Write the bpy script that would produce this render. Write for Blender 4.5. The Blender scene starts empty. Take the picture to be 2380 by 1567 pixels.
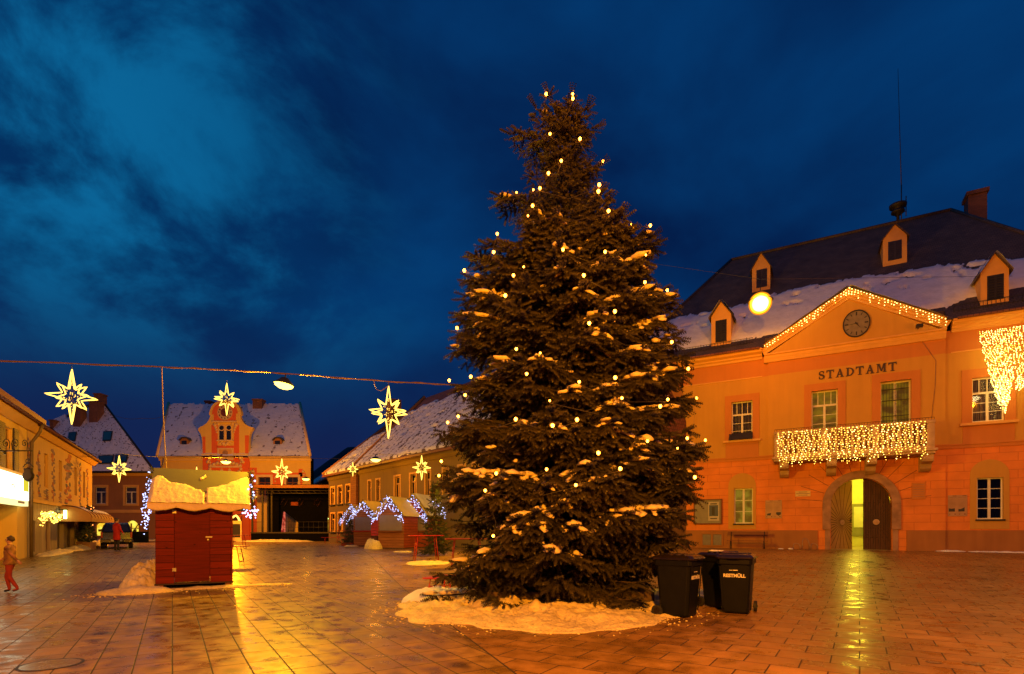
import bpy, bmesh, math, random
import numpy as np
from mathutils import Vector, Matrix

rnd = random.Random(7)
SC = bpy.context.scene
COL = SC.collection
R = math.radians

# ------------------------------------------------------------------ camera
FPX, CU, HV, EYE = 1244.0, 1190.0, 1233.0, 1.5      # focal length, centre, horizon of the 2380 px wide photograph; eye height
cam_d = bpy.data.cameras.new('camera'); cam = bpy.data.objects.new('camera', cam_d); COL.objects.link(cam)
cam.location = (0, 0, EYE); cam.rotation_euler = (R(90), 0, 0)
cam_d.sensor_width = 36; cam_d.lens = 36 * FPX / 2380.0
cam_d.shift_y = (HV - 783.5) / 2380.0
cam_d.clip_start = 0.1; cam_d.clip_end = 3000
SC.camera = cam
SC.render.engine = 'CYCLES'
SC.cycles.use_denoising = True
SC.cycles.max_bounces = 6; SC.cycles.diffuse_bounces = 3; SC.cycles.glossy_bounces = 3
SC.cycles.transmission_bounces = 3; SC.cycles.transparent_max_bounces = 6
SC.cycles.caustics_reflective = False; SC.cycles.caustics_refractive = False
SC.cycles.sample_clamp_indirect = 4.0
SC.cycles.use_light_tree = True
SC.view_settings.view_transform = 'Standard'; SC.view_settings.look = 'None'
SC.view_settings.exposure = 0.0; SC.view_settings.gamma = 1.0

# ------------------------------------------------------------------ sky
W = bpy.data.worlds.new('World'); SC.world = W; W.use_nodes = True
wt = W.node_tree; wt.nodes.clear()
def wn(t, **k):
    n = wt.nodes.new(t)
    for a, b in k.items(): setattr(n, a, b)
    return n
def build_world():
    L = wt.links.new
    out = wn('ShaderNodeOutputWorld'); bg = wn('ShaderNodeBackground'); bg.inputs['Strength'].default_value = 1.0
    tc = wn('ShaderNodeTexCoord')
    mp = wn('ShaderNodeMapping'); mp.inputs['Scale'].default_value = (1.0, 1.0, 1.7); mp.inputs['Rotation'].default_value = (0.0, 0.45, 0.3)
    mp.inputs['Location'].default_value = (8.8, 1.2, 6.1)
    L(tc.outputs['Generated'], mp.inputs['Vector'])
    n1 = wn('ShaderNodeTexNoise'); n1.inputs['Scale'].default_value = 3.2; n1.inputs['Detail'].default_value = 7; n1.inputs['Roughness'].default_value = 0.60
    n1.inputs['Distortion'].default_value = 0.35
    L(mp.outputs[0], n1.inputs['Vector'])
    n2 = wn('ShaderNodeTexNoise'); n2.inputs['Scale'].default_value = 2.3; n2.inputs['Detail'].default_value = 7; n2.inputs['Distortion'].default_value = 0.3
    L(mp.outputs[0], n2.inputs['Vector'])
    sx = wn('ShaderNodeSeparateXYZ'); L(tc.outputs['Generated'], sx.inputs[0])
    # the west (left) of the sky still holds the last light
    lf = wn('ShaderNodeMapRange'); lf.interpolation_type = 'SMOOTHSTEP'
    for i, v in ((1, -0.06), (2, -0.55), (3, 0.0), (4, 1.0)): lf.inputs[i].default_value = v
    L(sx.outputs[0], lf.inputs[0])
    r1 = wn('ShaderNodeMapRange'); r1.interpolation_type = 'SMOOTHSTEP'
    for i, v in ((1, 0.41), (2, 0.64), (3, 0.0), (4, 1.0)): r1.inputs[i].default_value = v
    L(n1.outputs['Fac'], r1.inputs[0])
    zr = wn('ShaderNodeMapRange'); zr.interpolation_type = 'SMOOTHSTEP'
    for i, v in ((1, 0.14), (2, 0.42), (3, 0.0), (4, 1.0)): zr.inputs[i].default_value = v
    L(sx.outputs[2], zr.inputs[0])
    m1 = wn('ShaderNodeMath', operation='MULTIPLY'); L(lf.outputs[0], m1.inputs[0]); L(r1.outputs[0], m1.inputs[1])
    m2 = wn('ShaderNodeMath', operation='MULTIPLY'); L(m1.outputs[0], m2.inputs[0]); L(zr.outputs[0], m2.inputs[1])
    base = wn('ShaderNodeMix', data_type='RGBA')          # dark / less dark blue
    base.inputs[6].default_value = (0.0010, 0.0125, 0.066, 1); base.inputs[7].default_value = (0.0010, 0.040, 0.155, 1)
    r2 = wn('ShaderNodeMapRange')
    for i, v in ((1, 0.38), (2, 0.64), (3, 0.0), (4, 1.0)): r2.inputs[i].default_value = v
    L(n2.outputs['Fac'], r2.inputs[0]); L(r2.outputs[0], base.inputs[0])
    lft = wn('ShaderNodeMix', data_type='RGBA'); lft.inputs[7].default_value = (0.0008, 0.026, 0.105, 1)
    ml = wn('ShaderNodeMath', operation='MULTIPLY'); L(lf.outputs[0], ml.inputs[0]); ml.inputs[1].default_value = 0.75
    L(ml.outputs[0], lft.inputs[0]); L(base.outputs[2], lft.inputs[6])
    cl = wn('ShaderNodeMix', data_type='RGBA'); cl.inputs[7].default_value = (0.003, 0.128, 0.31, 1)
    L(m2.outputs[0], cl.inputs[0]); L(lft.outputs[2], cl.inputs[6])
    hz = wn('ShaderNodeMix', data_type='RGBA'); hz.inputs[6].default_value = (0.0060, 0.0115, 0.068, 1)
    hr = wn('ShaderNodeMapRange'); hr.interpolation_type = 'SMOOTHSTEP'
    for i, v in ((1, 0.02), (2, 0.40), (3, 0.0), (4, 1.0)): hr.inputs[i].default_value = v
    L(sx.outputs[2], hr.inputs[0]); L(hr.outputs[0], hz.inputs[0]); L(cl.outputs[2], hz.inputs[7])
    # a trace of the real twilight sky (sun well below the skyline)
    sky = wn('ShaderNodeTexSky'); sky.sky_type = 'NISHITA'; sky.sun_disc = False
    sky.sun_elevation = R(-4); sky.sun_rotation = R(-60)
    ad = wn('ShaderNodeMix', data_type='RGBA', blend_type='ADD'); ad.inputs[0].default_value = 0.012
    L(hz.outputs[2], ad.inputs[6]); L(sky.outputs[0], ad.inputs[7])
    L(ad.outputs[2], bg.inputs[0]); L(bg.outputs[0], out.inputs[0])
build_world()

# ------------------------------------------------------------------ sight helpers
def zg(y):
    """height of the square at distance y: it rises gently away from the camera"""
    t = max(0.0, min(1.0, (y - 11.0) / 16.0))
    return 0.45 * t * t * (3 - 2 * t)
def pt(u, Y): return ((u - CU) * Y / FPX, Y)
def P3(u, v, Y): return Vector(((u - CU) * Y / FPX, Y, EYE + (HV - v) * Y / FPX))
def GY(v):
    a, b = 4.0, 120.0
    for _ in range(40):
        m = (a + b) / 2
        if HV + FPX * (EYE - zg(m)) / m > v: a = m
        else: b = m
    return a
class Frame:
    """a wall line: local x along the wall, y into the building, z up"""
    def __init__(s, o, ang): s.o = o; s.a = ang; s.d = (math.cos(ang), math.sin(ang)); s.n = (-s.d[1], s.d[0])
    @staticmethod
    def thru(a, b): return Frame(a, math.atan2(b[1] - a[1], b[0] - a[0]))
    def sy(s, u, t=0.0):
        k = (u - CU) / FPX; ox = s.o[0] + t * s.n[0]; oy = s.o[1] + t * s.n[1]
        q = (k * oy - ox) / (s.d[0] - k * s.d[1]); return q, oy + q * s.d[1]
    def x(s, u, t=0.0): return s.sy(u, t)[0]
    def z(s, u, v, t=0.0): return EYE + (HV - v) * s.sy(u, t)[1] / FPX
    def xz(s, u, v, t=0.0): return (s.x(u, t), s.z(u, v, t))
    def slope(s, u, v, t0, z0, m):
        """local (x, y, z) where the sight line meets the roof plane z = z0 + m (t - t0)"""
        k = (u - CU) / FPX; w = (HV - v) / FPX
        a = k * s.n[0] + s.n[1]; b = s.o[0] * s.n[0] + s.o[1] * s.n[1]      # t = a Y - b
        Y = (z0 - m * t0 - m * b - EYE) / (w - m * a); t = a * Y - b
        return ((k * Y - s.o[0]) * s.d[0] + (Y - s.o[1]) * s.d[1], t, EYE + w * Y)
    def world(s, x, y, z): return Vector((s.o[0] + x * s.d[0] + y * s.n[0], s.o[1] + x * s.d[1] + y * s.n[1], z))

# ------------------------------------------------------------------ materials
MATS = {}
def _new(name):
    m = bpy.data.materials.new(name); m.use_nodes = True; nt = m.node_tree; nt.nodes.clear(); MATS[name] = m
    out = nt.nodes.new('ShaderNodeOutputMaterial'); b = nt.nodes.new('ShaderNodeBsdfPrincipled'); nt.links.new(b.outputs[0], out.inputs[0])
    return m, nt, b
def _c(c): return (c[0], c[1], c[2], 1)
def mat(name, col, rough=0.7, metal=0.0, noise=0.15, nscale=3.0, bump=0.0, bscale=20.0, spec=0.5, rvar=0.0, streak=0.0):
    m, nt, b = _new(name); L = nt.links.new
    tc = nt.nodes.new('ShaderNodeTexCoord')
    n = nt.nodes.new('ShaderNodeTexNoise'); n.inputs['Scale'].default_value = nscale; n.inputs['Detail'].default_value = 6; L(tc.outputs['Object'], n.inputs['Vector'])
    fac = n.outputs['Fac']
    if streak:
        mp = nt.nodes.new('ShaderNodeMapping'); mp.inputs['Scale'].default_value = (2.2, 2.2, 0.22); L(tc.outputs['Object'], mp.inputs['Vector'])
        n3 = nt.nodes.new('ShaderNodeTexNoise'); n3.inputs['Scale'].default_value = 1.6; n3.inputs['Detail'].default_value = 5; L(mp.outputs[0], n3.inputs['Vector'])
        mm = nt.nodes.new('ShaderNodeMix'); mm.inputs[0].default_value = streak; L(n.outputs['Fac'], mm.inputs[2]); L(n3.outputs['Fac'], mm.inputs[3]); fac = mm.outputs[0]
    mr = nt.nodes.new('ShaderNodeMapRange')
    for i, v in ((1, 0.3), (2, 0.7), (3, 1 - noise), (4, 1 + noise * 0.6)): mr.inputs[i].default_value = v
    L(fac, mr.inputs[0])
    mx = nt.nodes.new('ShaderNodeVectorMath'); mx.operation = 'SCALE'; mx.inputs[0].default_value = col[:3]; L(mr.outputs[0], mx.inputs['Scale'])
    L(mx.outputs[0], b.inputs['Base Color'])
    b.inputs['Roughness'].default_value = rough; b.inputs['Metallic'].default_value = metal; b.inputs['Specular IOR Level'].default_value = spec
    if rvar:
        r2 = nt.nodes.new('ShaderNodeMapRange')
        for i, v in ((1, 0.3), (2, 0.7), (3, rough - rvar), (4, rough + rvar)): r2.inputs[i].default_value = v
        L(n.outputs['Fac'], r2.inputs[0]); L(r2.outputs[0], b.inputs['Roughness'])
    if bump:
        n2 = nt.nodes.new('ShaderNodeTexNoise'); n2.inputs['Scale'].default_value = bscale; n2.inputs['Detail'].default_value = 5; L(tc.outputs['Object'], n2.inputs['Vector'])
        bp = nt.nodes.new('ShaderNodeBump'); bp.inputs['Strength'].default_value = bump; bp.inputs['Distance'].default_value = 0.02
        L(n2.outputs['Fac'], bp.inputs['Height']); L(bp.outputs[0], b.inputs['Normal'])
    return m
def mat_brick(name, c1, c2, cm, w, h, mortar=0.012, rough=0.8, bump=0.5, offset=0.5, smooth=0.1, noise=0.2, shift=(0, 0)):
    m, nt, b = _new(name); L = nt.links.new
    tc = nt.nodes.new('ShaderNodeTexCoord'); mp = nt.nodes.new('ShaderNodeMapping'); mp.inputs['Location'].default_value = (shift[0], shift[1], 0)
    L(tc.outputs['UV'], mp.inputs['Vector'])
    br = nt.nodes.new('ShaderNodeTexBrick'); br.offset = offset
    br.inputs['Color1'].default_value = _c(c1); br.inputs['Color2'].default_value = _c(c2); br.inputs['Mortar'].default_value = _c(cm)
    br.inputs['Scale'].default_value = 1.0; br.inputs['Brick Width'].default_value = w; br.inputs['Row Height'].default_value = h
    br.inputs['Mortar Size'].default_value = mortar; br.inputs['Mortar Smooth'].default_value = smooth
    L(mp.outputs[0], br.inputs['Vector'])
    n = nt.nodes.new('ShaderNodeTexNoise'); n.inputs['Scale'].default_value = 1.4; n.inputs['Detail'].default_value = 7; L(tc.outputs['Object'], n.inputs['Vector'])
    mr = nt.nodes.new('ShaderNodeMapRange')
    for i, v in ((1, 0.3), (2, 0.7), (3, 1 - noise), (4, 1 + noise)): mr.inputs[i].default_value = v
    L(n.outputs['Fac'], mr.inputs[0])
    mx = nt.nodes.new('ShaderNodeVectorMath'); mx.operation = 'SCALE'; L(br.outputs['Color'], mx.inputs[0]); L(mr.outputs[0], mx.inputs['Scale']); L(mx.outputs[0], b.inputs['Base Color'])
    bp = nt.nodes.new('ShaderNodeBump'); bp.inputs['Strength'].default_value = bump; bp.inputs['Distance'].default_value = 0.02; bp.invert = True
    L(br.outputs['Fac'], bp.inputs['Height']); L(bp.outputs[0], b.inputs['Normal'])
    b.inputs['Roughness'].default_value = rough
    return m
def mat_emit(name, col, strength, sample=True):
    m = bpy.data.materials.new(name); m.use_nodes = True; nt = m.node_tree; nt.nodes.clear(); MATS[name] = m
    out = nt.nodes.new('ShaderNodeOutputMaterial'); e = nt.nodes.new('ShaderNodeEmission'); e.inputs[0].default_value = _c(col); e.inputs[1].default_value = strength
    nt.links.new(e.outputs[0], out.inputs[0])
    if not sample: m.cycles.emission_sampling = 'NONE'
    return m
def mat_litwin(name, c1, c2, strength, scale=3.0, stretch=(1, 1, 1)):
    """a lit room seen through glass: uneven glow"""
    m, nt, b = _new(name); L = nt.links.new
    tc = nt.nodes.new('ShaderNodeTexCoord'); mp = nt.nodes.new('ShaderNodeMapping'); mp.inputs['Scale'].default_value = stretch; L(tc.outputs['Object'], mp.inputs['Vector'])
    n = nt.nodes.new('ShaderNodeTexNoise'); n.inputs['Scale'].default_value = scale; n.inputs['Detail'].default_value = 4; L(mp.outputs[0], n.inputs['Vector'])
    mr = nt.nodes.new('ShaderNodeMapRange')
    for i, v in ((1, 0.38), (2, 0.62)): mr.inputs[i].default_value = v
    L(n.outputs['Fac'], mr.inputs[0])
    mx = nt.nodes.new('ShaderNodeMix'); mx.data_type = 'RGBA'; mx.inputs[6].default_value = _c(c1); mx.inputs[7].default_value = _c(c2); L(mr.outputs[0], mx.inputs[0])
    L(mx.outputs[2], b.inputs['Emission Color']); b.inputs['Emission Strength'].default_value = strength
    b.inputs['Base Color'].default_value = (0.05, 0.05, 0.04, 1); b.inputs['Roughness'].default_value = 0.15
    return m
def mat_snow(name, col=(0.82, 0.83, 0.86), dots=None, dirt=0.0, bump=0.6, bscale=9.0):
    m, nt, b = _new(name); L = nt.links.new
    tc = nt.nodes.new('ShaderNodeTexCoord')
    n = nt.nodes.new('ShaderNodeTexNoise'); n.inputs['Scale'].default_value = 2.5; n.inputs['Detail'].default_value = 8; L(tc.outputs['Object'], n.inputs['Vector'])
    cr = nt.nodes.new('ShaderNodeMix'); cr.data_type = 'RGBA'; cr.inputs[6].default_value = _c([c * (1 - 0.12 - dirt) for c in col]); cr.inputs[7].default_value = _c(col)
    mr = nt.nodes.new('ShaderNodeMapRange')
    for i, v in ((1, 0.35), (2, 0.6)): mr.inputs[i].default_value = v
    L(n.outputs['Fac'], mr.inputs[0]); L(mr.outputs[0], cr.inputs[0])
    last = cr.outputs[2]
    if dirt:
        nd = nt.nodes.new('ShaderNodeTexNoise'); nd.inputs['Scale'].default_value = 14; nd.inputs['Detail'].default_value = 8; L(tc.outputs['Object'], nd.inputs['Vector'])
        md = nt.nodes.new('ShaderNodeMapRange')
        for i, v in ((1, 0.56), (2, 0.70)): md.inputs[i].default_value = v
        L(nd.outputs['Fac'], md.inputs[0])
        mm = nt.nodes.new('ShaderNodeMath'); mm.operation = 'MULTIPLY'; mm.inputs[1].default_value = min(1, dirt * 3); L(md.outputs[0], mm.inputs[0])
        c2 = nt.nodes.new('ShaderNodeMix'); c2.data_type = 'RGBA'; c2.inputs[7].default_value = (0.12, 0.09, 0.06, 1); L(last, c2.inputs[6]); L(mm.outputs[0], c2.inputs[0]); last = c2.outputs[2]
    if dots:      # tiles and snow hooks poking through the snow in rows
        du, dv, rad = dots
        vo = nt.nodes.new('ShaderNodeTexVoronoi'); vo.inputs['Randomness'].default_value = 0.22; vo.inputs['Scale'].default_value = 1.0
        mp = nt.nodes.new('ShaderNodeMapping'); mp.inputs['Scale'].default_value = (1 / du, 1 / dv, 1); L(tc.outputs['UV'], mp.inputs['Vector']); L(mp.outputs[0], vo.inputs['Vector'])
        try: vo.voronoi_dimensions = '2D'
        except Exception: pass
        nn = nt.nodes.new('ShaderNodeTexNoise'); nn.inputs['Scale'].default_value = 0.9; nn.inputs['Detail'].default_value = 3; L(tc.outputs['Object'], nn.inputs['Vector'])
        mn = nt.nodes.new('ShaderNodeMapRange')
        for i, v in ((1, 0.3), (2, 0.7), (3, rad * 0.3), (4, rad * 1.7)): mn.inputs[i].default_value = v
        L(nn.outputs['Fac'], mn.inputs[0])
        lt = nt.nodes.new('ShaderNodeMath'); lt.operation = 'LESS_THAN'; L(vo.outputs['Distance'], lt.inputs[0]); L(mn.outputs[0], lt.inputs[1])
        c3 = nt.nodes.new('ShaderNodeMix'); c3.data_type = 'RGBA'; c3.inputs[7].default_value = (0.12, 0.07, 0.05, 1); L(last, c3.inputs[6]); L(lt.outputs[0], c3.inputs[0]); last = c3.outputs[2]
    L(last, b.inputs['Base Color']); b.inputs['Roughness'].default_value = 0.55
    n2 = nt.nodes.new('ShaderNodeTexNoise'); n2.inputs['Scale'].default_value = bscale; n2.inputs['Detail'].default_value = 9; n2.inputs['Roughness'].default_value = 0.6; L(tc.outputs['Object'], n2.inputs['Vector'])
    bp = nt.nodes.new('ShaderNodeBump'); bp.inputs['Strength'].default_value = bump; bp.inputs['Distance'].default_value = 0.05
    L(n2.outputs['Fac'], bp.inputs['Height']); L(bp.outputs[0], b.inputs['Normal'])
    return m
def mat_planks(name, c1, c2, w=3.0, h=0.16, rough=0.6, vertical=False):
    m, nt, b = _new(name); L = nt.links.new
    tc = nt.nodes.new('ShaderNodeTexCoord'); mp = nt.nodes.new('ShaderNodeMapping'); L(tc.outputs['UV'], mp.inputs['Vector'])
    if vertical: mp.inputs['Rotation'].default_value = (0, 0, R(90))
    br = nt.nodes.new('ShaderNodeTexBrick'); br.offset = 0.37
    br.inputs['Color1'].default_value = _c(c1); br.inputs['Color2'].default_value = _c(c2); br.inputs['Mortar'].default_value = _c([c * 0.25 for c in c1])
    br.inputs['Scale'].default_value = 1.0; br.inputs['Brick Width'].default_value = w; br.inputs['Row Height'].default_value = h; br.inputs['Mortar Size'].default_value = 0.008
    L(mp.outputs[0], br.inputs['Vector'])
    m2 = nt.nodes.new('ShaderNodeMapping'); m2.inputs['Scale'].default_value = (1.5, 28, 1); L(mp.outputs[0], m2.inputs['Vector'])
    n = nt.nodes.new('ShaderNodeTexNoise'); n.inputs['Scale'].default_value = 1.0; n.inputs['Detail'].default_value = 6; n.inputs['Distortion'].default_value = 0.6; L(m2.outputs[0], n.inputs['Vector'])
    vo = nt.nodes.new('ShaderNodeTexVoronoi'); vo.inputs['Scale'].default_value = 3.2; m3 = nt.nodes.new('ShaderNodeMapping'); m3.inputs['Scale'].default_value = (1.0, 1.7, 1); L(mp.outputs[0], m3.inputs['Vector']); L(m3.outputs[0], vo.inputs['Vector'])
    kn = nt.nodes.new('ShaderNodeMapRange')
    for i, v in ((1, 0.05), (2, 0.11), (3, 0.35), (4, 1.0)): kn.inputs[i].default_value = v
    L(vo.outputs['Distance'], kn.inputs[0])
    mr = nt.nodes.new('ShaderNodeMapRange')
    for i, v in ((1, 0.3), (2, 0.7), (3, 0.70), (4, 1.2)): mr.inputs[i].default_value = v
    L(n.outputs['Fac'], mr.inputs[0])
    mu = nt.nodes.new('ShaderNodeMath'); mu.operation = 'MULTIPLY'; L(mr.outputs[0], mu.inputs[0]); L(kn.outputs[0], mu.inputs[1])
    mx = nt.nodes.new('ShaderNodeVectorMath'); mx.operation = 'SCALE'; L(br.outputs['Color'], mx.inputs[0]); L(mu.outputs[0], mx.inputs['Scale']); L(mx.outputs[0], b.inputs['Base Color'])
    bp = nt.nodes.new('ShaderNodeBump'); bp.inputs['Strength'].default_value = 0.5; bp.inputs['Distance'].default_value = 0.01; bp.invert = True
    L(br.outputs['Fac'], bp.inputs['Height']); L(bp.outputs[0], b.inputs['Normal'])
    b.inputs['Roughness'].default_value = rough; b.inputs['Specular IOR Level'].default_value = 0.12
    return m
def mat_paving():
    m, nt, b = _new('wet_paving'); L = nt.links.new; N = nt.nodes.new
    tc = N('ShaderNodeTexCoord')
    def brick(rot, w, h, off, c1, c2, loc=(0, 0, 0)):
        mp = N('ShaderNodeMapping'); mp.vector_type = 'TEXTURE'; mp.inputs['Rotation'].default_value = (0, 0, rot); mp.inputs['Location'].default_value = loc
        L(tc.outputs['Object'], mp.inputs['Vector'])
        br = N('ShaderNodeTexBrick'); br.offset = off; br.inputs['Scale'].default_value = 1
        br.inputs['Color1'].default_value = _c(c1); br.inputs['Color2'].default_value = _c(c2); br.inputs['Mortar'].default_value = (0.055, 0.045, 0.04, 1)
        br.inputs['Brick Width'].default_value = w; br.inputs['Row Height'].default_value = h; br.inputs['Mortar Size'].default_value = 0.009; br.inputs['Mortar Smooth'].default_value = 0.3
        L(mp.outputs[0], br.inputs['Vector']); return br
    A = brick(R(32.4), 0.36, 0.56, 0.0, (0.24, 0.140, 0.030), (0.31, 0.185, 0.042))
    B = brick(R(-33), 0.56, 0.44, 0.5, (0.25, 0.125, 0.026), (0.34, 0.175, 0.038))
    sx = N('ShaderNodeSeparateXYZ'); L(tc.outputs['Object'], sx.inputs[0])
    # zones meet along a straight joint that runs away to the left of the tree
    ma = N('ShaderNodeMath'); ma.operation = 'MULTIPLY_ADD'; ma.inputs[1].default_value = 0.35; ma.inputs[2].default_value = -2.0; L(sx.outputs[1], ma.inputs[0])
    mb = N('ShaderNodeMath'); mb.operation = 'ADD'; L(ma.outputs[0], mb.inputs[0]); L(sx.outputs[0], mb.inputs[1])
    zn = N('ShaderNodeMath'); zn.operation = 'GREATER_THAN'; zn.inputs[1].default_value = 0.0; L(mb.outputs[0], zn.inputs[0])
    ab = N('ShaderNodeMath'); ab.operation = 'ABSOLUTE'; L(mb.outputs[0], ab.inputs[0])
    cr = N('ShaderNodeMath'); cr.operation = 'LESS_THAN'; cr.inputs[1].default_value = 0.012; L(ab.outputs[0], cr.inputs[0])
    mc = N('ShaderNodeMix'); mc.data_type = 'RGBA'; L(zn.outputs[0], mc.inputs[0]); L(A.outputs['Color'], mc.inputs[6]); L(B.outputs['Color'], mc.inputs[7])
    mf = N('ShaderNodeMix'); L(zn.outputs[0], mf.inputs[0]); L(A.outputs['Fac'], mf.inputs[2]); L(B.outputs['Fac'], mf.inputs[3])
    mo = N('ShaderNodeMath'); mo.operation = 'MAXIMUM'; L(mf.outputs[0], mo.inputs[0]); L(cr.outputs[0], mo.inputs[1])
    # the damp keeps patches of slab dark; grit and worn spots
    n1 = N('ShaderNodeTexNoise'); n1.inputs['Scale'].default_value = 0.55; n1.inputs['Detail'].default_value = 7; n1.inputs['Roughness'].default_value = 0.62; L(tc.outputs['Object'], n1.inputs['Vector'])
    n2 = N('ShaderNodeTexNoise'); n2.inputs['Scale'].default_value = 3.4; n2.inputs['Detail'].default_value = 5; L(tc.outputs['Object'], n2.inputs['Vector'])
    n3 = N('ShaderNodeTexNoise'); n3.inputs['Scale'].default_value = 60; n3.inputs['Detail'].default_value = 3; L(tc.outputs['Object'], n3.inputs['Vector'])
    d1 = N('ShaderNodeMapRange')
    for i, v in ((1, 0.35), (2, 0.62), (3, 0.62), (4, 1.1)): d1.inputs[i].default_value = v
    L(n1.outputs['Fac'], d1.inputs[0])
    d2 = N('ShaderNodeMapRange')
    for i, v in ((1, 0.34), (2, 0.60), (3, 0.74), (4, 1.10)): d2.inputs[i].default_value = v
    L(n2.outputs['Fac'], d2.inputs[0])
    d3 = N('ShaderNodeMapRange')
    for i, v in ((1, 0.3), (2, 0.7), (3, 0.85), (4, 1.12)): d3.inputs[i].default_value = v
    L(n3.outputs['Fac'], d3.inputs[0])
    k1 = N('ShaderNodeMath'); k1.operation = 'MULTIPLY'; L(d1.outputs[0], k1.inputs[0]); L(d2.outputs[0], k1.inputs[1])
    # each slab of the stacked field is worn and damp towards its middle
    ma_ = N('ShaderNodeMapping'); ma_.vector_type = 'TEXTURE'; ma_.inputs['Rotation'].default_value = (0, 0, R(32.4)); L(tc.outputs['Object'], ma_.inputs['Vector'])
    dv = N('ShaderNodeVectorMath'); dv.operation = 'DIVIDE'; dv.inputs[1].default_value = (0.36, 0.56, 1); L(ma_.outputs[0], dv.inputs[0])
    fr = N('ShaderNodeVectorMath'); fr.operation = 'FRACTION'; L(dv.outputs[0], fr.inputs[0]); fl = N('ShaderNodeVectorMath'); fl.operation = 'FLOOR'; L(dv.outputs[0], fl.inputs[0])
    s1 = N('ShaderNodeVectorMath'); s1.operation = 'DISTANCE'; s1.inputs[1].default_value = (0.5, 0.5, 0); mz = N('ShaderNodeVectorMath'); mz.operation = 'MULTIPLY'; mz.inputs[1].default_value = (1, 1, 0); L(fr.outputs[0], mz.inputs[0])
    wob = N('ShaderNodeMath'); wob.operation = 'MULTIPLY_ADD'; wob.inputs[1].default_value = 0.5; L(mz.outputs[0], s1.inputs[0]); L(n2.outputs['Fac'], wob.inputs[0]); L(s1.outputs['Value'], wob.inputs[2])
    sp = N('ShaderNodeMapRange'); sp.interpolation_type = 'SMOOTHSTEP'
    for i, v in ((1, 0.36), (2, 0.66), (3, 1.0), (4, 0.0)): sp.inputs[i].default_value = v
    L(wob.outputs[0], sp.inputs[0]); wn_ = N('ShaderNodeTexWhiteNoise'); wn_.noise_dimensions = '2D'; L(fl.outputs[0], wn_.inputs['Vector'])
    wm = N('ShaderNodeMath'); wm.operation = 'POWER'; wm.inputs[1].default_value = 1.6; L(wn_.outputs['Value'], wm.inputs[0]); wp = N('ShaderNodeMath'); wp.operation = 'MULTIPLY'; L(wm.outputs[0], wp.inputs[0]); L(sp.outputs[0], wp.inputs[1])
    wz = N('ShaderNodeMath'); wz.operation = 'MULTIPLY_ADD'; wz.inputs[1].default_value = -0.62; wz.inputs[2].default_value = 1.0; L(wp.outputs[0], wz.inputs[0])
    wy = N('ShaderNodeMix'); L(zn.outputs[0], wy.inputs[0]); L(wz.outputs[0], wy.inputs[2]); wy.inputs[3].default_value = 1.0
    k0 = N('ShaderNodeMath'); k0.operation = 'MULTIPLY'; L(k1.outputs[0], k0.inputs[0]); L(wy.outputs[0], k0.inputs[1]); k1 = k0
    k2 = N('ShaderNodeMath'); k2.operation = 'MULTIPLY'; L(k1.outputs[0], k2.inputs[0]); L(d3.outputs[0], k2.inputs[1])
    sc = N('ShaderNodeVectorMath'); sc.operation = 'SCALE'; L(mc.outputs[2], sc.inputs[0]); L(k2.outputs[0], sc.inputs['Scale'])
    fin = N('ShaderNodeMix'); fin.data_type = 'RGBA'; L(mo.outputs[0], fin.inputs[0]); L(sc.outputs[0], fin.inputs[6]); fin.inputs[7].default_value = (0.03, 0.018, 0.01, 1)
    L(fin.outputs[2], b.inputs['Base Color'])
    rr = N('ShaderNodeMapRange')
    for i, v in ((1, 0.35), (2, 0.60), (3, 0.16), (4, 0.42)): rr.inputs[i].default_value = v
    L(n2.outputs['Fac'], rr.inputs[0])
    r2 = N('ShaderNodeMapRange')
    for i, v in ((1, 0.35), (2, 0.65), (3, 0.0), (4, 0.10)): r2.inputs[i].default_value = v
    L(n1.outputs['Fac'], r2.inputs[0])
    ra = N('ShaderNodeMath'); ra.operation = 'ADD'; L(rr.outputs[0], ra.inputs[0]); L(r2.outputs[0], ra.inputs[1])
    rb = N('ShaderNodeMath'); rb.operation = 'MAXIMUM'; L(ra.outputs[0], rb.inputs[0])
    rm = N('ShaderNodeMath'); rm.operation = 'MULTIPLY'; rm.inputs[1].default_value = 0.7; L(mo.outputs[0], rm.inputs[0]); L(rm.outputs[0], rb.inputs[1])
    L(rb.outputs[0], b.inputs['Roughness']); b.inputs['Specular IOR Level'].default_value = 0.38
    hb = N('ShaderNodeMath'); hb.operation = 'MULTIPLY_ADD'; hb.inputs[1].default_value = -1.0
    n4 = N('ShaderNodeTexNoise'); n4.inputs['Scale'].default_value = 1.9; n4.inputs['Detail'].default_value = 8; L(tc.outputs['Object'], n4.inputs['Vector'])
    L(mo.outputs[0], hb.inputs[0]); L(n4.outputs['Fac'], hb.inputs[2])
    bp = N('ShaderNodeBump'); bp.inputs['Strength'].default_value = 0.35; bp.inputs['Distance'].default_value = 0.012
    L(hb.outputs[0], bp.inputs['Height']); L(bp.outputs[0], b.inputs['Normal'])
    return m

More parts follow.
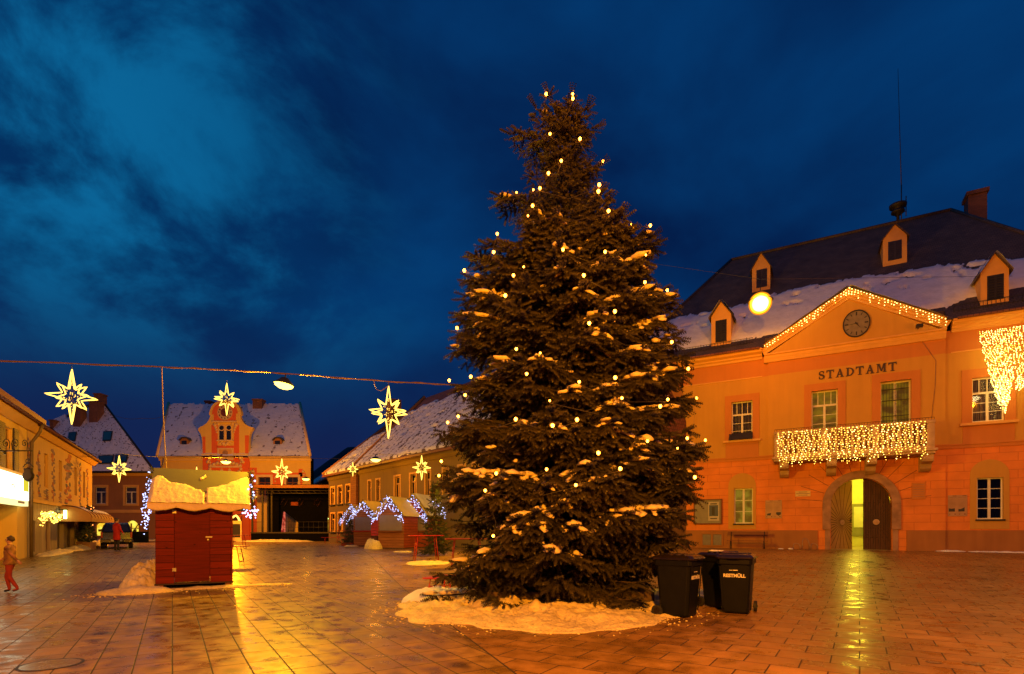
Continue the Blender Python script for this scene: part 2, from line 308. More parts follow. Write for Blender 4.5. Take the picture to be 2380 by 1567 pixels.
def mat_clear():
    m = bpy.data.materials.new('clear_glass'); m.use_nodes = True; nt = m.node_tree; nt.nodes.clear(); o = nt.nodes.new('ShaderNodeOutputMaterial'); g = nt.nodes.new('ShaderNodeBsdfGlossy'); g.inputs['Roughness'].default_value = 0.05
    t = nt.nodes.new('ShaderNodeBsdfTransparent'); x = nt.nodes.new('ShaderNodeMixShader'); x.inputs[0].default_value = 0.10; f = nt.nodes.new('ShaderNodeLayerWeight'); f.inputs[0].default_value = 0.25; nt.links.new(f.outputs['Fresnel'], x.inputs[0])
    nt.links.new(t.outputs[0], x.inputs[1]); nt.links.new(g.outputs[0], x.inputs[2]); nt.links.new(x.outputs[0], o.inputs[0]); return m
M = {}
def mats():
    M['door_pane'] = mat_clear()
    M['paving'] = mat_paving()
    M['snow'] = mat_snow('snow'); M['dirty_lamplit_snow'] = mat_snow('trodden_lamplit_snow', (0.86, 0.70, 0.30), dirt=0.16, bump=0.8, bscale=22); M['lamplit_snow'] = mat_snow('lamplit_snow', (0.76, 0.62, 0.36))  # the yellow snows carry lamplight in their colour; the flecks are dirt
    M['roof_snow'] = mat_snow('roof_snow_hooks', dots=(0.75, 0.62, 0.14)); M['roof_snow_dots'] = mat_snow('roof_snow_rows', dots=(1.35, 1.0, 0.11))
    M['roof_snow_rough'] = mat_snow('roof_snow_patchy', dots=(0.9, 0.55, 0.22))
    M['wall_cream'] = mat('render_cream', (0.56, 0.30, 0.045), 0.85, noise=0.10, nscale=1.2, bump=0.25, bscale=60, streak=0.6)
    M['wall_frieze'] = mat('render_salmon', (0.54, 0.205, 0.04), 0.85, noise=0.1, nscale=1.2, bump=0.2, bscale=60, streak=0.5)
    M['rustic'] = mat_brick('render_rusticated', (0.74, 0.24, 0.04), (0.70, 0.225, 0.038), (0.56, 0.165, 0.030), 1.35, 0.42, 0.013, 0.85, 0.5, noise=0.12, shift=(0.2, 0.18))
    M['plinth'] = mat('render_plinth', (0.36, 0.15, 0.04), 0.8, noise=0.22, nscale=1.0, bump=0.25, bscale=50, streak=0.5)
    M['stone_red'] = mat('arch_stone', (0.36, 0.20, 0.12), 0.75, noise=0.35, nscale=2.5, bump=0.6, bscale=14)
    M['balcony_stone'] = mat('balcony_stone', (0.50, 0.33, 0.20), 0.8, noise=0.3, nscale=3, bump=0.4, bscale=30, streak=0.5)
    M['trim'] = mat('painted_trim', (0.68, 0.37, 0.09), 0.7, noise=0.08, nscale=2, bump=0.1, bscale=50)
    M['roof_tile'] = mat_brick('dark_roof_tiles', (0.070, 0.052, 0.044), (0.10, 0.07, 0.055), (0.028, 0.022, 0.02), 0.20, 0.17, 0.012, 0.7, 0.8, noise=0.3)
    M['roof_red'] = mat_brick('red_roof_tiles', (0.20, 0.075, 0.05), (0.14, 0.05, 0.035), (0.05, 0.02, 0.02), 0.22, 0.2, 0.012, 0.75, 0.8, noise=0.3)
    M['window_white'] = mat('window_white_paint', (0.72, 0.70, 0.62), 0.45, noise=0.06, nscale=5)
    M['glass'] = mat('dark_glass', (0.02, 0.022, 0.028), 0.08, noise=0.4, nscale=2, spec=0.8)
    M['curtained'] = mat('dark_room_curtain', (0.085, 0.07, 0.06), 0.35, noise=0.6, nscale=4, spec=0.8)
    M['lit_green'] = mat_litwin('lit_office', (0.13, 0.050, 0.001), (0.34, 0.19, 0.002), 0.5, 2.0, (1, 1, 1.4))
    M['lit_yellow'] = mat_litwin('lit_shop', (0.95, 0.52, 0.02), (1.0, 0.86, 0.10), 1.15, 2.2)
    M['lit_dim'] = mat_litwin('lit_dim', (0.22, 0.10, 0.004), (0.50, 0.34, 0.02), 0.42, 3.0)
    M['dark_wood'] = mat_planks('old_oak', (0.085, 0.045, 0.026), (0.11, 0.055, 0.03), w=3, h=0.11, vertical=True)
    M['lit_leaf_wood'] = mat('lit_door_oak', (0.46, 0.25, 0.09), 0.55, noise=0.25, nscale=3, streak=0.6)  # gate oak brightened: light on the open leaf is put into its colour
    M['groove'] = mat('groove_dark', (0.05, 0.028, 0.018), 0.8)
    M['kiosk_wood'] = mat_planks('red_larch_boards', (0.19, 0.016, 0.005), (0.125, 0.010, 0.0035), w=2.6, h=0.175)
    M['kiosk_door'] = mat_planks('red_door_ply', (0.13, 0.0095, 0.003), (0.13, 0.0095, 0.003), w=9, h=9)
    M['stall_wood'] = mat_planks('stall_larch_boards', (0.30, 0.12, 0.05), (0.24, 0.09, 0.04), w=2.6, h=0.16)
    M['stall_red'] = mat_planks('stall_red_boards', (0.34, 0.07, 0.035), (0.28, 0.06, 0.03), w=2.6, h=0.16)
    M['kiosk_roof'] = mat('roof_sheet_olive', (0.13, 0.12, 0.03), 0.5, noise=0.12, nscale=2)
    M['stall_roof'] = mat('roof_sheet_pale', (0.78, 0.62, 0.16), 0.5, noise=0.12, nscale=2)
    M['shutter_grey'] = mat('shutter_grey', (0.19, 0.15, 0.145), 0.6, noise=0.12, nscale=3)
    M['shutter_blue'] = mat('shutter_blue', (0.022, 0.020, 0.055), 0.6)
    M['metal'] = mat('galvanised_metal', (0.35, 0.33, 0.30), 0.4, metal=0.7, noise=0.15)
    M['dark_metal'] = mat('dark_iron', (0.03, 0.028, 0.027), 0.5, metal=0.4, noise=0.2)
    M['rail_metal'] = mat('stage_metal', (0.06, 0.045, 0.035), 0.45, metal=0.3)
    M['black'] = mat('black_cloth', (0.004, 0.0035, 0.004), 0.95, noise=0.2, spec=0.05)
    M['bin'] = mat('bin_plastic', (0.006, 0.007, 0.008), 0.42, spec=0.2, noise=0.25, nscale=5, bump=0.15, bscale=90)
    M['bin_lid'] = mat('bin_lid_wet', (0.016, 0.010, 0.007), 0.20, noise=0.2, nscale=5, rvar=0.06)
    M['rubber'] = mat('rubber', (0.012, 0.012, 0.012), 0.7)
    M['letter_white'] = mat('white_lettering', (0.75, 0.72, 0.66), 0.5, noise=0.1)
    M['letter_dark'] = mat('dark_lettering', (0.055, 0.03, 0.022), 0.5, noise=0.1)
    M['red_paint'] = mat('red_furniture_paint', (0.48, 0.018, 0.012), 0.35, noise=0.15)
    M['cable'] = mat('cable_sheath', (0.20, 0.11, 0.06), 0.5)
    M['wire'] = mat('thin_wire', (0.05, 0.04, 0.035), 0.5)
    M['orange_wall'] = mat('render_yellow_orange', (0.78, 0.52, 0.12), 0.85, noise=0.08, nscale=0.8, streak=0.5)
    M['red_wall'] = mat('render_red_orange', (0.76, 0.14, 0.04), 0.85, noise=0.08, nscale=0.8, streak=0.4)
    M['ornament'] = mat('stucco_ornament', (0.78, 0.55, 0.28), 0.8, noise=0.1)
    M['brown_wall'] = mat('render_brown', (0.32, 0.14, 0.05), 0.85, noise=0.12, nscale=0.8, streak=0.5)
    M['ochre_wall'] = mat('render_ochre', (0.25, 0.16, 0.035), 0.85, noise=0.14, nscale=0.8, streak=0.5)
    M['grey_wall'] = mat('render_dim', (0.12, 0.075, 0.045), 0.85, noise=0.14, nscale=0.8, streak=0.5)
    M['painted_wall'] = mat('render_warm_white', (0.60, 0.38, 0.13), 0.85, noise=0.1, nscale=0.8, streak=0.5)
    M['base_wall'] = mat('shop_base_stone', (0.26, 0.20, 0.17), 0.7, noise=0.4, nscale=1.6, streak=0.8)
    M['chimney'] = mat_brick('chimney_brick', (0.24, 0.10, 0.06), (0.18, 0.075, 0.05), (0.12, 0.08, 0.06), 0.26, 0.08, 0.01, 0.85, 0.5)
    M['mural_a'] = mat('mural_violet', (0.22, 0.13, 0.22), 0.85, noise=0.7, nscale=5)
    M['mural_b'] = mat('mural_red', (0.42, 0.09, 0.05), 0.85, noise=0.7, nscale=5)
    M['mural_c'] = mat('mural_blue', (0.07, 0.06, 0.16), 0.85, noise=0.6, nscale=5)
    M['needles'] = mat('spruce_needles', (0.044, 0.034, 0.010), 0.6, noise=0.6, nscale=1.6)
    M['needles_far'] = mat('small_spruce_needles', (0.045, 0.055, 0.025), 0.6, noise=0.4, nscale=3)
    M['bark'] = mat('bark', (0.085, 0.055, 0.035), 0.9, noise=0.3, nscale=8, bump=0.6, bscale=25)
    M['leaf'] = mat('box_leaves', (0.035, 0.05, 0.02), 0.6, noise=0.4, nscale=10)
    M['bulb'] = mat_emit('warm_bulb', (1.0, 0.28, 0.020), 30)
    M['fairy'] = mat_emit('fairy_bulb', (1.0, 0.52, 0.06), 6)
    M['fairy_hot'] = mat_emit('fairy_bulb_bright', (1.0, 0.68, 0.16), 10)
    M['rope'] = mat_emit('rope_light', (1.0, 0.60, 0.085), 3.4)
    M['star_bulb'] = mat_emit('star_bulb', (1.0, 0.58, 0.08), 3.5)
    M['ice'] = mat_emit('cold_fairy_bulb', (0.50, 0.56, 1.0), 3.4)
    M['redbulb'] = mat_emit('amber_bulb', (1.0, 0.22, 0.04), 6)
    M['lamp_hot'] = mat_emit('sodium_glass', (1.0, 0.80, 0.35), 25)
    M['lamp_yel'] = mat_emit('sodium_glass_yellow', (1.0, 0.72, 0.11), 5.5)
    M['tube_green'] = mat_emit('cooler_tube', (0.55, 1.0, 0.25), 3.5)
    M['skin'] = mat('skin', (0.50, 0.28, 0.18), 0.6); M['hair'] = mat('hair_brown', (0.06, 0.035, 0.02), 0.7)
    M['jacket'] = mat('orange_jacket', (0.30, 0.14, 0.055), 0.85, noise=0.6, nscale=9); M['trousers_red'] = mat('red_trousers', (0.32, 0.030, 0.014), 0.8, noise=0.25, nscale=7)
    M['coat_red'] = mat('red_coat', (0.42, 0.010, 0.008), 0.8, noise=0.2); M['dark_cloth'] = mat('dark_trousers', (0.02, 0.018, 0.018), 0.9)
    M['car'] = mat('car_paint', (0.010, 0.013, 0.020), 0.22, noise=0.1); M['tail'] = mat('tail_lamp', (0.35, 0.02, 0.015), 0.2)
    M['board_paper'] = mat('poster_paper', (0.50, 0.46, 0.42), 0.7); M['board_grey'] = mat('pinboard_grey', (0.26, 0.24, 0.20), 0.7)
    M['frame_red'] = mat('board_frame_red', (0.16, 0.035, 0.02), 0.5); M['print_dark'] = mat('print_dark', (0.03, 0.025, 0.03), 0.6); M['print_blue'] = mat('print_blue', (0.06, 0.08, 0.14), 0.6)
    M['plate'] = mat('info_plate', (0.42, 0.24, 0.13), 0.4); M['plate_pale'] = mat('pale_plate', (0.72, 0.52, 0.20), 0.5)
    M['hill'] = mat('hill_forest', (0.018, 0.022, 0.026), 0.95, noise=0.5, nscale=0.03); M['awning'] = mat('awning_canvas', (0.45, 0.23, 0.08), 0.8, noise=0.12)
    M['clock_face'] = mat('clock_face_dark', (0.20, 0.17, 0.12), 0.5, noise=0.25, nscale=4); M['clock_face_pale'] = mat('clock_face_pale', (0.66, 0.50, 0.26), 0.6)
    M['passage'] = mat('passage_plaster', (0.80, 0.76, 0.45), 0.8, noise=0.06); M['passage_floor'] = mat('passage_floor', (0.42, 0.35, 0.22), 0.4)
mats()

# ------------------------------------------------------------------ mesh builder
_ico = None
def ico():
    global _ico
    if _ico is None:
        bm = bmesh.new(); bmesh.ops.create_icosphere(bm, subdivisions=1, radius=1)
        _ico = (np.array([v.co[:] for v in bm.verts]), [tuple(v.index for v in f.verts) for f in bm.faces]); bm.free()
    return _ico
class MB:
    def __init__(s): s.v = []; s.f = []; s.m = []; s.sm = []
    def add(s, vs, fs, m=0, smooth=False):
        o = len(s.v); s.v.extend([tuple(p) for p in vs])
        for f in fs: s.f.append(tuple(i + o for i in f)); s.m.append(m); s.sm.append(smooth)
        return s
    def face(s, pts, m=0): return s.add(pts, [tuple(range(len(pts)))], m)
    def box(s, x0, x1, y0, y1, z0, z1, m=0):
        if x0 > x1: x0, x1 = x1, x0
        if y0 > y1: y0, y1 = y1, y0
        if z0 > z1: z0, z1 = z1, z0
        return s.add([(x0, y0, z0), (x1, y0, z0), (x1, y1, z0), (x0, y1, z0), (x0, y0, z1), (x1, y0, z1), (x1, y1, z1), (x0, y1, z1)],
                     [(0, 3, 2, 1), (4, 5, 6, 7), (0, 1, 5, 4), (1, 2, 6, 5), (2, 3, 7, 6), (3, 0, 4, 7)], m)
    def prism(s, poly, y0, y1, m=0):            # polygon in x-z, extruded along y
        n = len(poly); vs = [(x, y0, z) for x, z in poly] + [(x, y1, z) for x, z in poly]
        return s.add(vs, [tuple(range(n)), tuple(range(2 * n - 1, n - 1, -1))] + [(i, n + i, n + (i + 1) % n, (i + 1) % n) for i in range(n)], m)
    def prismz(s, poly, z0, z1, m=0, top=1.0, topc=(0, 0)):
        n = len(poly); vs = [(x, y, z0) for x, y in poly] + [((x - topc[0]) * top + topc[0], (y - topc[1]) * top + topc[1], z1) for x, y in poly]
        return s.add(vs, [tuple(range(n - 1, -1, -1)), tuple(range(n, 2 * n))] + [(i, (i + 1) % n, n + (i + 1) % n, n + i) for i in range(n)], m)
    def prismx(s, poly, x0, x1, m=0):           # polygon in y-z, extruded along x
        n = len(poly); vs = [(x0, y, z) for y, z in poly] + [(x1, y, z) for y, z in poly]
        return s.add(vs, [tuple(range(n)), tuple(range(2 * n - 1, n - 1, -1))] + [(i, n + i, n + (i + 1) % n, (i + 1) % n) for i in range(n)], m)
    def tube(s, path, r, n=8, m=0, closed=False, smooth=True):
        P = [Vector(p) for p in path]; k = len(P); rr = r if isinstance(r, (list, tuple)) else [r] * k
        vs = []; prev = None
        for i, p in enumerate(P):
            a = P[(i - 1) % k] if (i > 0 or closed) else p; b = P[(i + 1) % k] if (i < k - 1 or closed) else p
            t = (b - a)
            if t.length < 1e-9: t = Vector((0, 0, 1))
            t.normalize()
            up = prev if prev is not None else (Vector((0, 0, 1)) if abs(t.z) < 0.9 else Vector((1, 0, 0)))
            x = up.cross(t)
            if x.length < 1e-6: x = Vector((1, 0, 0)).cross(t)
            x.normalize(); y = t.cross(x); prev = y
            for j in range(n):
                q = 2 * math.pi * j / n; vs.append(p + x * (math.cos(q) * rr[i]) + y * (math.sin(q) * rr[i]))
        fs = []
        for i in range(k if closed else k - 1):
            i2 = (i + 1) % k
            for j in range(n): fs.append((i * n + j, i * n + (j + 1) % n, i2 * n + (j + 1) % n, i2 * n + j))
        if not closed: fs += [tuple(range(n - 1, -1, -1)), tuple((k - 1) * n + j for j in range(n))]
        return s.add(vs, fs, m, smooth)
    def lathe(s, prof, c=(0, 0, 0), n=16, m=0, smooth=True):   # [(r, z)]
        vs = []; fs = []; k = len(prof)
        for r, z in prof:
            for j in range(n): q = 2 * math.pi * j / n; vs.append((c[0] + r * math.cos(q), c[1] + r * math.sin(q), c[2] + z))
        for i in range(k - 1):
            for j in range(n): fs.append((i * n + j, i * n + (j + 1) % n, (i + 1) * n + (j + 1) % n, (i + 1) * n + j))
        fs += [tuple(range(n - 1, -1, -1)), tuple((k - 1) * n + j for j in range(n))]
        return s.add(vs, fs, m, smooth)
    def disc(s, c, r, y0, y1, n=32, m=0, rin=0.0):             # a wheel / dial in the x-z plane
        q = [2 * math.pi * j / n for j in range(n)]
        if not rin: return s.prism([(c[0] + r * math.cos(a), c[1] + r * math.sin(a)) for a in q], y0, y1, m)
        vs = []
        for y in (y0, y1):
            for rr in (rin, r): vs += [(c[0] + rr * math.cos(a), y, c[1] + rr * math.sin(a)) for a in q]
        fs = []
        for j in range(n):
            k = (j + 1) % n
            fs += [(j, k, n + k, n + j), (2 * n + k, 2 * n + j, 3 * n + j, 3 * n + k), (n + j, n + k, 3 * n + k, 3 * n + j), (k, j, 2 * n + j, 2 * n + k)]
        return s.add(vs, fs, m)
    def ball(s, c, r, m=0, smooth=True, sc=(1, 1, 1), jit=0):
        V, Fc = ico()
        if jit: V = V * (1 + np.array([[rnd.uniform(-jit, jit)] for _ in range(len(V))]))
        return s.add([(c[0] + r * sc[0] * p[0], c[1] + r * sc[1] * p[1], c[2] + r * sc[2] * p[2]) for p in V], Fc, m, smooth)
    def octa(s, c, r, m=0):
        x, y, z = c
        return s.add([(x + r, y, z), (x - r, y, z), (x, y + r, z), (x, y - r, z), (x, y, z + r), (x, y, z - r)],
                     [(0, 2, 4), (2, 1, 4), (1, 3, 4), (3, 0, 4), (2, 0, 5), (1, 2, 5), (3, 1, 5), (0, 3, 5)], m, True)
    def build(s, name, ms, parent=None, bevel=0.0, label=None, fix=True):
        me = bpy.data.meshes.new(name); me.from_pydata(s.v, [], s.f)
        if not isinstance(ms, (list, tuple)): ms = [ms]
        for m in ms: me.materials.append(M[m] if isinstance(m, str) else m)
        me.polygons.foreach_set('material_index', s.m); me.polygons.foreach_set('use_smooth', s.sm)
        if fix and len(s.f) < 30000:
            bm = bmesh.new(); bm.from_mesh(me); bmesh.ops.recalc_face_normals(bm, faces=bm.faces); bm.to_mesh(me); bm.free()
        box_uv(me)
        o = bpy.data.objects.new(name, me); COL.objects.link(o)
        if parent: o.parent = parent
        if label: o['label'] = label
        if bevel:
            b = o.modifiers.new('bevel', 'BEVEL'); b.width = bevel; b.segments = 2; b.limit_method = 'ANGLE'
        return o
def box_uv(me):
    if not me.polygons: return
    uv = me.uv_layers.new(name='metres'); n = len(me.loops)
    co = np.empty(len(me.vertices) * 3, np.float32); me.vertices.foreach_get('co', co); co = co.reshape(-1, 3)
    vi = np.empty(n, np.int32); me.loops.foreach_get('vertex_index', vi)
    nr = np.empty(len(me.polygons) * 3, np.float32); me.polygons.foreach_get('normal', nr); nr = nr.reshape(-1, 3)
    tot = np.empty(len(me.polygons), np.int32); me.polygons.foreach_get('loop_total', tot)
    N = np.repeat(nr, tot, axis=0)
    N = N * np.where(N[:, 1:2] > 1e-4, -1, 1)                     # the two sides of a wall share one mapping
    h = np.stack([-N[:, 1], N[:, 0], np.zeros(n)], 1); ln = np.linalg.norm(h, axis=1, keepdims=True)
    flat = ln[:, 0] < 0.3; h = np.where(flat[:, None], np.array([[1.0, 0, 0]]), h / np.maximum(ln, 1e-6))
    vv = np.cross(N, h); vv = np.where(flat[:, None], np.array([[0, 1.0, 0]]), vv)
    p = co[vi]; out = np.stack([(p * h).sum(1), (p * vv).sum(1)], 1).astype(np.float32)
    uv.data.foreach_set('uv', out.ravel())
def tag(o, label, cat, group=None, kind=None):
    if kind: o['kind'] = kind
    if kind != 'structure': o['label'] = label; o['category'] = cat
    if group: o['group'] = group
    return o
def thing(name, label, cat, loc=(0, 0, 0), rz=0.0, group=None):
    o = bpy.data.objects.new(name, None); COL.objects.link(o); o.location = loc; o.rotation_euler = (0, 0, rz); o.empty_display_size = 0.3
    return tag(o, label, cat, group)
def copy_tree(o, parent=None):
    c = o.copy(); COL.objects.link(c); c.parent = parent
    for ch in list(o.children): copy_tree(ch, c)
    return c
def dup(o, loc, rz, label, scale=1.0):
    c = copy_tree(o); c.location = loc; c.rotation_euler = (0, 0, rz); c.scale = (scale,) * 3; c['label'] = label
    return c
def arch_pts(x0, x1, zs, zt, n=16, rev=False):
    cx = (x0 + x1) / 2; rx = (x1 - x0) / 2; rz = zt - zs
    p = [(cx - rx * math.cos(math.pi * i / n), zs + rz * math.sin(math.pi * i / n)) for i in range(n + 1)]
    return p[::-1] if rev else p
def wall_open(mb, x0, x1, z0, z1, y, ops, depth=0.25, m=0, mr=None):
    """a wall face with openings: (x0, x1, z0, z1[, spring]) - with spring given the head is an arch"""
    mr = m if mr is None else mr
    xs = sorted({x0, x1} | {v for o in ops for v in o[:2] if x0 < v < x1}); zs = sorted({z0, z1} | {v for o in ops for v in o[2:4] if z0 < v < z1})
    for i in range(len(xs) - 1):
        for j in range(len(zs) - 1):
            cx = (xs[i] + xs[i + 1]) / 2; cz = (zs[j] + zs[j + 1]) / 2
            if any(o[0] < cx < o[1] and o[2] < cz < o[3] for o in ops): continue
            mb.face([(xs[i], y, zs[j]), (xs[i + 1], y, zs[j]), (xs[i + 1], y, zs[j + 1]), (xs[i], y, zs[j + 1])], m)
    for o in ops:
        a, b, c, d = o[:4]; sp = o[4] if len(o) > 4 else None
        q = [(a, c)] + ([(a, d), (b, d)] if sp is None else arch_pts(a, b, sp, d)) + [(b, c)]
        for k in range(len(q) - 1): mb.face([(q[k][0], y, q[k][1]), (q[k + 1][0], y, q[k + 1][1]), (q[k + 1][0], y + depth, q[k + 1][1]), (q[k][0], y + depth, q[k][1])], mr)
        mb.face([(a, y, c), (b, y, c), (b, y + depth, c), (a, y + depth, c)], mr)
        if sp is not None:
            ap = arch_pts(a, b, sp, d)
            for k in range(len(ap) - 1): mb.face([(ap[k][0], y, ap[k][1]), (ap[k + 1][0], y, ap[k + 1][1]), (ap[k + 1][0], y, d), (ap[k][0], y, d)], m)
def window(par, x0, x1, z0, z1, y, pane='glass', frame='window_white', transom=0.66, bars=2, top=4, th=0.06, mid=True, curtain=None, arch=None, name='window'):
    """casement window: frame with mullion, transom and glazing bars > pane (> curtain)"""
    f = MB(); w = 0.065
    zt = z0 + (z1 - z0) * transom if transom else z1
    f.box(x0, x0 + w, y, y + th, z0, z1); f.box(x1 - w, x1, y, y + th, z0, z1); f.box(x0 + w, x1 - w, y, y + th, z0, z0 + w); f.box(x0 + w, x1 - w, y, y + th, z1 - w, z1)
    if transom: f.box(x0 + w, x1 - w, y - 0.01, y + th, zt - 0.05, zt + 0.05)
    xm = (x0 + x1) / 2; zhi = zt - 0.05 if transom else z1 - w
    if mid: f.box(xm - 0.055, xm + 0.055, y - 0.003, y + th, z0 + w, zhi)
    for k in range(bars):
        zz = z0 + w + (zhi - z0 - w) * (k + 1) / (bars + 1)
        if mid: f.box(x0 + w, xm - 0.055, y + 0.012, y + th - 0.012, zz - 0.015, zz + 0.015); f.box(xm + 0.055, x1 - w, y + 0.012, y + th - 0.012, zz - 0.015, zz + 0.015)
        else: f.box(x0 + w, x1 - w, y + 0.012, y + th - 0.012, zz - 0.015, zz + 0.015)
    if transom and top > 1:
        for k in range(1, top): xx = x0 + (x1 - x0) * k / top; f.box(xx - 0.018, xx + 0.018, y + 0.01, y + th - 0.01, zt + 0.05, z1 - w)
    fo = f.build(name, frame, par)
    if curtain: pane = 'door_pane'
    p = MB(); p.box(x0 + 0.02, x1 - 0.02, y + th * 0.5 - 0.004, y + th * 0.5 + 0.004, z0 + 0.02, z1 - 0.02); p.build('pane', pane, fo)
    if curtain:
        c = MB(); n = 26; pts = []
        for i in range(n + 1): pts.append((x0 + 0.05 + (x1 - x0 - 0.1) * i / n, y + th + 0.05 + 0.03 * math.sin(i * 2.4)))
        for i in range(n):
            (xa, ya), (xb, yb) = pts[i], pts[i + 1]
            c.face([(xa, ya, z0), (xb, yb, z0), (xb, yb, z1), (xa, ya, z1)])
        c.build('curtain', curtain, fo)
    return fo
def curve_mesh(name, text, size, mat_name, parent=None, extrude=0.01, offset=0.0, align='CENTER', sx=1.0):
    cu = bpy.data.curves.new(name, 'FONT'); cu.body = text; cu.size = size; cu.extrude = extrude; cu.offset = offset; cu.align_x = align
    tmp = bpy.data.objects.new(name, cu); COL.objects.link(tmp)
    dg = bpy.context.evaluated_depsgraph_get(); dg.update(); me = bpy.data.meshes.new_from_object(tmp.evaluated_get(dg)); me.name = name
    bpy.data.objects.remove(tmp); bpy.data.curves.remove(cu)
    me.materials.clear(); me.materials.append(M[mat_name])
    for p in me.polygons: p.material_index = 0
    me.transform(Matrix.Diagonal((sx, 1, 1, 1)))
    o = bpy.data.objects.new(name, me); COL.objects.link(o)
    if parent: o.parent = parent
    return o
def noise2(x, y, s=0.0):
    """smooth value noise in [-1, 1]"""
    def h(i, j):
        q = math.sin(i * 127.1 + j * 311.7 + s * 74.7) * 43758.5453; return (q - math.floor(q)) * 2 - 1
    xi = math.floor(x); yi = math.floor(y); fx = x - xi; fy = y - yi; fx = fx * fx * (3 - 2 * fx); fy = fy * fy * (3 - 2 * fy)
    return (h(xi, yi) * (1 - fx) + h(xi + 1, yi) * fx) * (1 - fy) + (h(xi, yi + 1) * (1 - fx) + h(xi + 1, yi + 1) * fx) * fy
def fbm(x, y, s=0.0): return noise2(x, y, s) * 0.55 + noise2(x * 2.1, y * 2.1, s + 1) * 0.28 + noise2(x * 4.3, y * 4.3, s + 2) * 0.17
def sheet(mb, P00, P10, P11, P01, nu, nv, thick, m=0):
    """a snow blanket on a roof slope: thick(a, b, x, y) in metres, nothing where it is <= 0"""
    P00, P10, P11, P01 = map(Vector, (P00, P10, P11, P01))
    nrm = (P10 - P00).cross(P01 - P00).normalized()
    if nrm.z < 0: nrm = -nrm
    idx = {}; vs = []; T = {}
    W_ = (P10 - P00).length; H_ = (P01 - P00).length
    for j in range(nv + 1):
        for i in range(nu + 1):
            a = i / nu; b = j / nv; p = (P00 * (1 - a) + P10 * a) * (1 - b) + (P01 * (1 - a) + P11 * a) * b
            t = thick(a, b, a * W_, b * H_); T[i, j] = t
            idx[i, j] = len(vs); vs.append(p + nrm * (max(t, -0.02) if t > 0 else -0.03))
    fs = [(idx[i, j], idx[i + 1, j], idx[i + 1, j + 1], idx[i, j + 1]) for j in range(nv) for i in range(nu)
          if max(T[i, j], T[i + 1, j], T[i, j + 1], T[i + 1, j + 1]) > 0]
    mb.add(vs, fs, m, True)
    return mb
def mound(name, label, cx, cy, rx, ry, h, rot=0.0, seed=1, mt='dirty_lamplit_snow', n=28, hole=None, rough=0.35, power=0.7, edge=0.22):
    """a heap of snow following the ground"""
    mb = MB(); ca, sa = math.cos(rot), math.sin(rot); rings = n; seg = n * 3; vs = [None]; fs = []
    for i in range(rings + 1):
        f = i / rings
        for j in range(seg):
            q = 2 * math.pi * j / seg; wob = 1 + edge * fbm(math.cos(q) * 2.2 + 5, math.sin(q) * 2.2 + seed, seed) + edge * 0.10 * fbm(math.cos(q) * 9, math.sin(q) * 9 + seed, seed)
            x = rx * f * wob * math.cos(q); y = ry * f * wob * math.sin(q)
            wx = cx + x * ca - y * sa; wy = cy + x * sa + y * ca
            prof = max(0.0, 1 - f ** 2) ** power if hole is None else max(0.0, math.sin(math.pi * min(1, max(0, (f - hole) / (1 - hole))))) ** power
            zz = h * prof * (1 + rough * 1.6 * fbm(wx * 2.3, wy * 2.3, seed)) + 0.035 * rough * 2 * fbm(wx * 9, wy * 9, seed + 3) * (prof > 0)
            vs.append((wx - cx, wy - cy, zg(wy) + max(0.004, zz) - 0.015 * (f > 0.999) + (0.006 if f < 0.999 else -0.03)))
    vs[0] = (0, 0, zg(cy) + h * (1.0 if hole is None else 0.05))
    for j in range(seg): fs.append((0, 1 + j, 1 + (j + 1) % seg))
    for i in range(rings):
        for j in range(seg): a = 1 + i * seg; fs.append((a + j, a + seg + j, a + seg + (j + 1) % seg, a + (j + 1) % seg))
    mb.add(vs, fs, 0, True); o = mb.build(name, mt); o.location = (cx, cy, 0)
    return tag(o, label, 'snow heap')

# ------------------------------------------------------------------ ground and hills
def build_ground():
    mb = MB(); xs = [-900, -200, -90] + [x * 2.0 for x in range(-40, 41)] + [90, 200, 900]
    ys = [-200, -60, -20, 0, 5] + [10 + 0.75 * i for i in range(30)] + [36, 45, 60, 90, 200, 500, 1500]
    vs = [(x, y, zg(y)) for y in ys for x in xs]; n = len(xs)
    mb.add(vs, [(j * n + i, j * n + i + 1, (j + 1) * n + i + 1, (j + 1) * n + i) for j in range(len(ys) - 1) for i in range(n - 1)], 0, True)
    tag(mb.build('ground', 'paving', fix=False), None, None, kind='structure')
    for nm, y0, prof, s, dpt in (('hill', 620, [(-700, 75), (-420, 92), (-330, 60), (-239, 132), (-194, 127), (-174, 131), (-115, 150), (0, 165), (160, 130), (500, 130)], 3, 260),
                            ('hill', 300, [(-420, 30), (-260, 18), (-120, 12), (-60, 34), (0, 50), (100, 60), (300, 50)], 5, 140)):
        mb = MB(); xs = np.linspace(prof[0][0], prof[-1][0], 220); row = []
        for j in range(14):
            f = j / 13.0; line = []
            for x in xs:
                hh = float(np.interp(x, [p[0] for p in prof], [p[1] for p in prof]))
                hh += 5 * fbm(x * 0.02, s) + 1.6 * fbm(x * 0.25, s * 2 + j)
                line.append((x, y0 + dpt * f, hh * math.sin(math.pi / 2 * min(1, f * 1.25)) ** 0.8 - 0.5))
            row += line
        n = len(xs); mb.add(row, [(j * n + i, j * n + i + 1, (j + 1) * n + i + 1, (j + 1) * n + i) for j in range(13) for i in range(n - 1)], 0, True)
        tag(mb.build(nm, 'hill', fix=False), None, None, kind='structure')
build_ground()
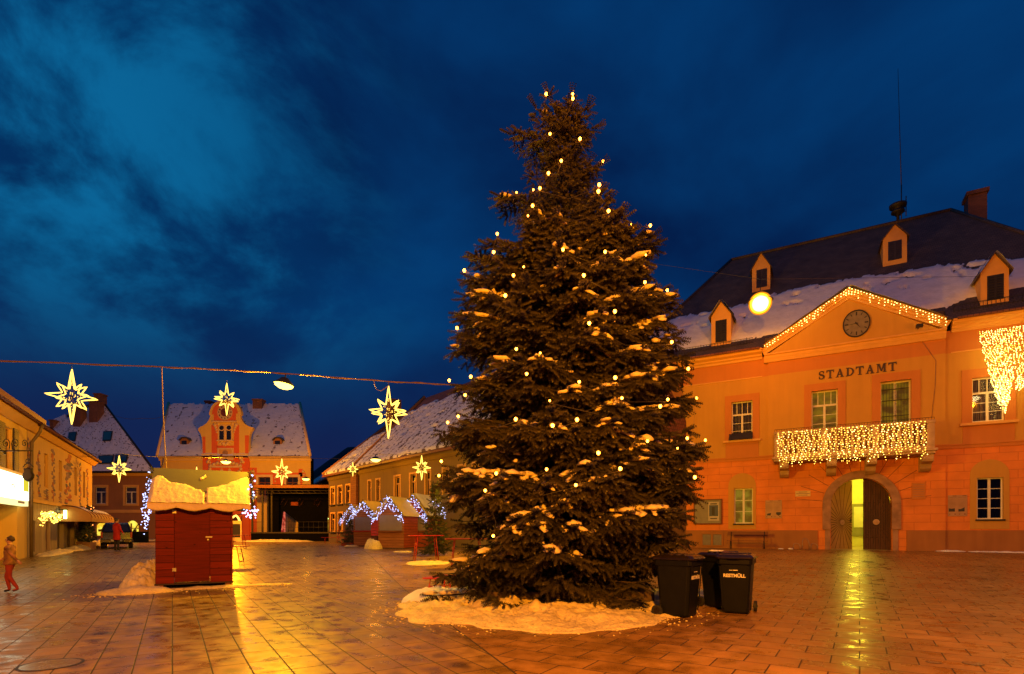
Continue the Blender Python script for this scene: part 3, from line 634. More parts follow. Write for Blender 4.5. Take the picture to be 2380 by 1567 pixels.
# ------------------------------------------------------------------ lamps over the square
M['glare_globe'] = None
def globe_mat():  # oversized globe stands for the lamp's glare; its white-to-orange falloff is painted glow
    m = bpy.data.materials.new('glare_falloff'); m.use_nodes = True; nt = m.node_tree; nt.nodes.clear(); o = nt.nodes.new('ShaderNodeOutputMaterial'); e = nt.nodes.new('ShaderNodeEmission'); w = nt.nodes.new('ShaderNodeLayerWeight'); w.inputs[0].default_value = 0.5
    r = nt.nodes.new('ShaderNodeValToRGB'); r.color_ramp.elements[0].position = 0.12; r.color_ramp.elements[0].color = (1, 0.75, 0.42, 1); r.color_ramp.elements[1].position = 0.62; r.color_ramp.elements[1].color = (0.16, 0.045, 0.0008, 1); q = r.color_ramp.elements.new(0.32); q.color = (0.6, 0.28, 0.012, 1)
    e.inputs[1].default_value = 7; nt.links.new(w.outputs['Facing'], r.inputs[0]); nt.links.new(r.outputs[0], e.inputs[0]); nt.links.new(e.outputs[0], o.inputs[0]); M['glare_globe'] = m
globe_mat()
def hung_lamp(loc, label, power, col, glass, r=0.34, hang=0.5, tilt=0.0, group='dish lamps hung over the square'):
    t = thing('street_lamp', label, 'street lamp', loc, 0, group)
    t.rotation_euler = (0, tilt, 0)
    MB().lathe([(0.05, 0.20), (0.10, 0.19), (r * 0.55, 0.12), (r, 0.0), (r * 0.97, -0.01), (r * 0.5, 0.09), (0.05, 0.16)], n=24).build('lamp_shade', 'dark_metal', t)
    if glass == 'glare_globe':
        MB().ball((0, 0, -0.12), 0.72).build('glare_globe', glass, t).modifiers.new('round', 'SUBSURF').render_levels = 3
    else: MB().lathe([(0.03, -0.16 * r / 0.34), (r * 0.45, -0.15 * r / 0.34), (r * 0.82, -0.07), (r * 0.90, -0.012), (r * 0.5, 0.03), (0.02, 0.03)], n=24).build('lamp_glass', glass, t)
    MB().tube([(0, 0, 0.19), (0, 0, 0.19 + hang)], 0.018, 6).build('hanger', 'dark_metal', t)
    ld = bpy.data.lights.new('sodium_light', 'POINT'); ld.energy = power; ld.color = col; ld.shadow_soft_size = 0.16
    lo = bpy.data.objects.new('light', ld); COL.objects.link(lo); lo.parent = t; lo.location = (0, 0, -0.42 if glass != 'glare_globe' else -1.0)
    return t
ORG = (1.0, 0.265, 0.004); YEL = (1.0, 0.50, 0.008); AMB = (1.0, 0.36, 0.006)
L_MAIN = P3(1767, 700, 26.8)
hung_lamp(L_MAIN, 'glaring orange street lamp hung before the town hall roof', 650, ORG, 'glare_globe', r=0.60, hang=0.9)
L_LEFT = P3(660, 893, 16.0)
hung_lamp(L_LEFT, 'bright yellow street lamp hanging under the cable, left of the big spruce', 2000, YEL, 'lamp_yel', r=0.30, hang=0.12, tilt=R(10))
hung_lamp(P3(525, 1073, 44), 'small street lamp hanging in front of the clock gable', 6500, AMB, 'lamp_yel', r=0.42, hang=0.15)
hung_lamp(P3(873, 1068, 36), 'street lamp hanging before the snowy roofs above the market stalls', 150, AMB, 'lamp_yel', r=0.36, hang=0.15)
hung_lamp(P3(711, 1113, 50), 'small street lamp above the stage roof, by the right edge of the clock house', 60, AMB, 'lamp_yel', r=0.36, hang=0.15)
hung_lamp(P3(1215, 970, 22), 'street lamp hanging hidden behind the big spruce', 3200, YEL, 'lamp_yel', r=0.36, hang=0.15)
# the same lamps go on along the square beside and behind the camera
hung_lamp(Vector((20.5, 19.0, 9.6)), 'orange street lamp hung beyond the right edge of the view', 800, ORG, 'lamp_hot', r=0.5, hang=0.8)
hung_lamp(Vector((1.0, -3.0, 7.4)), 'orange street lamp hung over the square behind the camera', 15500, (1.0, 0.31, 0.004), 'lamp_hot', r=0.5, hang=0.8)
hung_lamp(Vector((-19.0, 9.5, 7.5)), 'yellow street lamp hung over the street beyond the left edge of the view', 800, AMB, 'lamp_yel', r=0.4, hang=0.8)

# ------------------------------------------------------------------ town hall
F = Frame.thru(pt(1599, 33.1), pt(2379, 25.6))
def town_hall():
    T = thing('town_hall', 'two storey yellow and salmon town hall with arched gate, lit balcony and clock pediment', 'town hall', (F.o[0], F.o[1], 0), F.a)
    x0 = F.x(1446); x1 = F.x(2690); ax = F.x(1785); bx = F.x(2196)          # building ends, central bay
    zc = F.z(2290, 762); zf = F.z(2290, 811)                                  # cornice underside, frieze underside
    zb = F.z(2196, 1043); zp = 1.5; g = zg(28) - 0.05
    pj = 0.12                                                                 # the central bay stands slightly proud
    # openings -------------------------------------------------
    W1 = (F.x(1700), F.x(1749), F.z(1725, 1021), F.z(1725, 933)); W2 = (F.x(1886), F.x(1947), F.z(1916, 1006), F.z(1916, 908))
    W3 = (F.x(2046), F.x(2117), F.z(2081, 1000), F.z(2081, 886)); W4 = (F.x(2259), F.x(2335), F.z(2297, 979), F.z(2297, 876))
    W0 = (W1[0] - 4.6, W1[1] - 4.6, W1[2], W1[3]); W5 = (W4[0] + 4.6, W4[1] + 4.6, W4[2], W4[3])
    G1 = (F.x(1706), F.x(1750), F.z(1728, 1217), F.z(1728, 1135)); G2 = (F.x(2270), F.x(2332), F.z(2300, 1207), F.z(2300, 1110))
    G0 = (G1[0] - 4.6, G1[1] - 4.6, G1[2], G1[3]); G3 = (G2[0] + 4.6, G2[1] + 4.6, G2[2], G2[3])
    D = (F.x(1931), F.x(2072), g, F.z(2000, 1112)); spring = D[3] - (D[1] - D[0]) / 2 * 1.02
    # walls ----------------------------------------------------
    w = MB()
    for a, b, y, ops_u, ops_g in ((x0, ax, 0, [W0, W1], [G0, G1]), (ax, bx, -pj, [W2, W3], [(D[0], D[1], zp - 9, D[3], spring)]), (bx, x1, 0, [W4, W5], [G2, G3])):
        wall_open(w, a, b, zb, zf, y, [o for o in ops_u], 0.24 + (pj if y else 0), 0, 3)
        w.face([(a, y, zf), (b, y, zf), (b, y, zc + 0.1), (a, y, zc + 0.1)], 1)
        if y:
            wall_open(w, a, b, g, zb, y, [(D[0], D[1], g, D[3], spring)], 0.5, 2, 2)
        else: wall_open(w, a, b, zp, zb, y, ops_g, 0.3, 2, 3)
    w.face([(x0, 0, g), (x0, 14, g), (x0, 14, zc + 0.1), (x0, 0, zc + 0.1)], 0); w.face([(x1, 0, g), (x1, 14, g), (x1, 14, zc + 0.1), (x1, 0, zc + 0.1)], 0); w.face([(x0, 14, g), (x1, 14, g), (x1, 14, zc), (x0, 14, zc)], 0)
    for x in (ax, bx): w.face([(x, -pj, g), (x, 0, g), (x, 0, zc + 0.1), (x, -pj, zc + 0.1)], 0)
    # dark rooms behind the panes
    w.build('wall', ['wall_cream', 'wall_frieze', 'rustic', 'trim'], T, fix=False)
    r = MB(); r.face([(x0, 1.6, g), (D[0] - 1.2, 1.6, g), (D[0] - 1.2, 1.6, zc), (x0, 1.6, zc)]); r.face([(D[1] + 1.2, 1.6, g), (x1, 1.6, g), (x1, 1.6, zc), (D[1] + 1.2, 1.6, zc)]); r.face([(D[0] - 1.2, 1.6, zb), (D[1] + 1.2, 1.6, zb), (D[1] + 1.2, 1.6, zc), (D[0] - 1.2, 1.6, zc)])
    r.build('inner_wall', 'black', T)
    dj = 0.62
    for a, b, y in ((x0, ax, 0), (ax, D[0] - dj, -pj), (D[1] + dj, bx, -pj), (bx, x1, 0)): MB().box(a + 0.003, b - 0.003, y - 0.07, y + 0.05, g - 0.3, zp).build('plinth', 'plinth', T, bevel=0.01)
    # belt course, cornice ------------------------------------
    b = MB()
    for a, c, y in ((x0, ax - 0.01, 0), (ax - 0.01, bx + 0.01, -pj), (bx + 0.01, x1, 0)):
        b.box(a, c, y - 0.05, y + 0.05, zb - 0.03, zb + 0.13); b.box(a, c, y - 0.09, y + 0.05, zb + 0.13, zb + 0.20)
    b.build('belt_course', 'wall_frieze', T)
    def corn(a, e, y):
        c = MB()
        c.prismx([(y + 0.1, zc - 0.02), (y - 0.08, zc - 0.02), (y - 0.10, zc + 0.10), (y - 0.20, zc + 0.16), (y - 0.22, zc + 0.24), (y - 0.42, zc + 0.34), (y - 0.46, zc + 0.42), (y - 0.52, zc + 0.44), (y - 0.52, zc + 0.52), (y + 0.1, zc + 0.54)], a, e)
        c.box(a, e, y - 0.035, y + 0.05, zf - 0.02, zf + 0.05); c.build('cornice', 'trim', T)
    corn(x0 - 0.4, ax - 0.3, 0); corn(bx + 0.25, x1 + 0.4, 0)
    # pediment -------------------------------------------------
    pl = F.x(1775, -0.6); pr = F.x(2203, -0.6); pc = (pl + pr) / 2; za = F.z(1975, 688, -0.6); zk = zc - 0.25
    y = -pj
    t = MB(); t.prism([(pl + 0.12, zk + 0.40), (pr - 0.12, zk + 0.40), (pc, za + 0.06)], y - 0.02, y + 0.3); t.build('tympanum', 'wall_cream', T)
    q = MB()
    q.prismx([(y + 0.1, zk - 0.05), (y - 0.10, zk - 0.05), (y - 0.14, zk + 0.10), (y - 0.18, zk + 0.18), (y - 0.20, zk + 0.30), (y - 0.28, zk + 0.34), (y - 0.28, zk + 0.42), (y + 0.1, zk + 0.44)], pl, pr)
    th = 0.50
    for sgn, xe in ((1, pl), (-1, pr)):
        dx = pc - xe; dz = za - (zk + 0.42); ln = math.hypot(dx, dz); nx, nz = -dz / ln * sgn, abs(dx) / ln
        for (o0, o1, yy) in ((0.0, 0.16, -0.08), (0.16, 0.30, -0.14), (0.30, th, -0.22)):
            q.prism([(xe + nx * o0 * (1 if sgn > 0 else 1), zk + 0.42 + nz * o0 - 0.42 * 0), (pc, za - th * 0.0 + o0 * 1.12 - 0.0), (pc, za + o1 * 1.12), (xe + nx * o1, zk + 0.42 + nz * o1)], y + yy, y + 0.2)
    q.build('pediment', 'trim', T)
    global PED; PED = (pl, pr, pc, zk + 0.42, za, y)
    # clock
    cx, cz = F.xz(1990.6, 752, -0.2); k = MB(); k.disc((cx, cz), 0.68, y - 0.07, y - 0.03, 40)
    ck = k.build('clock', 'clock_face', T); k = MB(); k.disc((cx, cz), 0.73, y - 0.10, y - 0.02, 40, rin=0.67); k.build('clock_rim', 'dark_metal', ck); ck.scale.x = 0.86; ck.location.x = cx * 0.14
    k = MB()
    for i in range(12):
        k = MB(); a = math.pi * i / 6; L1, L0 = 0.62, (0.48 if i % 3 else 0.43); wd = 0.022 if i % 3 else 0.036
        sx, sz = math.sin(a), math.cos(a)
        k.prism([(cx + sx * L0 + sz * wd, cz + sz * L0 - sx * wd), (cx + sx * L1 + sz * wd, cz + sz * L1 - sx * wd), (cx + sx * L1 - sz * wd, cz + sz * L1 + sx * wd), (cx + sx * L0 - sz * wd, cz + sz * L0 + sx * wd)], y - 0.083, y - 0.071); k.build('hour_mark', 'print_dark', ck)
    k = MB()
    for a, L1, wd in ((R(268), 0.50, 0.022), (R(140), 0.34, 0.034)):
        sx, sz = math.sin(a), math.cos(a)
        k.prism([(cx - sx * 0.1 + sz * wd, cz - sz * 0.1 - sx * wd), (cx + sx * L1, cz + sz * L1), (cx - sx * 0.1 - sz * wd, cz - sz * 0.1 + sx * wd)], y - 0.095, y - 0.086)
    k.disc((cx, cz), 0.05, y - 0.10, y - 0.08, 12); k.build('clock_hands', 'print_dark', ck)
    # main roof ------------------------------------------------
    e0 = -0.5; ze = zc + 0.54; dp = 9.0
    zr = (F.z(1700, 603, dp) + F.z(2210, 491, dp)) / 2; m = (zr - ze) / (dp - e0)
    rl = F.x(1700, dp); rr = F.x(2210, dp); xl = x0 - 0.5; xr = x1 + 0.5; yb = 2 * dp - e0
    V = [(xl, e0, ze), (xr, e0, ze), (xr, yb, ze), (xl, yb, ze), (rl, dp, zr), (rr, dp, zr)]
    na, nb, nt_ = F.x(1775, -0.6), F.x(2203, -0.6), 0.14; zn_ = ze + m * (nt_ - e0)     # the front slope is notched for the pediment
    V += [(na, e0, ze), (na, nt_, zn_), (nb, nt_, zn_), (nb, e0, ze), (na, nt_, ze), (nb, nt_, ze)]
    ro = MB(); ro.add(V, [(0, 6, 7, 8, 9, 1, 5, 4), (1, 2, 5), (2, 3, 4, 5), (3, 0, 4), (3, 2, 1, 9, 11, 10, 6, 0), (6, 10, 7), (9, 8, 11), (10, 11, 8, 7)]); roof = ro.build('roof', 'roof_tile', T)
    rd = MB(); rd.tube([(rl, dp, zr + 0.03), (rr, dp, zr + 0.03)], 0.12, 8); rd.tube([(rl, dp, zr + 0.02), (xl, e0, ze + 0.03)], 0.11, 8); rd.tube([(rr, dp, zr + 0.02), (xr, e0, ze + 0.03)], 0.11, 8); rd.build('ridge_tiles', 'roof_tile', roof)
    global ROOF; ROOF = (e0, ze, m)
    def on(u, v): return Vector(F.slope(u, v, e0, ze, m))
    top = [(1450, 760), (1560, 745), (1636, 725), (1700, 716), (1790, 690), (1863, 668), (1967, 653), (2050, 640), (2107, 630), (2212, 612), (2300, 606), (2379, 598), (2520, 590)]
    tp = [on(*a) for a in top]; txs = [a.x for a in tp]; tts = [a.y for a in tp]
    L_ = xr - xl; zt = ze + m * (8.2 - e0)
    def thick(a, b, X, Y):
        x = xl + a * L_; t = e0 + b * (8.2 - e0); lim = float(np.interp(x, txs, tts)) + 0.28 * fbm(x * 1.3, 2.0, 4) + 0.22 * fbm(x * 4.1, t * 3, 9)
        lo = 0.30 + 0.22 * fbm(x * 0.9, 7.0, 2)
        if x > bx: lo += 0.55 * min(1, (x - bx) / 1.5)
        if x < F.x(1690): lo += 0.1
        hl = (t - e0) / (dp - e0) * (rl - xl) + xl; hr = xr - (t - e0) / (dp - e0) * (xr - rr)
        if na - 0.1 < x < nb + 0.1 and t < 0.45: return -1
        ed = min(lim - t, t - lo, x - hl, hr - x)
        if ed <= 0: return -1
        hole = fbm(x * 1.7, t * 2.6, 6)
        if lim - t < 1.6 and hole > 0.36 - 0.05 * (lim - t): return -1
        return min(0.15, 0.05 + ed * 0.25) + 0.03 * fbm(x * 1.4, t * 1.8, 3)
    s = MB(); sheet(s, (xl, e0, ze), (xr, e0, ze), (xr, 8.2, zt), (xl, 8.2, zt), 260, 70, thick); s.build('roof_snow', 'snow', roof)
    # little pediment roof running back into the main slope
    pz = za + 0.50 * 1.12; pb = (pz - ze) / m + e0; sl = (zk + 0.85 - ze) / m + e0
    pr_ = MB(); pr_.add([(pl - 0.1, y - 0.32, zk + 0.88), (pc, y - 0.32, pz + 0.03), (pr + 0.1, y - 0.32, zk + 0.88), (pl - 0.1, sl + 0.35, zk + 0.88), (pc, pb + 0.1, pz + 0.03), (pr + 0.1, sl + 0.35, zk + 0.88)], [(0, 1, 4, 3), (1, 2, 5, 4)])
    pr_.build('pediment_roof', 'roof_tile', roof)
    s = MB()
    sheet(s, (pl, y - 0.28, zk + 0.90), (pl, sl, zk + 0.90), (pc, pb, pz + 0.05), (pc, y - 0.28, pz + 0.05), 12, 24, lambda a, b, X, Y: 0.09 + 0.03 * fbm(X * 2, Y * 2, 3))
    sheet(s, (pr, y - 0.28, zk + 0.90), (pr, sl, zk + 0.90), (pc, pb, pz + 0.05), (pc, y - 0.28, pz + 0.05), 12, 24, lambda a, b, X, Y: 0.09 + 0.03 * fbm(X * 2, Y * 2, 5))
    s.build('pediment_snow', 'snow', roof)
    # gutter, snow guards along the eaves ---------------------
    MB().tube([(xl, e0 - 0.06, ze - 0.02), (ax - 0.4, e0 - 0.06, ze - 0.02)], 0.075, 8).build('gutter', 'roof_red', roof); MB().tube([(bx + 0.4, e0 - 0.06, ze - 0.02), (xr, e0 - 0.06, ze - 0.02)], 0.075, 8).build('gutter', 'roof_red', roof)
    for a, e in ((xl + 0.3, ax - 0.8), (bx + 0.35, xr - 0.3)):
        gd = MB(); n = int((e - a) / 0.16)
        def sg(x, t, h): return (x, e0 + t, ze + m * t + h)
        for hh in (0.06, 0.34): gd.tube([sg(a, 0.42, hh), sg(e, 0.42, hh)], 0.014, 4)
        for i in range(n + 1): x = a + (e - a) * i / n; gd.tube([sg(x, 0.42, 0.0), sg(x, 0.42, 0.40 if i % 8 == 0 else 0.34)], 0.010 if i % 8 else 0.016, 4)
        gd.build('snow_guard', 'dark_metal', roof)
    # dormers --------------------------------------------------
    def dormer(u0, u1, v0, v1, va, shu, snow):
        bc = on((u0 + u1) / 2, v1); t = bc.y; fx0 = F.x(u0, t); fx1 = F.x(u1, t); um = (u0 + u1) / 2
        z0 = bc.z - 0.05; z1 = F.z(um, v0, t); zA = F.z(um, va, t); fc = (fx0 + fx1) / 2
        tb1 = (z1 - ze) / m + e0; tbA = (zA - ze) / m + e0
        d = MB(); d.add([(fx0, t, z0), (fx1, t, z0), (fx1, t, z1), (fc, t, zA), (fx0, t, z1), (fx0, tb1, z1), (fx1, tb1, z1)], [(0, 1, 2, 3, 4), (0, 4, 5), (1, 6, 2)])
        dd = d.build('dormer', 'trim', T)
        sx0, sx1 = F.x(shu[0], t), F.x(shu[1], t); sz0 = F.z((shu[0] + shu[1]) / 2, shu[3], t); sz1 = F.z((shu[0] + shu[1]) / 2, shu[2], t)
        sh = MB(); sh.box(sx0, sx1, t - 0.02, t + 0.02, sz0, sz1); n = 9
        for i in range(n):
            zz = sz0 + 0.05 + (sz1 - sz0 - 0.1) * (i + 0.5) / n
            for xa, xb in ((sx0 + 0.05, (sx0 + sx1) / 2 - 0.04), ((sx0 + sx1) / 2 + 0.04, sx1 - 0.05)): sh.prismx([(t - 0.05, zz - 0.03), (t - 0.02, zz + 0.035), (t - 0.02, zz - 0.01)], xa, xb)
        sh.build('shutter', 'shutter_blue' if not snow else 'dark_metal', dd)
        o = 0.12; rf = MB(); k = (zA - z1) / ((fx1 - fx0) / 2)
        e = 0.06
        for sg in (-1, 1):
            xe = fc + sg * ((fx1 - fx0) / 2 + o); zx = z1 - k * o
            rf.add([(xe, t - 0.15, zx), (fc, t - 0.15, zA), (fc, tbA + 0.1, zA), (xe, tb1 + 0.05, zx), (xe, t - 0.15, zx + e), (fc, t - 0.15, zA + e), (fc, tbA + 0.1, zA + e), (xe, tb1 + 0.05, zx + e)], [(0, 1, 2, 3), (4, 5, 6, 7), (0, 1, 5, 4), (0, 4, 7, 3)])
        rf.build('dormer_roof', 'roof_tile', dd)
        if snow:
            s = MB()
            for sg in (-1, 1):
                xe = fc + sg * ((fx1 - fx0) / 2 + o * 0.8); zx = z1 - k * o + e + 0.01
                sheet(s, (xe, t - 0.12, zx), (xe, tb1, zx), (fc, tbA, zA + e + 0.01), (fc, t - 0.12, zA + e + 0.01), 8, 8, lambda a, b, X, Y: 0.08 + 0.03 * fbm(X * 3, Y * 3, sg))
            s.build('dormer_snow', 'snow', dd)
    dormer(1653, 1699, 733, 802, 702, (1663, 1689, 744, 795), True)
    dormer(1748, 1790, 622, 676, 589, (1758, 1783, 626, 668), False)
    dormer(2052, 2108, 552, 615, 522, (2064, 2096, 560, 604), False)
    dormer(2279, 2345, 630, 705, 590, (2294, 2333, 639, 697), True)
    # chimney, siren, aerial ----------------------------------
    t = dp + 1.8; cxa, cxb = F.x(2245, t), F.x(2289, t); zz = F.z(2266, 452, t); ch = MB(); ch.box(cxa, cxb, t - 0.55, t + 0.55, zr - 4, zz - 0.25); ch.box(cxa - 0.1, cxb + 0.1, t - 0.65, t + 0.65, zz - 0.25, zz); ch.build('chimney', 'chimney', roof, bevel=0.02)
    t = dp; sx = F.x(2087, t); z0 = zr; zt_ = F.z(2087, 471, t); h = zt_ - z0
    sr = MB(); sr.lathe([(0.09, 0), (0.09, h * 0.35), (0.16, h * 0.36), (0.20, h * 0.48), (0.38, h * 0.50), (0.38, h * 0.58), (0.22, h * 0.62), (0.24, h * 0.74), (0.48, h * 0.78), (0.50, h * 0.90), (0.30, h * 0.97), (0.04, h)], (sx, t, z0 - 0.02), 20); sr.build('siren', 'dark_metal', roof)
    ax_ = F.x(2095, t); an = MB(); an.tube([(ax_, t, zr - 0.1), (ax_, t, zr + 2.4)], 0.035, 6); an.tube([(ax_, t, zr + 2.3), (F.x(2087, t), t, F.z(2087, 160, t))], [0.03, 0.012], 6)
    for i in range(3): an.tube([(ax_ + 0.25, t, zr + 0.3 + 0.35 * i), (ax_ + 0.25, t, zr + 0.9 + 0.35 * i)], 0.03, 6)
    an.tube([(ax_, t, zr + 0.6), (ax_ + 0.25, t, zr + 0.6)], 0.02, 5); an.build('aerial', 'dark_metal', roof)
    # windows --------------------------------------------------
    def surround(o, ext, y, apron=True, sill=True, par=None, topx=None):
        a, b, c_, d = o; s = MB(); e = ext
        s.box(a - e, a, y - 0.05, y + 0.03, c_ - 0.05, d + e * 1.1); s.box(b, b + e, y - 0.05, y + 0.03, c_ - 0.05, d + e * 1.1); s.box(a, b, y - 0.05, y + 0.03, d, d + e * 1.1)
        if apron: s.box(a - e * 0.9, b + e * 0.9, y - 0.04, y + 0.03, zb + 0.2, c_ - 0.17)
        s.build('window_surround', 'wall_frieze', par)
        if sill:
            s = MB(); s.box(a - e - 0.08, b + e + 0.08, y - 0.20, y + 0.03, c_ - 0.17, c_ - 0.05); s.build('sill', 'trim', par)
    for o in (W0, W1):
        f = window(T, *o, 0.16, pane='glass', curtain='curtained'); surround(o, 0.36, 0, par=f)
    sb = MB(); sb.prismx([(-0.30, W1[2] - 0.04), (0.1, W1[2] - 0.04), (0.14, W1[2] + 0.42), (-0.05, W1[2] + 0.35)], W1[0] - 0.12, W1[1] + 0.02); sb.build('sill_cover', 'dark_metal', T)
    f = window(T, *W2, 0.16, pane='lit_green'); surround(W2, 0.36, -pj, apron=False, sill=False, par=f)
    f = window(T, *W3, 0.16, pane='lit_green', transom=None, bars=0); surround(W3, 0.38, -pj, apron=False, sill=False, par=f)
    gr = MB(); n = 9
    for i in range(n): x = W3[0] + 0.08 + (W3[1] - W3[0] - 0.16) * (i + 0.5) / n; gr.box(x - 0.012, x + 0.012, 0.10, 0.125, W3[2] + 0.1, W3[3] - 0.1)
    for zz in (0.3, 0.62, 0.85): z_ = W3[2] + (W3[3] - W3[2]) * zz; gr.box(W3[0] + 0.07, W3[1] - 0.07, 0.095, 0.13, z_ - 0.02, z_ + 0.02)
    gr.build('window_grille', 'dark_metal', T)
    for o in (W4, W5):
        f = window(T, *o, 0.16, pane='glass', curtain='curtained', top=4); surround(o, 0.40, 0, par=f)
        gr = MB(); n = 8
        for i in range(2 * n): x = o[0] + 0.06 + (o[1] - o[0] - 0.12) * (i + 0.5) / (2 * n); gr.box(x - 0.010, x + 0.010, 0.22, 0.24, o[2] + 0.06, o[3] - 0.06)
        gr.build('window_blind', 'shutter_grey', f)
    def niche(o, u0, u1, vt, vb, par):
        a, b = F.x(u0), F.x(u1); zt = F.z((u0 + u1) / 2, vt); zbm = F.z((u0 + u1) / 2, vb); sp = zt - (b - a) / 2
        s = MB(); y = -0.03
        s.box(a, o[0], y, y + 0.05, zbm, sp); s.box(o[1], b, y, y + 0.05, zbm, sp); s.box(o[0], o[1], y, y + 0.05, zbm, o[2])
        s.prism([(o[0], o[3]), (o[1], o[3]), (o[1], sp), (b, sp)] + arch_pts(a, b, sp, zt, 18, True)[1:] + [(o[0], sp)], y, y + 0.05)
        s.build('window_niche', 'wall_cream', par)
        s = MB(); s.box(o[0] - 0.06, o[1] + 0.06, -0.10, 0.03, o[2] - 0.08, o[2]); s.build('sill', 'dark_metal', par)
    for o in (G0, G1):
        f = window(T, *o, 0.14, pane='lit_dim', transom=None, bars=2)
        if o is G1: niche(o, 1693, 1757, 1100, 1230, f)
    for o in (G2, G3):
        f = window(T, *o, 0.14, pane='glass', transom=None, bars=3, curtain='black')
        if o is G2: niche(o, 2254, 2346, 1068, 1230, f)
    # gate -----------------------------------------------------
    gw = (D[1] - D[0]) / 2; gc = (D[0] + D[1]) / 2; y = -pj; ro_ = 0.40
    a = MB(); inn = arch_pts(D[0], D[1], spring, D[3], 26); out = arch_pts(D[0] - ro_, D[1] + ro_, spring, D[3] + ro_, 26)
    for i in range(26): a.add([(inn[i][0], y - 0.09, inn[i][1]), (inn[i + 1][0], y - 0.09, inn[i + 1][1]), (out[i + 1][0], y - 0.09, out[i + 1][1]), (out[i][0], y - 0.09, out[i][1]),
                              (inn[i][0], y + 0.5, inn[i][1]), (inn[i + 1][0], y + 0.5, inn[i + 1][1]), (out[i + 1][0], y + 0.02, out[i + 1][1]), (out[i][0], y + 0.02, out[i][1])], [(0, 1, 2, 3), (0, 4, 5, 1), (3, 2, 6, 7)])
    a.box(D[0] - ro_, D[0], y - 0.09, y + 0.5, g + 1.15, spring); a.box(D[1], D[1] + ro_, y - 0.09, y + 0.5, g + 1.15, spring)
    a.box(D[0] - ro_ + 0.12, D[0] - 0.03, y - 0.05, y + 0.5, g, g + 1.15); a.box(D[1] + 0.03, D[1] + ro_ - 0.12, y - 0.05, y + 0.5, g, g + 1.15)
    a.build('gate_arch', 'stone_red', T, bevel=0.015)
    v = MB()                                                                 # joints fanning out round the gate
    for i in range(13):
        q = math.pi * (i + 0.5) / 13; c_, s_ = math.cos(q), math.sin(q); r0 = gw + ro_ + 0.02; r1 = r0 + 0.75 + 0.5 * abs(c_)
        pts = [(gc - c_ * rr - s_ * w_, spring + s_ * rr * 1.01 - c_ * w_) for rr, w_ in ((r0, 0.009), (r1, 0.009), (r1, -0.009), (r0, -0.009))]
        v.prism(pts, y - 0.006, y + 0.01)
    v.build('wall_joints', 'groove', T)
    def leaf(x_in, x_out, hx, ang, name_lbl, mt):
        """half an arched door with a sunburst of boards; hinged at x_out"""
        sgn = 1 if x_in > x_out else -1; wd = abs(x_in - x_out)
        e = bpy.data.objects.new('gate_leaf', None)
        pts = []
        for i in range(15):
            xx = wd * i / 14; xr_ = gw - xx; zz = spring + math.sqrt(max(0, gw * gw - xr_ * xr_)) * 1.02 - 0.008
            pts.append((sgn * xx, zz))
        poly = [(0, g + 0.06)] + pts + [(sgn * wd, g + 0.06)]
        mb = MB(); mb.prism(poly, 0, 0.07); o = mb.build('gate_leaf', mt, T, label=name_lbl); o.location = (x_out, 0.30, 0); o.rotation_euler = (0, 0, ang)
        cz = g + 1.55; cx = sgn * wd * 0.52; gv = MB()
        for i in range(30):
            q = 2 * math.pi * i / 30; c_, s_ = math.cos(q), math.sin(q); L = 0.12
            while True:
                L += 0.06; px, pz_ = cx + c_ * L, cz + s_ * L
                xx = abs(px); 
                if px * sgn < 0.03 or xx > wd - 0.03 or pz_ < g + 0.12: break
                xr_ = gw - xx
                if pz_ > spring + math.sqrt(max(0, gw * gw - xr_ * xr_)) - 0.06: break
                if L > 4: break
            gv.add([(cx + c_ * 0.14 - s_ * 0.010, -0.004, cz + s_ * 0.14 + c_ * 0.010), (cx + c_ * L - s_ * 0.016, -0.004, cz + s_ * L + c_ * 0.016), (cx + c_ * L + s_ * 0.016, -0.004, cz + s_ * L - c_ * 0.016), (cx + c_ * 0.14 + s_ * 0.010, -0.004, cz + s_ * 0.14 - c_ * 0.010)], [(0, 1, 2, 3)])
        gv.build('board_joints', 'groove', o)
        bo = MB(); bo.disc((cx, cz), 0.15, -0.04, -0.005, 20); bo.disc((cx, cz), 0.05, -0.08, -0.03, 12); bo.build('boss', 'balcony_stone', o)
        hd = MB(); hx_ = sgn * (wd - 0.10); hd.box(hx_ - 0.03, hx_ + 0.03, -0.02, -0.002, cz - 0.02, cz + 0.22); hd.tube([(hx_, -0.01, cz + 0.1), (hx_, -0.07, cz + 0.1), (hx_ - sgn * 0.14, -0.07, cz + 0.1)], 0.012, 6); hd.build('handle', 'dark_metal', o)
        return o
    xm = F.x(2006, 0.36)
    leaf(xm - 0.03, D[0] + 0.005, 0, R(44), 'gate leaf standing ajar, light painted into its pale brown', 'lit_leaf_wood')
    leaf(xm + 0.0, D[1] - 0.005, 0, R(0), 'dark brown closed gate leaf', 'dark_wood')
    # the lit passage behind the gate
    ps = MB(); pa, pb2 = D[0] - 0.5, D[1] + 0.5; yp = 9.0; zt = D[3] + 0.8
    ps.face([(pa, 0.4, g), (pa, yp, g), (pa, yp, zt), (pa, 0.4, zt)]); ps.face([(pb2, 0.4, g), (pb2, yp, g), (pb2, yp, zt), (pb2, 0.4, zt)]); ps.face([(pa, yp, g), (pb2, yp, g), (pb2, yp, zt), (pa, yp, zt)]); ps.face([(pa, 0.4, zt), (pb2, 0.4, zt), (pb2, yp, zt), (pa, yp, zt)])
    ps.build('passage_wall', 'passage', T)
    ps = MB(); ps.box(pa, pb2, -0.02, yp, g - 0.2, g + 0.055); ps.box(pb2 - 0.9, pb2 - 0.03, 5.0, 5.12, g + 1.3, g + 2.6); ps.build('passage_floor', 'passage_floor', T)
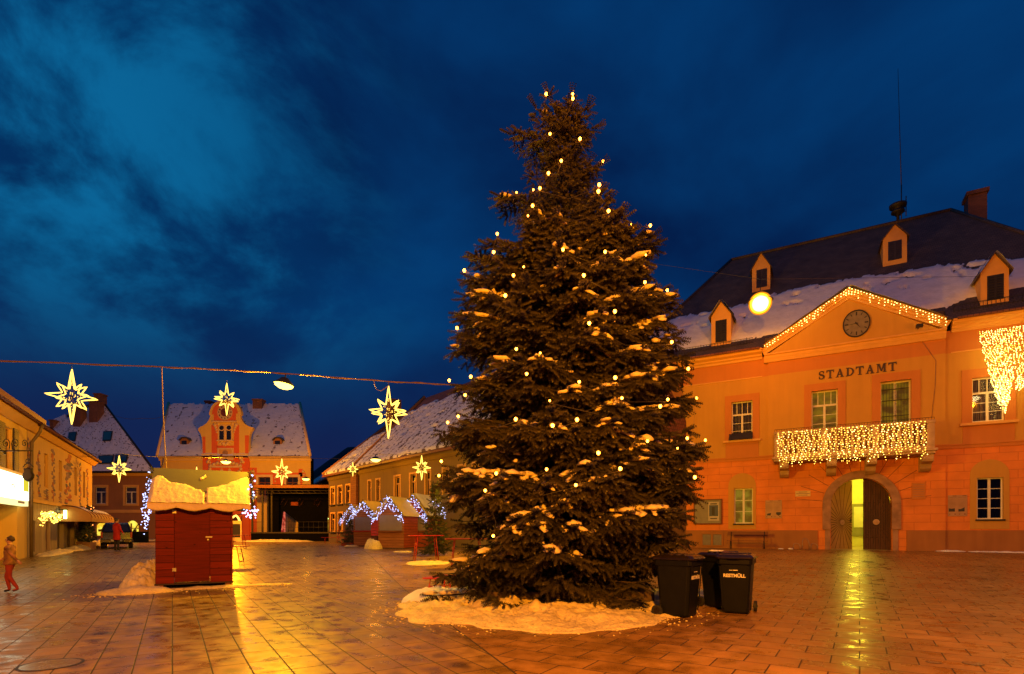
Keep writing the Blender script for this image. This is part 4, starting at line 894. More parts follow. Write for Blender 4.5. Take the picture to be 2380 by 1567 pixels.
    ps = MB(); ps.box(pb2 - 1.6, pb2 - 0.9, 8.86, 8.95, g + 1.3, g + 2.7, 0); ps.box(pb2 - 1.8, pb2 - 0.7, 8.90, 8.98, g + 0.7, g + 2.9, 1); ps.build('passage_notice', ['letter_white', 'board_grey'], T)
    for yy in (3.0, 6.5):
        lp = MB(); lp.lathe([(0.02, -0.16), (0.12, -0.14), (0.17, -0.04), (0.17, 0.0), (0.02, 0.0)], (gc, yy, zt - 0.02), 16); lo = lp.build('passage_lamp', 'lamp_yel', T)
        ld = bpy.data.lights.new('passage_light', 'POINT'); ld.energy = 190; ld.color = (1.0, 0.80, 0.05); ld.shadow_soft_size = 0.2
        l = bpy.data.objects.new('light', ld); COL.objects.link(l); l.parent = T; l.location = (gc, yy, zt - 0.5)
    # balcony --------------------------------------------------
    pd = 1.25; yb_ = -pj - pd; bl, br_ = F.x(1800, yb_), F.x(2172, yb_); um = 1990
    zs = F.z(um, 1052, yb_); zrl = F.z(um, 990, yb_)
    s = MB(); s.box(bl - 0.12, br_ + 0.12, yb_ - 0.14, -pj, zs - 0.13, zs); s.box(bl - 0.04, br_ + 0.04, yb_ - 0.06, -pj, zs - 0.25, zs - 0.13); B = s.build('balcony', 'balcony_stone', T, bevel=0.02)
    rl_ = MB(); hw = 0.11
    rl_.box(bl - 0.03, br_ + 0.03, yb_ - hw - 0.03, yb_ + hw, zrl - 0.14, zrl); rl_.box(bl - 0.03, bl + 0.24, yb_ + hw, -pj, zrl - 0.14, zrl); rl_.box(br_ - 0.24, br_ + 0.03, yb_ + hw, -pj, zrl - 0.14, zrl)
    rl_.box(bl, br_, yb_ - hw + 0.01, yb_ + hw - 0.01, zs + 0.001, zs + 0.14); rl_.box(bl + 0.01, bl + 0.2, yb_ + hw, -pj, zs + 0.001, zs + 0.14); rl_.box(br_ - 0.2, br_ - 0.01, yb_ + hw, -pj, zs + 0.001, zs + 0.14)
    n_bay = 3; pw = 0.30; pedx = [bl + (br_ - bl - pw) * i / n_bay for i in range(n_bay + 1)]
    for x in pedx: rl_.box(x, x + pw, yb_ - hw + 0.003, yb_ + hw - 0.003, zs + 0.14, zrl - 0.14)
    rl_.build('balustrade_rail', 'balcony_stone', B, bevel=0.012)
    h0, h1 = zs + 0.14, zrl - 0.14; H = h1 - h0
    prof = [(0.075, 0), (0.075, 0.05 * H), (0.045, 0.10 * H), (0.085, 0.28 * H), (0.09, 0.36 * H), (0.05, 0.62 * H), (0.04, 0.78 * H), (0.065, 0.88 * H), (0.07, H)]
    bal = MB().lathe(prof, (0, 0, 0), 10).build('baluster', 'balcony_stone', B); first = True
    spots = []
    for i in range(n_bay):
        a_, c_ = pedx[i] + pw, pedx[i + 1]; k = 8
        spots += [(a_ + (c_ - a_) * (j + 0.5) / k, yb_) for j in range(k)]
    spots += [(br_ - 0.11, yb_ + 0.3), (br_ - 0.11, yb_ + 0.55), (br_ - 0.11, yb_ + 0.8)] + [(bl + 0.11, yb_ + 0.3), (bl + 0.11, yb_ + 0.55), (bl + 0.11, yb_ + 0.8)]
    for x, yy in spots:
        o = bal if first else bal.copy()
        if not first: COL.objects.link(o); o.parent = B
        first = False; o.location = (x, yy, h0)
    fr = MB(); fr.tube([(bl, yb_, zrl + 0.13), (br_, yb_, zrl + 0.13)], 0.012, 5)
    for i in range(60): x = bl + (br_ - bl) * i / 59; fr.tube([(x, yb_, zrl), (x, yb_, zrl + 0.13)], 0.007, 4)
    fr.build('spike_rail', 'dark_metal', B)
    for u in (1812, 1921, 2012, 2140):
        x = F.x(u, yb_ * 0.6); cs = MB(); wd = 0.46
        cs.prismx([(-pj, zs - 0.25), (-pj, zs - 1.05), (-pj - 0.25, zs - 1.05), (-pj - 0.5, zs - 0.92), (-pj - 0.62, zs - 0.70), (-pj - 1.08, zs - 0.62), (-pj - 1.16, zs - 0.50), (-pj - 1.16, zs - 0.25)], x, x + wd)
        cs.build('console', 'balcony_stone', B, bevel=0.02)
    global BAL; BAL = (bl, br_, yb_, zs, zrl)
    # lettering STADTAMT: slab letters fixed to the wall -------
    letters(T, y=-pj)
    # wire crossing the wall, small camera ---------------------
    wr = MB(); wr.tube([(F.x(2138) , -pj - 0.02, F.z(2138, 790)), (F.x(2174), -pj - 0.02, F.z(2174, 840)), (F.x(2172), -pj - 0.02, F.z(2172, 900)), (F.x(2164), -pj - 0.02, F.z(2164, 972))], 0.014, 5); wr.build('wall_cable', 'stone_red', T)
    cm = MB(); x, z_ = F.xz(2130, 769); cm.box(x - 0.12, x + 0.16, -0.85, -0.62, z_ - 0.06, z_ + 0.08); cm.tube([(x, -0.7, z_), (x, -0.45, z_ - 0.05)], 0.03, 6); cm.build('wall_camera', 'dark_metal', T)
    return T
def letters(T, y):
    A, Bp = F.xz(1902, 873, y), F.xz(2084, 851.5, y); h = 0.46; zb_ = (A[1] + Bp[1]) / 2 - h / 2
    W_ = {'S': 0.30, 'T': 0.36, 'A': 0.40, 'D': 0.37, 'M': 0.44}; word = 'STADTAMT'; tot = sum(W_[c] for c in word); gap = ((Bp[0] - A[0]) - tot) / 7
    x = A[0]; k = 0.085; sf = 0.035
    for c in word:
        w = W_[c]; mb = MB(); P = lambda pts: mb.prism([(x + a, zb_ + b) for a, b in pts], y - 0.035, y - 0.002)
        def serif(cx, zz, half=0.075, th=sf): P([(cx - half, zz), (cx + half, zz), (cx + half, zz + th), (cx - half, zz + th)])
        if c == 'T':
            P([(w / 2 - k / 2, sf), (w / 2 + k / 2, sf), (w / 2 + k / 2, h - 0.07), (w / 2 - k / 2, h - 0.07)]); serif(w / 2, 0, 0.09); P([(0, h - 0.07), (w, h - 0.07), (w, h), (0, h)])
            P([(0, h - 0.14), (0.03, h - 0.14), (0.05, h - 0.07), (0, h - 0.07)]); P([(w - 0.03, h - 0.14), (w, h - 0.14), (w, h - 0.07), (w - 0.05, h - 0.07)])
        elif c == 'A':
            P([(0.04, sf), (0.10, sf), (w / 2 + 0.01, h - 0.07), (w / 2 - 0.02, h)]); P([(w - 0.15, sf), (w - 0.05, sf), (w / 2 + 0.03, h), (w / 2 - 0.045, h)])
            P([(0.12, 0.13), (w - 0.12, 0.13), (w - 0.135, 0.18), (0.135, 0.18)]); serif(0.07, 0, 0.07); serif(w - 0.10, 0, 0.09)
        elif c == 'D':
            P([(0.04, 0), (0.04 + k, 0), (0.04 + k, h), (0.04, h)]); n = 12
            for i in range(n):
                q0, q1 = -math.pi / 2 + math.pi * i / n, -math.pi / 2 + math.pi * (i + 1) / n; cx = 0.12
                ro, ri = (w - cx, h / 2), (w - cx - k, h / 2 - 0.05)
                P([(cx + ri[0] * math.cos(q0), h / 2 + ri[1] * math.sin(q0)), (cx + ro[0] * math.cos(q0), h / 2 + ro[1] * math.sin(q0)), (cx + ro[0] * math.cos(q1), h / 2 + ro[1] * math.sin(q1)), (cx + ri[0] * math.cos(q1), h / 2 + ri[1] * math.sin(q1))])
            serif(0.045, 0, 0.045, 0.04); serif(0.045, h - 0.04, 0.045, 0.04)
        elif c == 'M':
            P([(0.04, sf), (0.085, sf), (0.085, h - sf), (0.04, h - sf)]); P([(w - 0.04 - k, sf), (w - 0.04, sf), (w - 0.04, h - sf), (w - 0.04 - k, h - sf)])
            P([(0.05, h), (0.15, h), (w / 2 + 0.03, 0.06), (w / 2 - 0.03, 0.06)]); P([(w - 0.14, h), (w - 0.05, h), (w / 2 + 0.03, 0.06), (w / 2 - 0.02, 0.06)])
            serif(0.06, 0, 0.06); serif(w - 0.08, 0, 0.08); serif(0.06, h - sf, 0.06); serif(w - 0.06, h - sf, 0.06)
        elif c == 'S':
            pts = []; n = 30
            for i in range(n + 1):
                t = i / n
                if t < 0.5: q = R(20) + (R(250)) * (t / 0.5); pts.append((w / 2 + 0.095 * math.cos(q), h * 0.75 - 0.01 + 0.095 * math.sin(q)))
                else: q = R(90) - R(250) * ((t - 0.5) / 0.5); pts.append((w / 2 + 0.115 * math.cos(q), h * 0.27 + 0.105 * math.sin(q)))
            for i in range(n):
                a, b = Vector(pts[i]), Vector(pts[i + 1]); d = (b - a)
                if d.length < 1e-5: continue
                nn = Vector((-d.y, d.x)).normalized(); m0 = 0.024 + 0.026 * math.exp(-((i / n - 0.5) / 0.22) ** 2); d = d.normalized() * 0.006
                P([tuple(a - nn * m0 - d), tuple(b - nn * m0 + d), tuple(b + nn * m0 + d), tuple(a + nn * m0 - d)])
            P([(w / 2 + 0.07, h - 0.15), (w / 2 + 0.115, h - 0.15), (w / 2 + 0.115, h - 0.02), (w / 2 + 0.09, h - 0.02)]); P([(w / 2 - 0.125, 0.02), (w / 2 - 0.095, 0.02), (w / 2 - 0.08, 0.16), (w / 2 - 0.125, 0.16)])
        mb.build('letter', 'letter_dark', T); x += w + gap
TH = town_hall()

# ------------------------------------------------------------------ things on and before the town hall
def fairy_thing(name, label, cat, pts, r, mt, loc, rz, cords, hero=100, group=None):
    """a light curtain: cords as one mesh, the largest bulbs one by one, the rest as one mass"""
    t = thing(name, label, cat, loc, rz, group)
    c = MB()
    for q in cords: c.tube(q, 0.003, 3)
    if cords: c.build('cord', 'wire', t, fix=False)
    proto = MB().octa((0, 0, 0), 1.0).build('bulb', mt[0], t, fix=False); rest = MB(); step = max(1, len(pts) // hero); k = 0; used = False
    for i, p in enumerate(pts):
        rr = r * rnd.uniform(0.8, 1.25)
        if i % step == 0 and k < hero:
            o = proto.copy() if used else proto
            if used: COL.objects.link(o); o.parent = t
            o.location = p; o.scale = (rr, rr, rr); used = True; k += 1
        else: rest.octa(p, rr, 1 if rnd.random() < 0.3 else 0)
    if len(rest.v): rest.build('bulb', list(mt) if len(mt) > 1 else [mt[0], mt[0]], t, fix=False)['kind'] = 'stuff'
    return t
def light_curtains():
    bl, br_, yb_, zs, zr = BAL; o = (F.o[0], F.o[1], 0); pts = []; cords = []
    a, b = bl + 0.22, br_ - 0.30; y = yb_ - 0.20; x = a
    cords.append([(a, y, zr + 0.0), (b, y, zr + 0.02)])
    while x < b:
        L = rnd.uniform(1.55, 1.85) if rnd.random() < 0.75 else rnd.uniform(1.2, 1.6); z = zr + 0.03; xx = x; q = [(xx, y, z)]
        while z > zr - L:
            z -= rnd.uniform(0.09, 0.15); xx = x + 0.035 * math.sin(z * 7 + x * 3) + rnd.uniform(-0.02, 0.02); yy = y + rnd.uniform(-0.03, 0.02)
            pts.append((xx + rnd.uniform(-0.06, 0.06), yy, z)); q.append((xx, y, z))
        cords.append(q[::4] + [q[-1]]); x += rnd.uniform(0.12, 0.17)
    rnd.shuffle(pts)
    fairy_thing('light_curtain', 'dense curtain of warm fairy lights draped over the town hall balcony', 'fairy lights', pts, 0.024, ('fairy', 'fairy_hot'), o, F.a, cords)
    # two stretches of lights along the pediment
    pl, pr, pc, zk, za, y = PED
    pts = []; cords = []
    for xa, xb in ((pl + 0.05, pc), (pr - 0.05, pc)):
        x = 0.0; n = int(math.hypot(xb - xa, za - zk) / 0.15)
        for i in range(n + 1):
            f = i / n; X = xa + (xb - xa) * f; Z = zk + 0.42 + (za + 0.06 - zk) * f; L = rnd.choice((0.1, 0.28, 0.2, 0.42)) * rnd.uniform(0.8, 1.2); z = Z
            q = [(X, y - 0.36, Z)]
            while z > Z - L: pts.append((X + rnd.uniform(-0.03, 0.03), y - 0.36 + rnd.uniform(-0.02, 0.02), z)); z -= rnd.uniform(0.11, 0.17)
            cords.append([(X, y - 0.36, Z), (X, y - 0.36, Z - L)])
        cords.append([(xa, y - 0.36, zk + 0.42), (xb, y - 0.36, za + 0.48)])
    rnd.shuffle(pts)
    fairy_thing('light_string', 'warm icicle lights along both slopes of the clock pediment', 'fairy lights', pts, 0.024, ('fairy_hot', 'fairy'), o, F.a, cords)
    # the two gathered nets right of the pediment
    def net(name, label, u0, u1, ut, vt, z_top, strands, u_sw=0):
        pts = []; cords = []; y = -0.62
        xa, xb = F.x(u0, y), F.x(u1, y); xt, zt = F.xz(ut, vt, y)
        for i in range(strands):
            f = i / (strands - 1) if strands > 1 else 0.5; X0 = xa + (xb - xa) * f; q = []
            L = z_top - zt; n = int(L / 0.085); short = rnd.uniform(0.82, 1.0)
            for j in range(n + 1):
                g_ = j / n * short; sq = (1 - g_) ** 0.75 if g_ < 1 else 0
                X = xt + (X0 - xt) * sq + 0.03 * math.sin(j * 0.9 + i) + rnd.uniform(-0.015, 0.015); Z = z_top + (zt - z_top) * g_; Y = y + rnd.uniform(-0.04, 0.04)
                if rnd.random() < 0.86: pts.append((X, Y, Z))
                if j % 5 == 0: q.append((X, y, Z))
            cords.append(q)
        rnd.shuffle(pts)
        fairy_thing(name, label, 'fairy lights', pts, 0.022, ('fairy_hot', 'fairy'), o, F.a, cords)
    zt = F.z(2300, 769, -0.62)
    net('light_net', 'tapering net of warm fairy lights gathered to a point over the right upper window', 2276, 2372, 2335, 962, zt, 17)
    net('light_net', 'second net of fairy lights cut off by the right edge of the view', 2378, 2470, 2356, 918, zt, 9)
light_curtains()
def wall_item(name, label, cat, u, v, y=-0.07):
    x, z = F.xz(u, v, y); p = F.world(x, y, z); return thing(name, label, cat, p, F.a)
def town_hall_items():
    def size(u0, v0, u1, v1, y=-0.07): return (F.x(u1, y) - F.x(u0, y)), F.z((u0 + u1) / 2, v0, y) - F.z((u0 + u1) / 2, v1, y)
    # notice case
    w, h = size(1615, 1163, 1675, 1216); t = wall_item('notice_board', 'glazed notice case with a red frame on the wall left of the narrow arched window', 'notice board', 1645, 1189.5)
    m = MB(); m.box(-w / 2, w / 2, -0.02, 0.06, -h / 2, h / 2); m.build('backing', 'board_grey', t)
    m = MB(); e = 0.07
    m.box(-w / 2 - e, w / 2 + e, -0.07, 0.06, h / 2, h / 2 + e); m.box(-w / 2 - e, w / 2 + e, -0.07, 0.06, -h / 2 - e, -h / 2); m.box(-w / 2 - e, -w / 2, -0.07, 0.06, -h / 2, h / 2); m.box(w / 2, w / 2 + e, -0.07, 0.06, -h / 2, h / 2); m.build('frame', 'frame_red', t, bevel=0.01)
    m = MB(); m.box(0.02 * w, 0.44 * w, -0.034, -0.022, -0.40 * h, 0.42 * h, 0); m.box(0.06 * w, 0.40 * w, -0.040, -0.035, -0.20 * h, 0.28 * h, 1); m.box(0.16 * w, 0.27 * w, -0.045, -0.041, -0.15 * h, 0.20 * h, 2); m.box(0.1 * w, 0.36 * w, -0.040, -0.035, 0.31 * h, 0.36 * h, 2); m.box(0.1 * w, 0.36 * w, -0.040, -0.035, -0.32 * h, -0.28 * h, 2); m.build('poster', ['board_paper', 'print_blue', 'print_dark'], t)
    # information sheets
    def sheets(t, w, h, cols, pics):
        m = MB(); m.box(-w / 2, w / 2, -0.012, 0.0, -h / 2, h / 2); m.build('plate', 'plate', t)
        m = MB(); cw = w / cols
        for c in range(cols):
            xa = -w / 2 + c * cw + 0.04 * w; xb = xa + cw - 0.1 * w
            for i in range(9): zz = h * (0.30 - i * 0.047); m.box(xa, xb - rnd.uniform(0, 0.06), -0.015, -0.0125, zz - 0.007, zz + 0.007, 1)
            m.box(xa, xb, -0.015, -0.0125, h * 0.37, h * 0.41, 1); m.box(xb - 0.15, xb, -0.015, -0.0125, h * 0.45, h * 0.475, 2)
            if pics == 'shield' and c == 1: m.prism([(xa + 0.10, -0.16 * h), (xa + 0.34, -0.16 * h), (xa + 0.34, -0.28 * h), (xa + 0.22, -0.36 * h), (xa + 0.10, -0.28 * h)], -0.016, -0.0125, 0)
            elif pics == 'shield': m.prism([(xa + 0.06, -0.24 * h), (xa + 0.26, -0.20 * h), (xa + 0.24, -0.34 * h), (xa + 0.05, -0.33 * h)], -0.016, -0.0125, 0)
            else:
                m.prism([(xa, -0.12 * h - 0.04 * (c == 1)), (xa + 0.5 * cw * 0.5, -0.14 * h - 0.02 * (c == 1)), (xb - 0.06, -0.12 * h + 0.04 * c), (xb - 0.06, -0.28 * h), (xa, -0.28 * h)], -0.016, -0.0125, 0)
            m.disc((xa + 0.04, -0.40 * h), 0.022, -0.015, -0.0125, 8, 2); m.disc((xb - 0.05, -0.40 * h), 0.03, -0.015, -0.0125, 8, 2)
        m.build('print', ['print_dark', 'stone_red', 'frame_red'], t)
    w, h = size(1779, 1163, 1817, 1205); t = wall_item('info_panel', 'clear information panel with a dark shield, right of the narrow arched window', 'sign', 1798, 1184, -0.13 if 1798 > 1790 else -0.02); sheets(t, w, h, 2, 'shield')
    w, h = size(2203, 1151, 2248, 1200); t = wall_item('info_panel', 'pair of information sheets with dark pictures, left of the large arched window', 'sign', 2225.5, 1175.5, -0.02); sheets(t, w, h, 2, 'pic')
    w, h = size(1848, 1141, 1883, 1154); t = wall_item('wall_plaque', 'small pale plaque with three lines of writing, left of the gate arch', 'sign', 1866, 1147.5, -0.14)
    m = MB(); m.box(-w / 2, w / 2, -0.015, 0, -h / 2, h / 2); m.build('plate', 'plate_pale', t)
    m = MB()
    for i, f in enumerate((0.55, 0.9, 0.6)): m.box(-w * f / 2, w * f / 2, -0.019, -0.016, h * (0.28 - 0.28 * i) - 0.018, h * (0.28 - 0.28 * i) + 0.018)
    m.build('print', 'stone_red', t)
    w, h = size(2119, 1121, 2151, 1160); t = wall_item('wall_plaque', 'faded square plaque on the salmon wall right of the gate', 'sign', 2135, 1141, -0.14)
    m = MB(); m.box(-w / 2, w / 2, -0.015, 0, -h / 2, h / 2); m.build('plate', 'wall_frieze', t, bevel=0.004)
    m = MB()
    for i in range(6): m.box(-w * 0.4, w * 0.4, -0.018, -0.0155, h * (0.36 - 0.14 * i) - 0.012, h * (0.36 - 0.14 * i) + 0.012)
    m.build('print', 'stone_red', t)
    # ventilation grille in the plinth
    w, h = size(1629, 1240, 1681, 1269); t = wall_item('vent_grille', 'double louvred vent in the plinth under the notice case', 'vent', 1655, 1254.5, -0.09)
    m = MB()
    for sx in (-1, 1):
        a, b = (sx * 0.02, sx * w / 2); a, b = min(a, b), max(a, b)
        for i in range(10): zz = -h / 2 + h * (i + 0.5) / 10; m.prismx([(-0.035, zz - 0.03), (-0.005, zz + 0.03), (-0.002, zz - 0.02)], a + 0.05, b - 0.05)
    m.build('louvre', 'board_grey', t)
    m = MB(); e = 0.05; m.box(-w / 2, w / 2, -0.045, 0.01, h / 2 - e, h / 2); m.box(-w / 2, w / 2, -0.045, 0.01, -h / 2, -h / 2 + e)
    for xx in (-w / 2, -e, w / 2 - 2 * e): m.box(xx, xx + 2 * e, -0.045, 0.01, -h / 2 + e, h / 2 - e)
    m.build('frame', 'plinth', t)
    # park bench
    y = -0.95; xa, xb = F.x(1690, y), F.x(1785, y); p = F.world((xa + xb) / 2, y, 0); g = zg(p.y); p.z = g
    t = thing('park_bench', 'red slatted bench with dark metal legs against the town hall plinth', 'bench', p, F.a); L = xb - xa
    m = MB(); 
    for i in range(2): m.box(-L / 2, L / 2, -0.20 + i * 0.20, -0.04 + i * 0.20, 0.44, 0.47)
    m.build('seat', 'frame_red', t, bevel=0.006)
    m = MB(); m.box(-L / 2, L / 2, 0.24, 0.27, 0.80, 0.98); m.build('backrest', 'frame_red', t, bevel=0.006)
    for x in (-L / 2 + 0.2, L / 2 - 0.2):
        m = MB(); m.tube([(x, -0.22, 0), (x, -0.18, 0.43), (x, 0.14, 0.43), (x, 0.26, 0.98)], 0.022, 6); m.tube([(x, 0.34, 0), (x, 0.16, 0.43)], 0.022, 6); m.build('leg', 'dark_metal', t)
    # bicycle hoops by the wall
    for i, u in enumerate((1852, 1873, 1893)):
        y = -0.75; x = F.x(u, y); p = F.world(x, y, 0); p.z = zg(p.y)
        t = thing('bicycle_stand', 'bent steel bicycle hoop at the plinth, %s of three left of the gate' % ('leftmost', 'middle', 'rightmost')[i], 'bicycle stand', p, F.a + R(25), 'bicycle hoops left of the gate')
        m = MB(); h = (0.34, 0.62, 0.34)[i]; m.tube([(-0.18, 0, 0)] + [(-0.18 * math.cos(math.pi * k / 10), 0.1 * math.sin(math.pi * k / 10), h * 0.5 + h * 0.5 * math.sin(math.pi * k / 10)) for k in range(11)] + [(0.18, 0, 0)], 0.011, 5); m.build('hoop', 'metal', t)
    # snow along the foot of the right wing
    for i, (u, L) in enumerate(((2210, 1.0), (2290, 1.2), (2355, 1.3))):
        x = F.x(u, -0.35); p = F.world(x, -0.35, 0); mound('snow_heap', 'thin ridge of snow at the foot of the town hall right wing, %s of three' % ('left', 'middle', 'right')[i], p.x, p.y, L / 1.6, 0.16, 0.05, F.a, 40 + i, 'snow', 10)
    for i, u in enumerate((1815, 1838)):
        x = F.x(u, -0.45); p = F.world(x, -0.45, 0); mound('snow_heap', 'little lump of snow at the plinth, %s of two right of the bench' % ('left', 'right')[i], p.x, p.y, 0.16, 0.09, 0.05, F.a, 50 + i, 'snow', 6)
town_hall_items()
def manhole(u, v, r, label):
    Y = GY(v); x = (u - CU) * Y / FPX; t = thing('manhole_cover', label, 'manhole cover', (x, Y, zg(Y)), 0.4, 'manhole covers in the paving')
    # lies on the slope of the square
    t.rotation_euler = (math.atan((zg(Y + 0.5) - zg(Y - 0.5))), 0, 0)
    m = MB(); m.add([((r * (0.90 if k else 1.0)) * math.cos(2 * math.pi * i / 48), (r * (0.90 if k else 1.0)) * math.sin(2 * math.pi * i / 48), 0.004) for k in (0, 1) for i in range(48)], [(i, (i + 1) % 48, 48 + (i + 1) % 48, 48 + i) for i in range(48)]); m.build('rim', 'dark_metal', t)
    m = MB(); m.add([(r * 0.89 * math.cos(2 * math.pi * i / 48), r * 0.89 * math.sin(2 * math.pi * i / 48), 0.005) for i in range(48)], [tuple(range(48))]); m.build('lid', 'manhole_lid', t)
mat('manhole_lid', (0.16, 0.13, 0.10), 0.22, noise=0.3, nscale=4, rvar=0.08); M['manhole_lid'] = MATS['manhole_lid']
manhole(118, 1545, 0.30, 'large round manhole cover in the bottom left corner of the paving')
manhole(2002, 1337, 0.36, 'round manhole cover in the yellow light reflected from the gate')
manhole(2008, 1306, 0.38, 'farther round manhole cover close to the gate')
manhole(2170, 1560 - 20, 0.075, 'small round valve cover in the bottom right of the paving')
manhole(2262, 1543, 0.10, 'small round valve cover nearest the bottom right corner')
# ------------------------------------------------------------------ conifers
def rot_to(d):
    """rows: local x along d, local z roughly up"""
    d = d / np.linalg.norm(d); up = np.array([0, 0, 1.0]) if abs(d[2]) < 0.95 else np.array([1.0, 0, 0])
    y = np.cross(up, d); y /= np.linalg.norm(y); return np.stack([d, y, np.cross(d, y)])
def twig_template(nr, per, ln, wd, rg):
    vs = []; fs = []
    vs += [(0, 0.006, 0), (0, -0.006, 0), (1, 0, 0)]; fs.append((0, 1, 2))
    for i in range(nr):
        x = (i + 0.5) / nr
        for j in range(per):
            q = 2 * math.pi * (j + rg.random()) / per; L = ln * (1 - 0.35 * x) * rg.uniform(0.8, 1.15); fw = 0.55
            dy, dz = math.cos(q), math.sin(q); py, pz = -dz, dy; o = len(vs)
            vs += [(x - 0.02, py * wd, pz * wd), (x - 0.02, -py * wd, -pz * wd), (x + L * fw, dy * L, dz * L)]; fs.append((o, o + 1, o + 2))
    return np.array(vs), np.array(fs)
def mesh_np(name, V, Fc, mt, parent=None, smooth=False):
    me = bpy.data.meshes.new(name); me.vertices.add(len(V)); me.vertices.foreach_set('co', np.ascontiguousarray(V, np.float32).ravel())
    k = Fc.shape[1]; me.loops.add(len(Fc) * k); me.loops.foreach_set('vertex_index', np.ascontiguousarray(Fc, np.int32).ravel())
    me.polygons.add(len(Fc)); me.polygons.foreach_set('loop_start', np.arange(0, len(Fc) * k, k, dtype=np.int32)); me.polygons.foreach_set('loop_total', np.full(len(Fc), k, np.int32))
    if smooth: me.polygons.foreach_set('use_smooth', np.ones(len(Fc), bool))
    me.update(calc_edges=True); me.validate(); me.materials.append(M[mt] if isinstance(mt, str) else mt)
    o = bpy.data.objects.new(name, me); COL.objects.link(o)
    if parent: o.parent = parent
    return o
def conifer(t, H, prof, whorl, nb, seed, needle='needles', snowy=0.0, extra=(), twig_l=0.26, dens=1.0, trunk_r=0.16, z_first=0.25, droop=0.28, inset=0.0):
    """prof(z, az) -> crown radius; extra: list of (target point, snow) limbs aimed at given points"""
    rg = random.Random(seed); tr = MB(); lim = MB(); twigs = []; lumps = []
    zs = np.linspace(-0.1, H * 0.985, 14); tr.tube([(0.04 * math.sin(z * 1.3), 0.04 * math.cos(z), z) for z in zs], [trunk_r * (1 - 0.93 * max(0, z) / H) + 0.012 for z in zs], 10)
    def limb(p0, p1, sag, snow, thick):
        p0 = np.array(p0, float); p1 = np.array(p1, float); L = np.linalg.norm(p1 - p0); n = max(3, int(L / 0.22)); path = []
        for i in range(n + 1):
            f = i / n; p = p0 * (1 - f) + p1 * f; p = p + np.array([0, 0, -sag * L * math.sin(math.pi * f) * 0.9 + 0.0]); path.append(p)
        lim.tube([tuple(p) for p in path], [thick * (1 - 0.8 * i / n) for i in range(n + 1)], 4)
        main = (p1 - p0) / L
        def at(f):
            x = f * n; i = min(n - 1, int(x)); return path[i] * (1 - (x - i)) + path[i + 1] * (x - i), path[i + 1] - path[i]
        f = 0.22 if L > 1 else 0.1
        st = 0.15 / dens / max(L, 0.3)
        while f < 1.0:
            p, d = at(f); d = d / np.linalg.norm(d); side = np.cross([0, 0, 1.0], d); ns = np.linalg.norm(side); side = side / ns if ns > 1e-3 else np.array([1.0, 0, 0])
            sl = min(0.95, (1 - f) * 0.55 * L + (0.16 if L > 1.3 else 0.05)) * rg.uniform(0.75, 1.15)
            for sg in (-1, 1):
                dd = d * rg.uniform(0.55, 0.85) + side * sg * rg.uniform(0.6, 0.95) + np.array([0, 0, rg.uniform(-0.50, 0.05) - droop * 0.5]); dd /= np.linalg.norm(dd)
                m = max(1, int(sl / (0.125 / dens) + 0.5)); q0 = p
                for k in range(m):
                    g_ = (k + 0.6) / m; q = p + dd * sl * g_ + np.array([0, 0, -0.10 * sl * g_ * g_])
                    for s2 in ((-1, 1) if k < m - 1 else (0, -1, 1)):
                        sd = np.cross([0, 0, 1.0], dd); sd = sd / max(1e-3, np.linalg.norm(sd))
                        e = dd * rg.uniform(0.5, 0.9) + sd * s2 * rg.uniform(0.5, 0.9) + np.array([0, 0, rg.uniform(-0.45, 0.12)]); e /= np.linalg.norm(e)
                        twigs.append((q, e, twig_l * rg.uniform(0.7, 1.15) * (1.0 if L > 1.2 else 0.8)))
                    if snow and f > 0.55 and rg.random() < snow * 0.55: lumps.append((q + np.array([0, 0, 0.045]), dd, rg.uniform(0.06, 0.125) * (1.1 - 0.4 * g_), rg.uniform(1.2, 2.2)))
            if snow and f > 0.5:
                for k3 in range(2):
                    if rg.random() < min(1, snow * 1.5): lumps.append((p + side * rg.uniform(-0.07, 0.07) + d * rg.uniform(-0.06, 0.06) + np.array([0, 0, 0.05]), d, rg.uniform(0.07, 0.14), rg.uniform(1.2, 2.0)))
            f += st * rg.uniform(0.8, 1.2)
        p, d = at(0.98)
        for a in (-0.5, 0, 0.5): twigs.append((p, d / np.linalg.norm(d) + np.array([a * 0.5, a * 0.3, 0.15]), twig_l))
    z = z_first; az0 = 0.0
    while z < H * 0.985:
        f = z / H; k = max(4, int(nb * (1 - 0.45 * f))); az0 += 0.8
        for i in range(k):
            az = az0 + 2 * math.pi * (i + rg.uniform(-0.3, 0.3)) / k
            rs = (-0.10 + 0.62 * max(0, f - 0.25)) + (0.20 if f > 0.8 else 0)
            if f < 0.12: rs = -0.05
            z1 = min(H, max(0.10, z + rs * prof(z, az) + rg.uniform(-0.12, 0.12)))
            r = max(0.1, (prof(z1, az) - inset) * rg.choice((rg.uniform(0.62, 0.86), rg.uniform(0.86, 1.04)))); z0 = min(H * 0.99, z + (0.14 * r if f < 0.7 else -0.1 * r))
            limb((0, 0, max(0.1, z0)), (r * math.cos(az), r * math.sin(az), z1), 0.06 if f > 0.6 else 0.10, snowy * (rg.random() < 0.22), 0.012 + 0.012 * r)
        z += whorl * rg.uniform(0.85, 1.15) * (1 - 0.35 * f)
    for p, sn in extra:
        r = math.hypot(p[0], p[1]); limb((0, 0, min(H * 0.97, max(0.15, p[2] + 0.18 * r * (1 if p[2] < 0.7 * H else -1)))), p, 0.05, sn, 0.012 + 0.011 * r)
    # leader
    for i in range(10): a = i * 0.63 * 2; twigs.append((np.array([0, 0, H * (0.90 + 0.01 * i)]), np.array([0.5 * math.cos(a), 0.5 * math.sin(a), 0.8]), twig_l * 1.1))
    tr.build('trunk', 'bark', t); lim.build('limb', 'bark', t, fix=False)
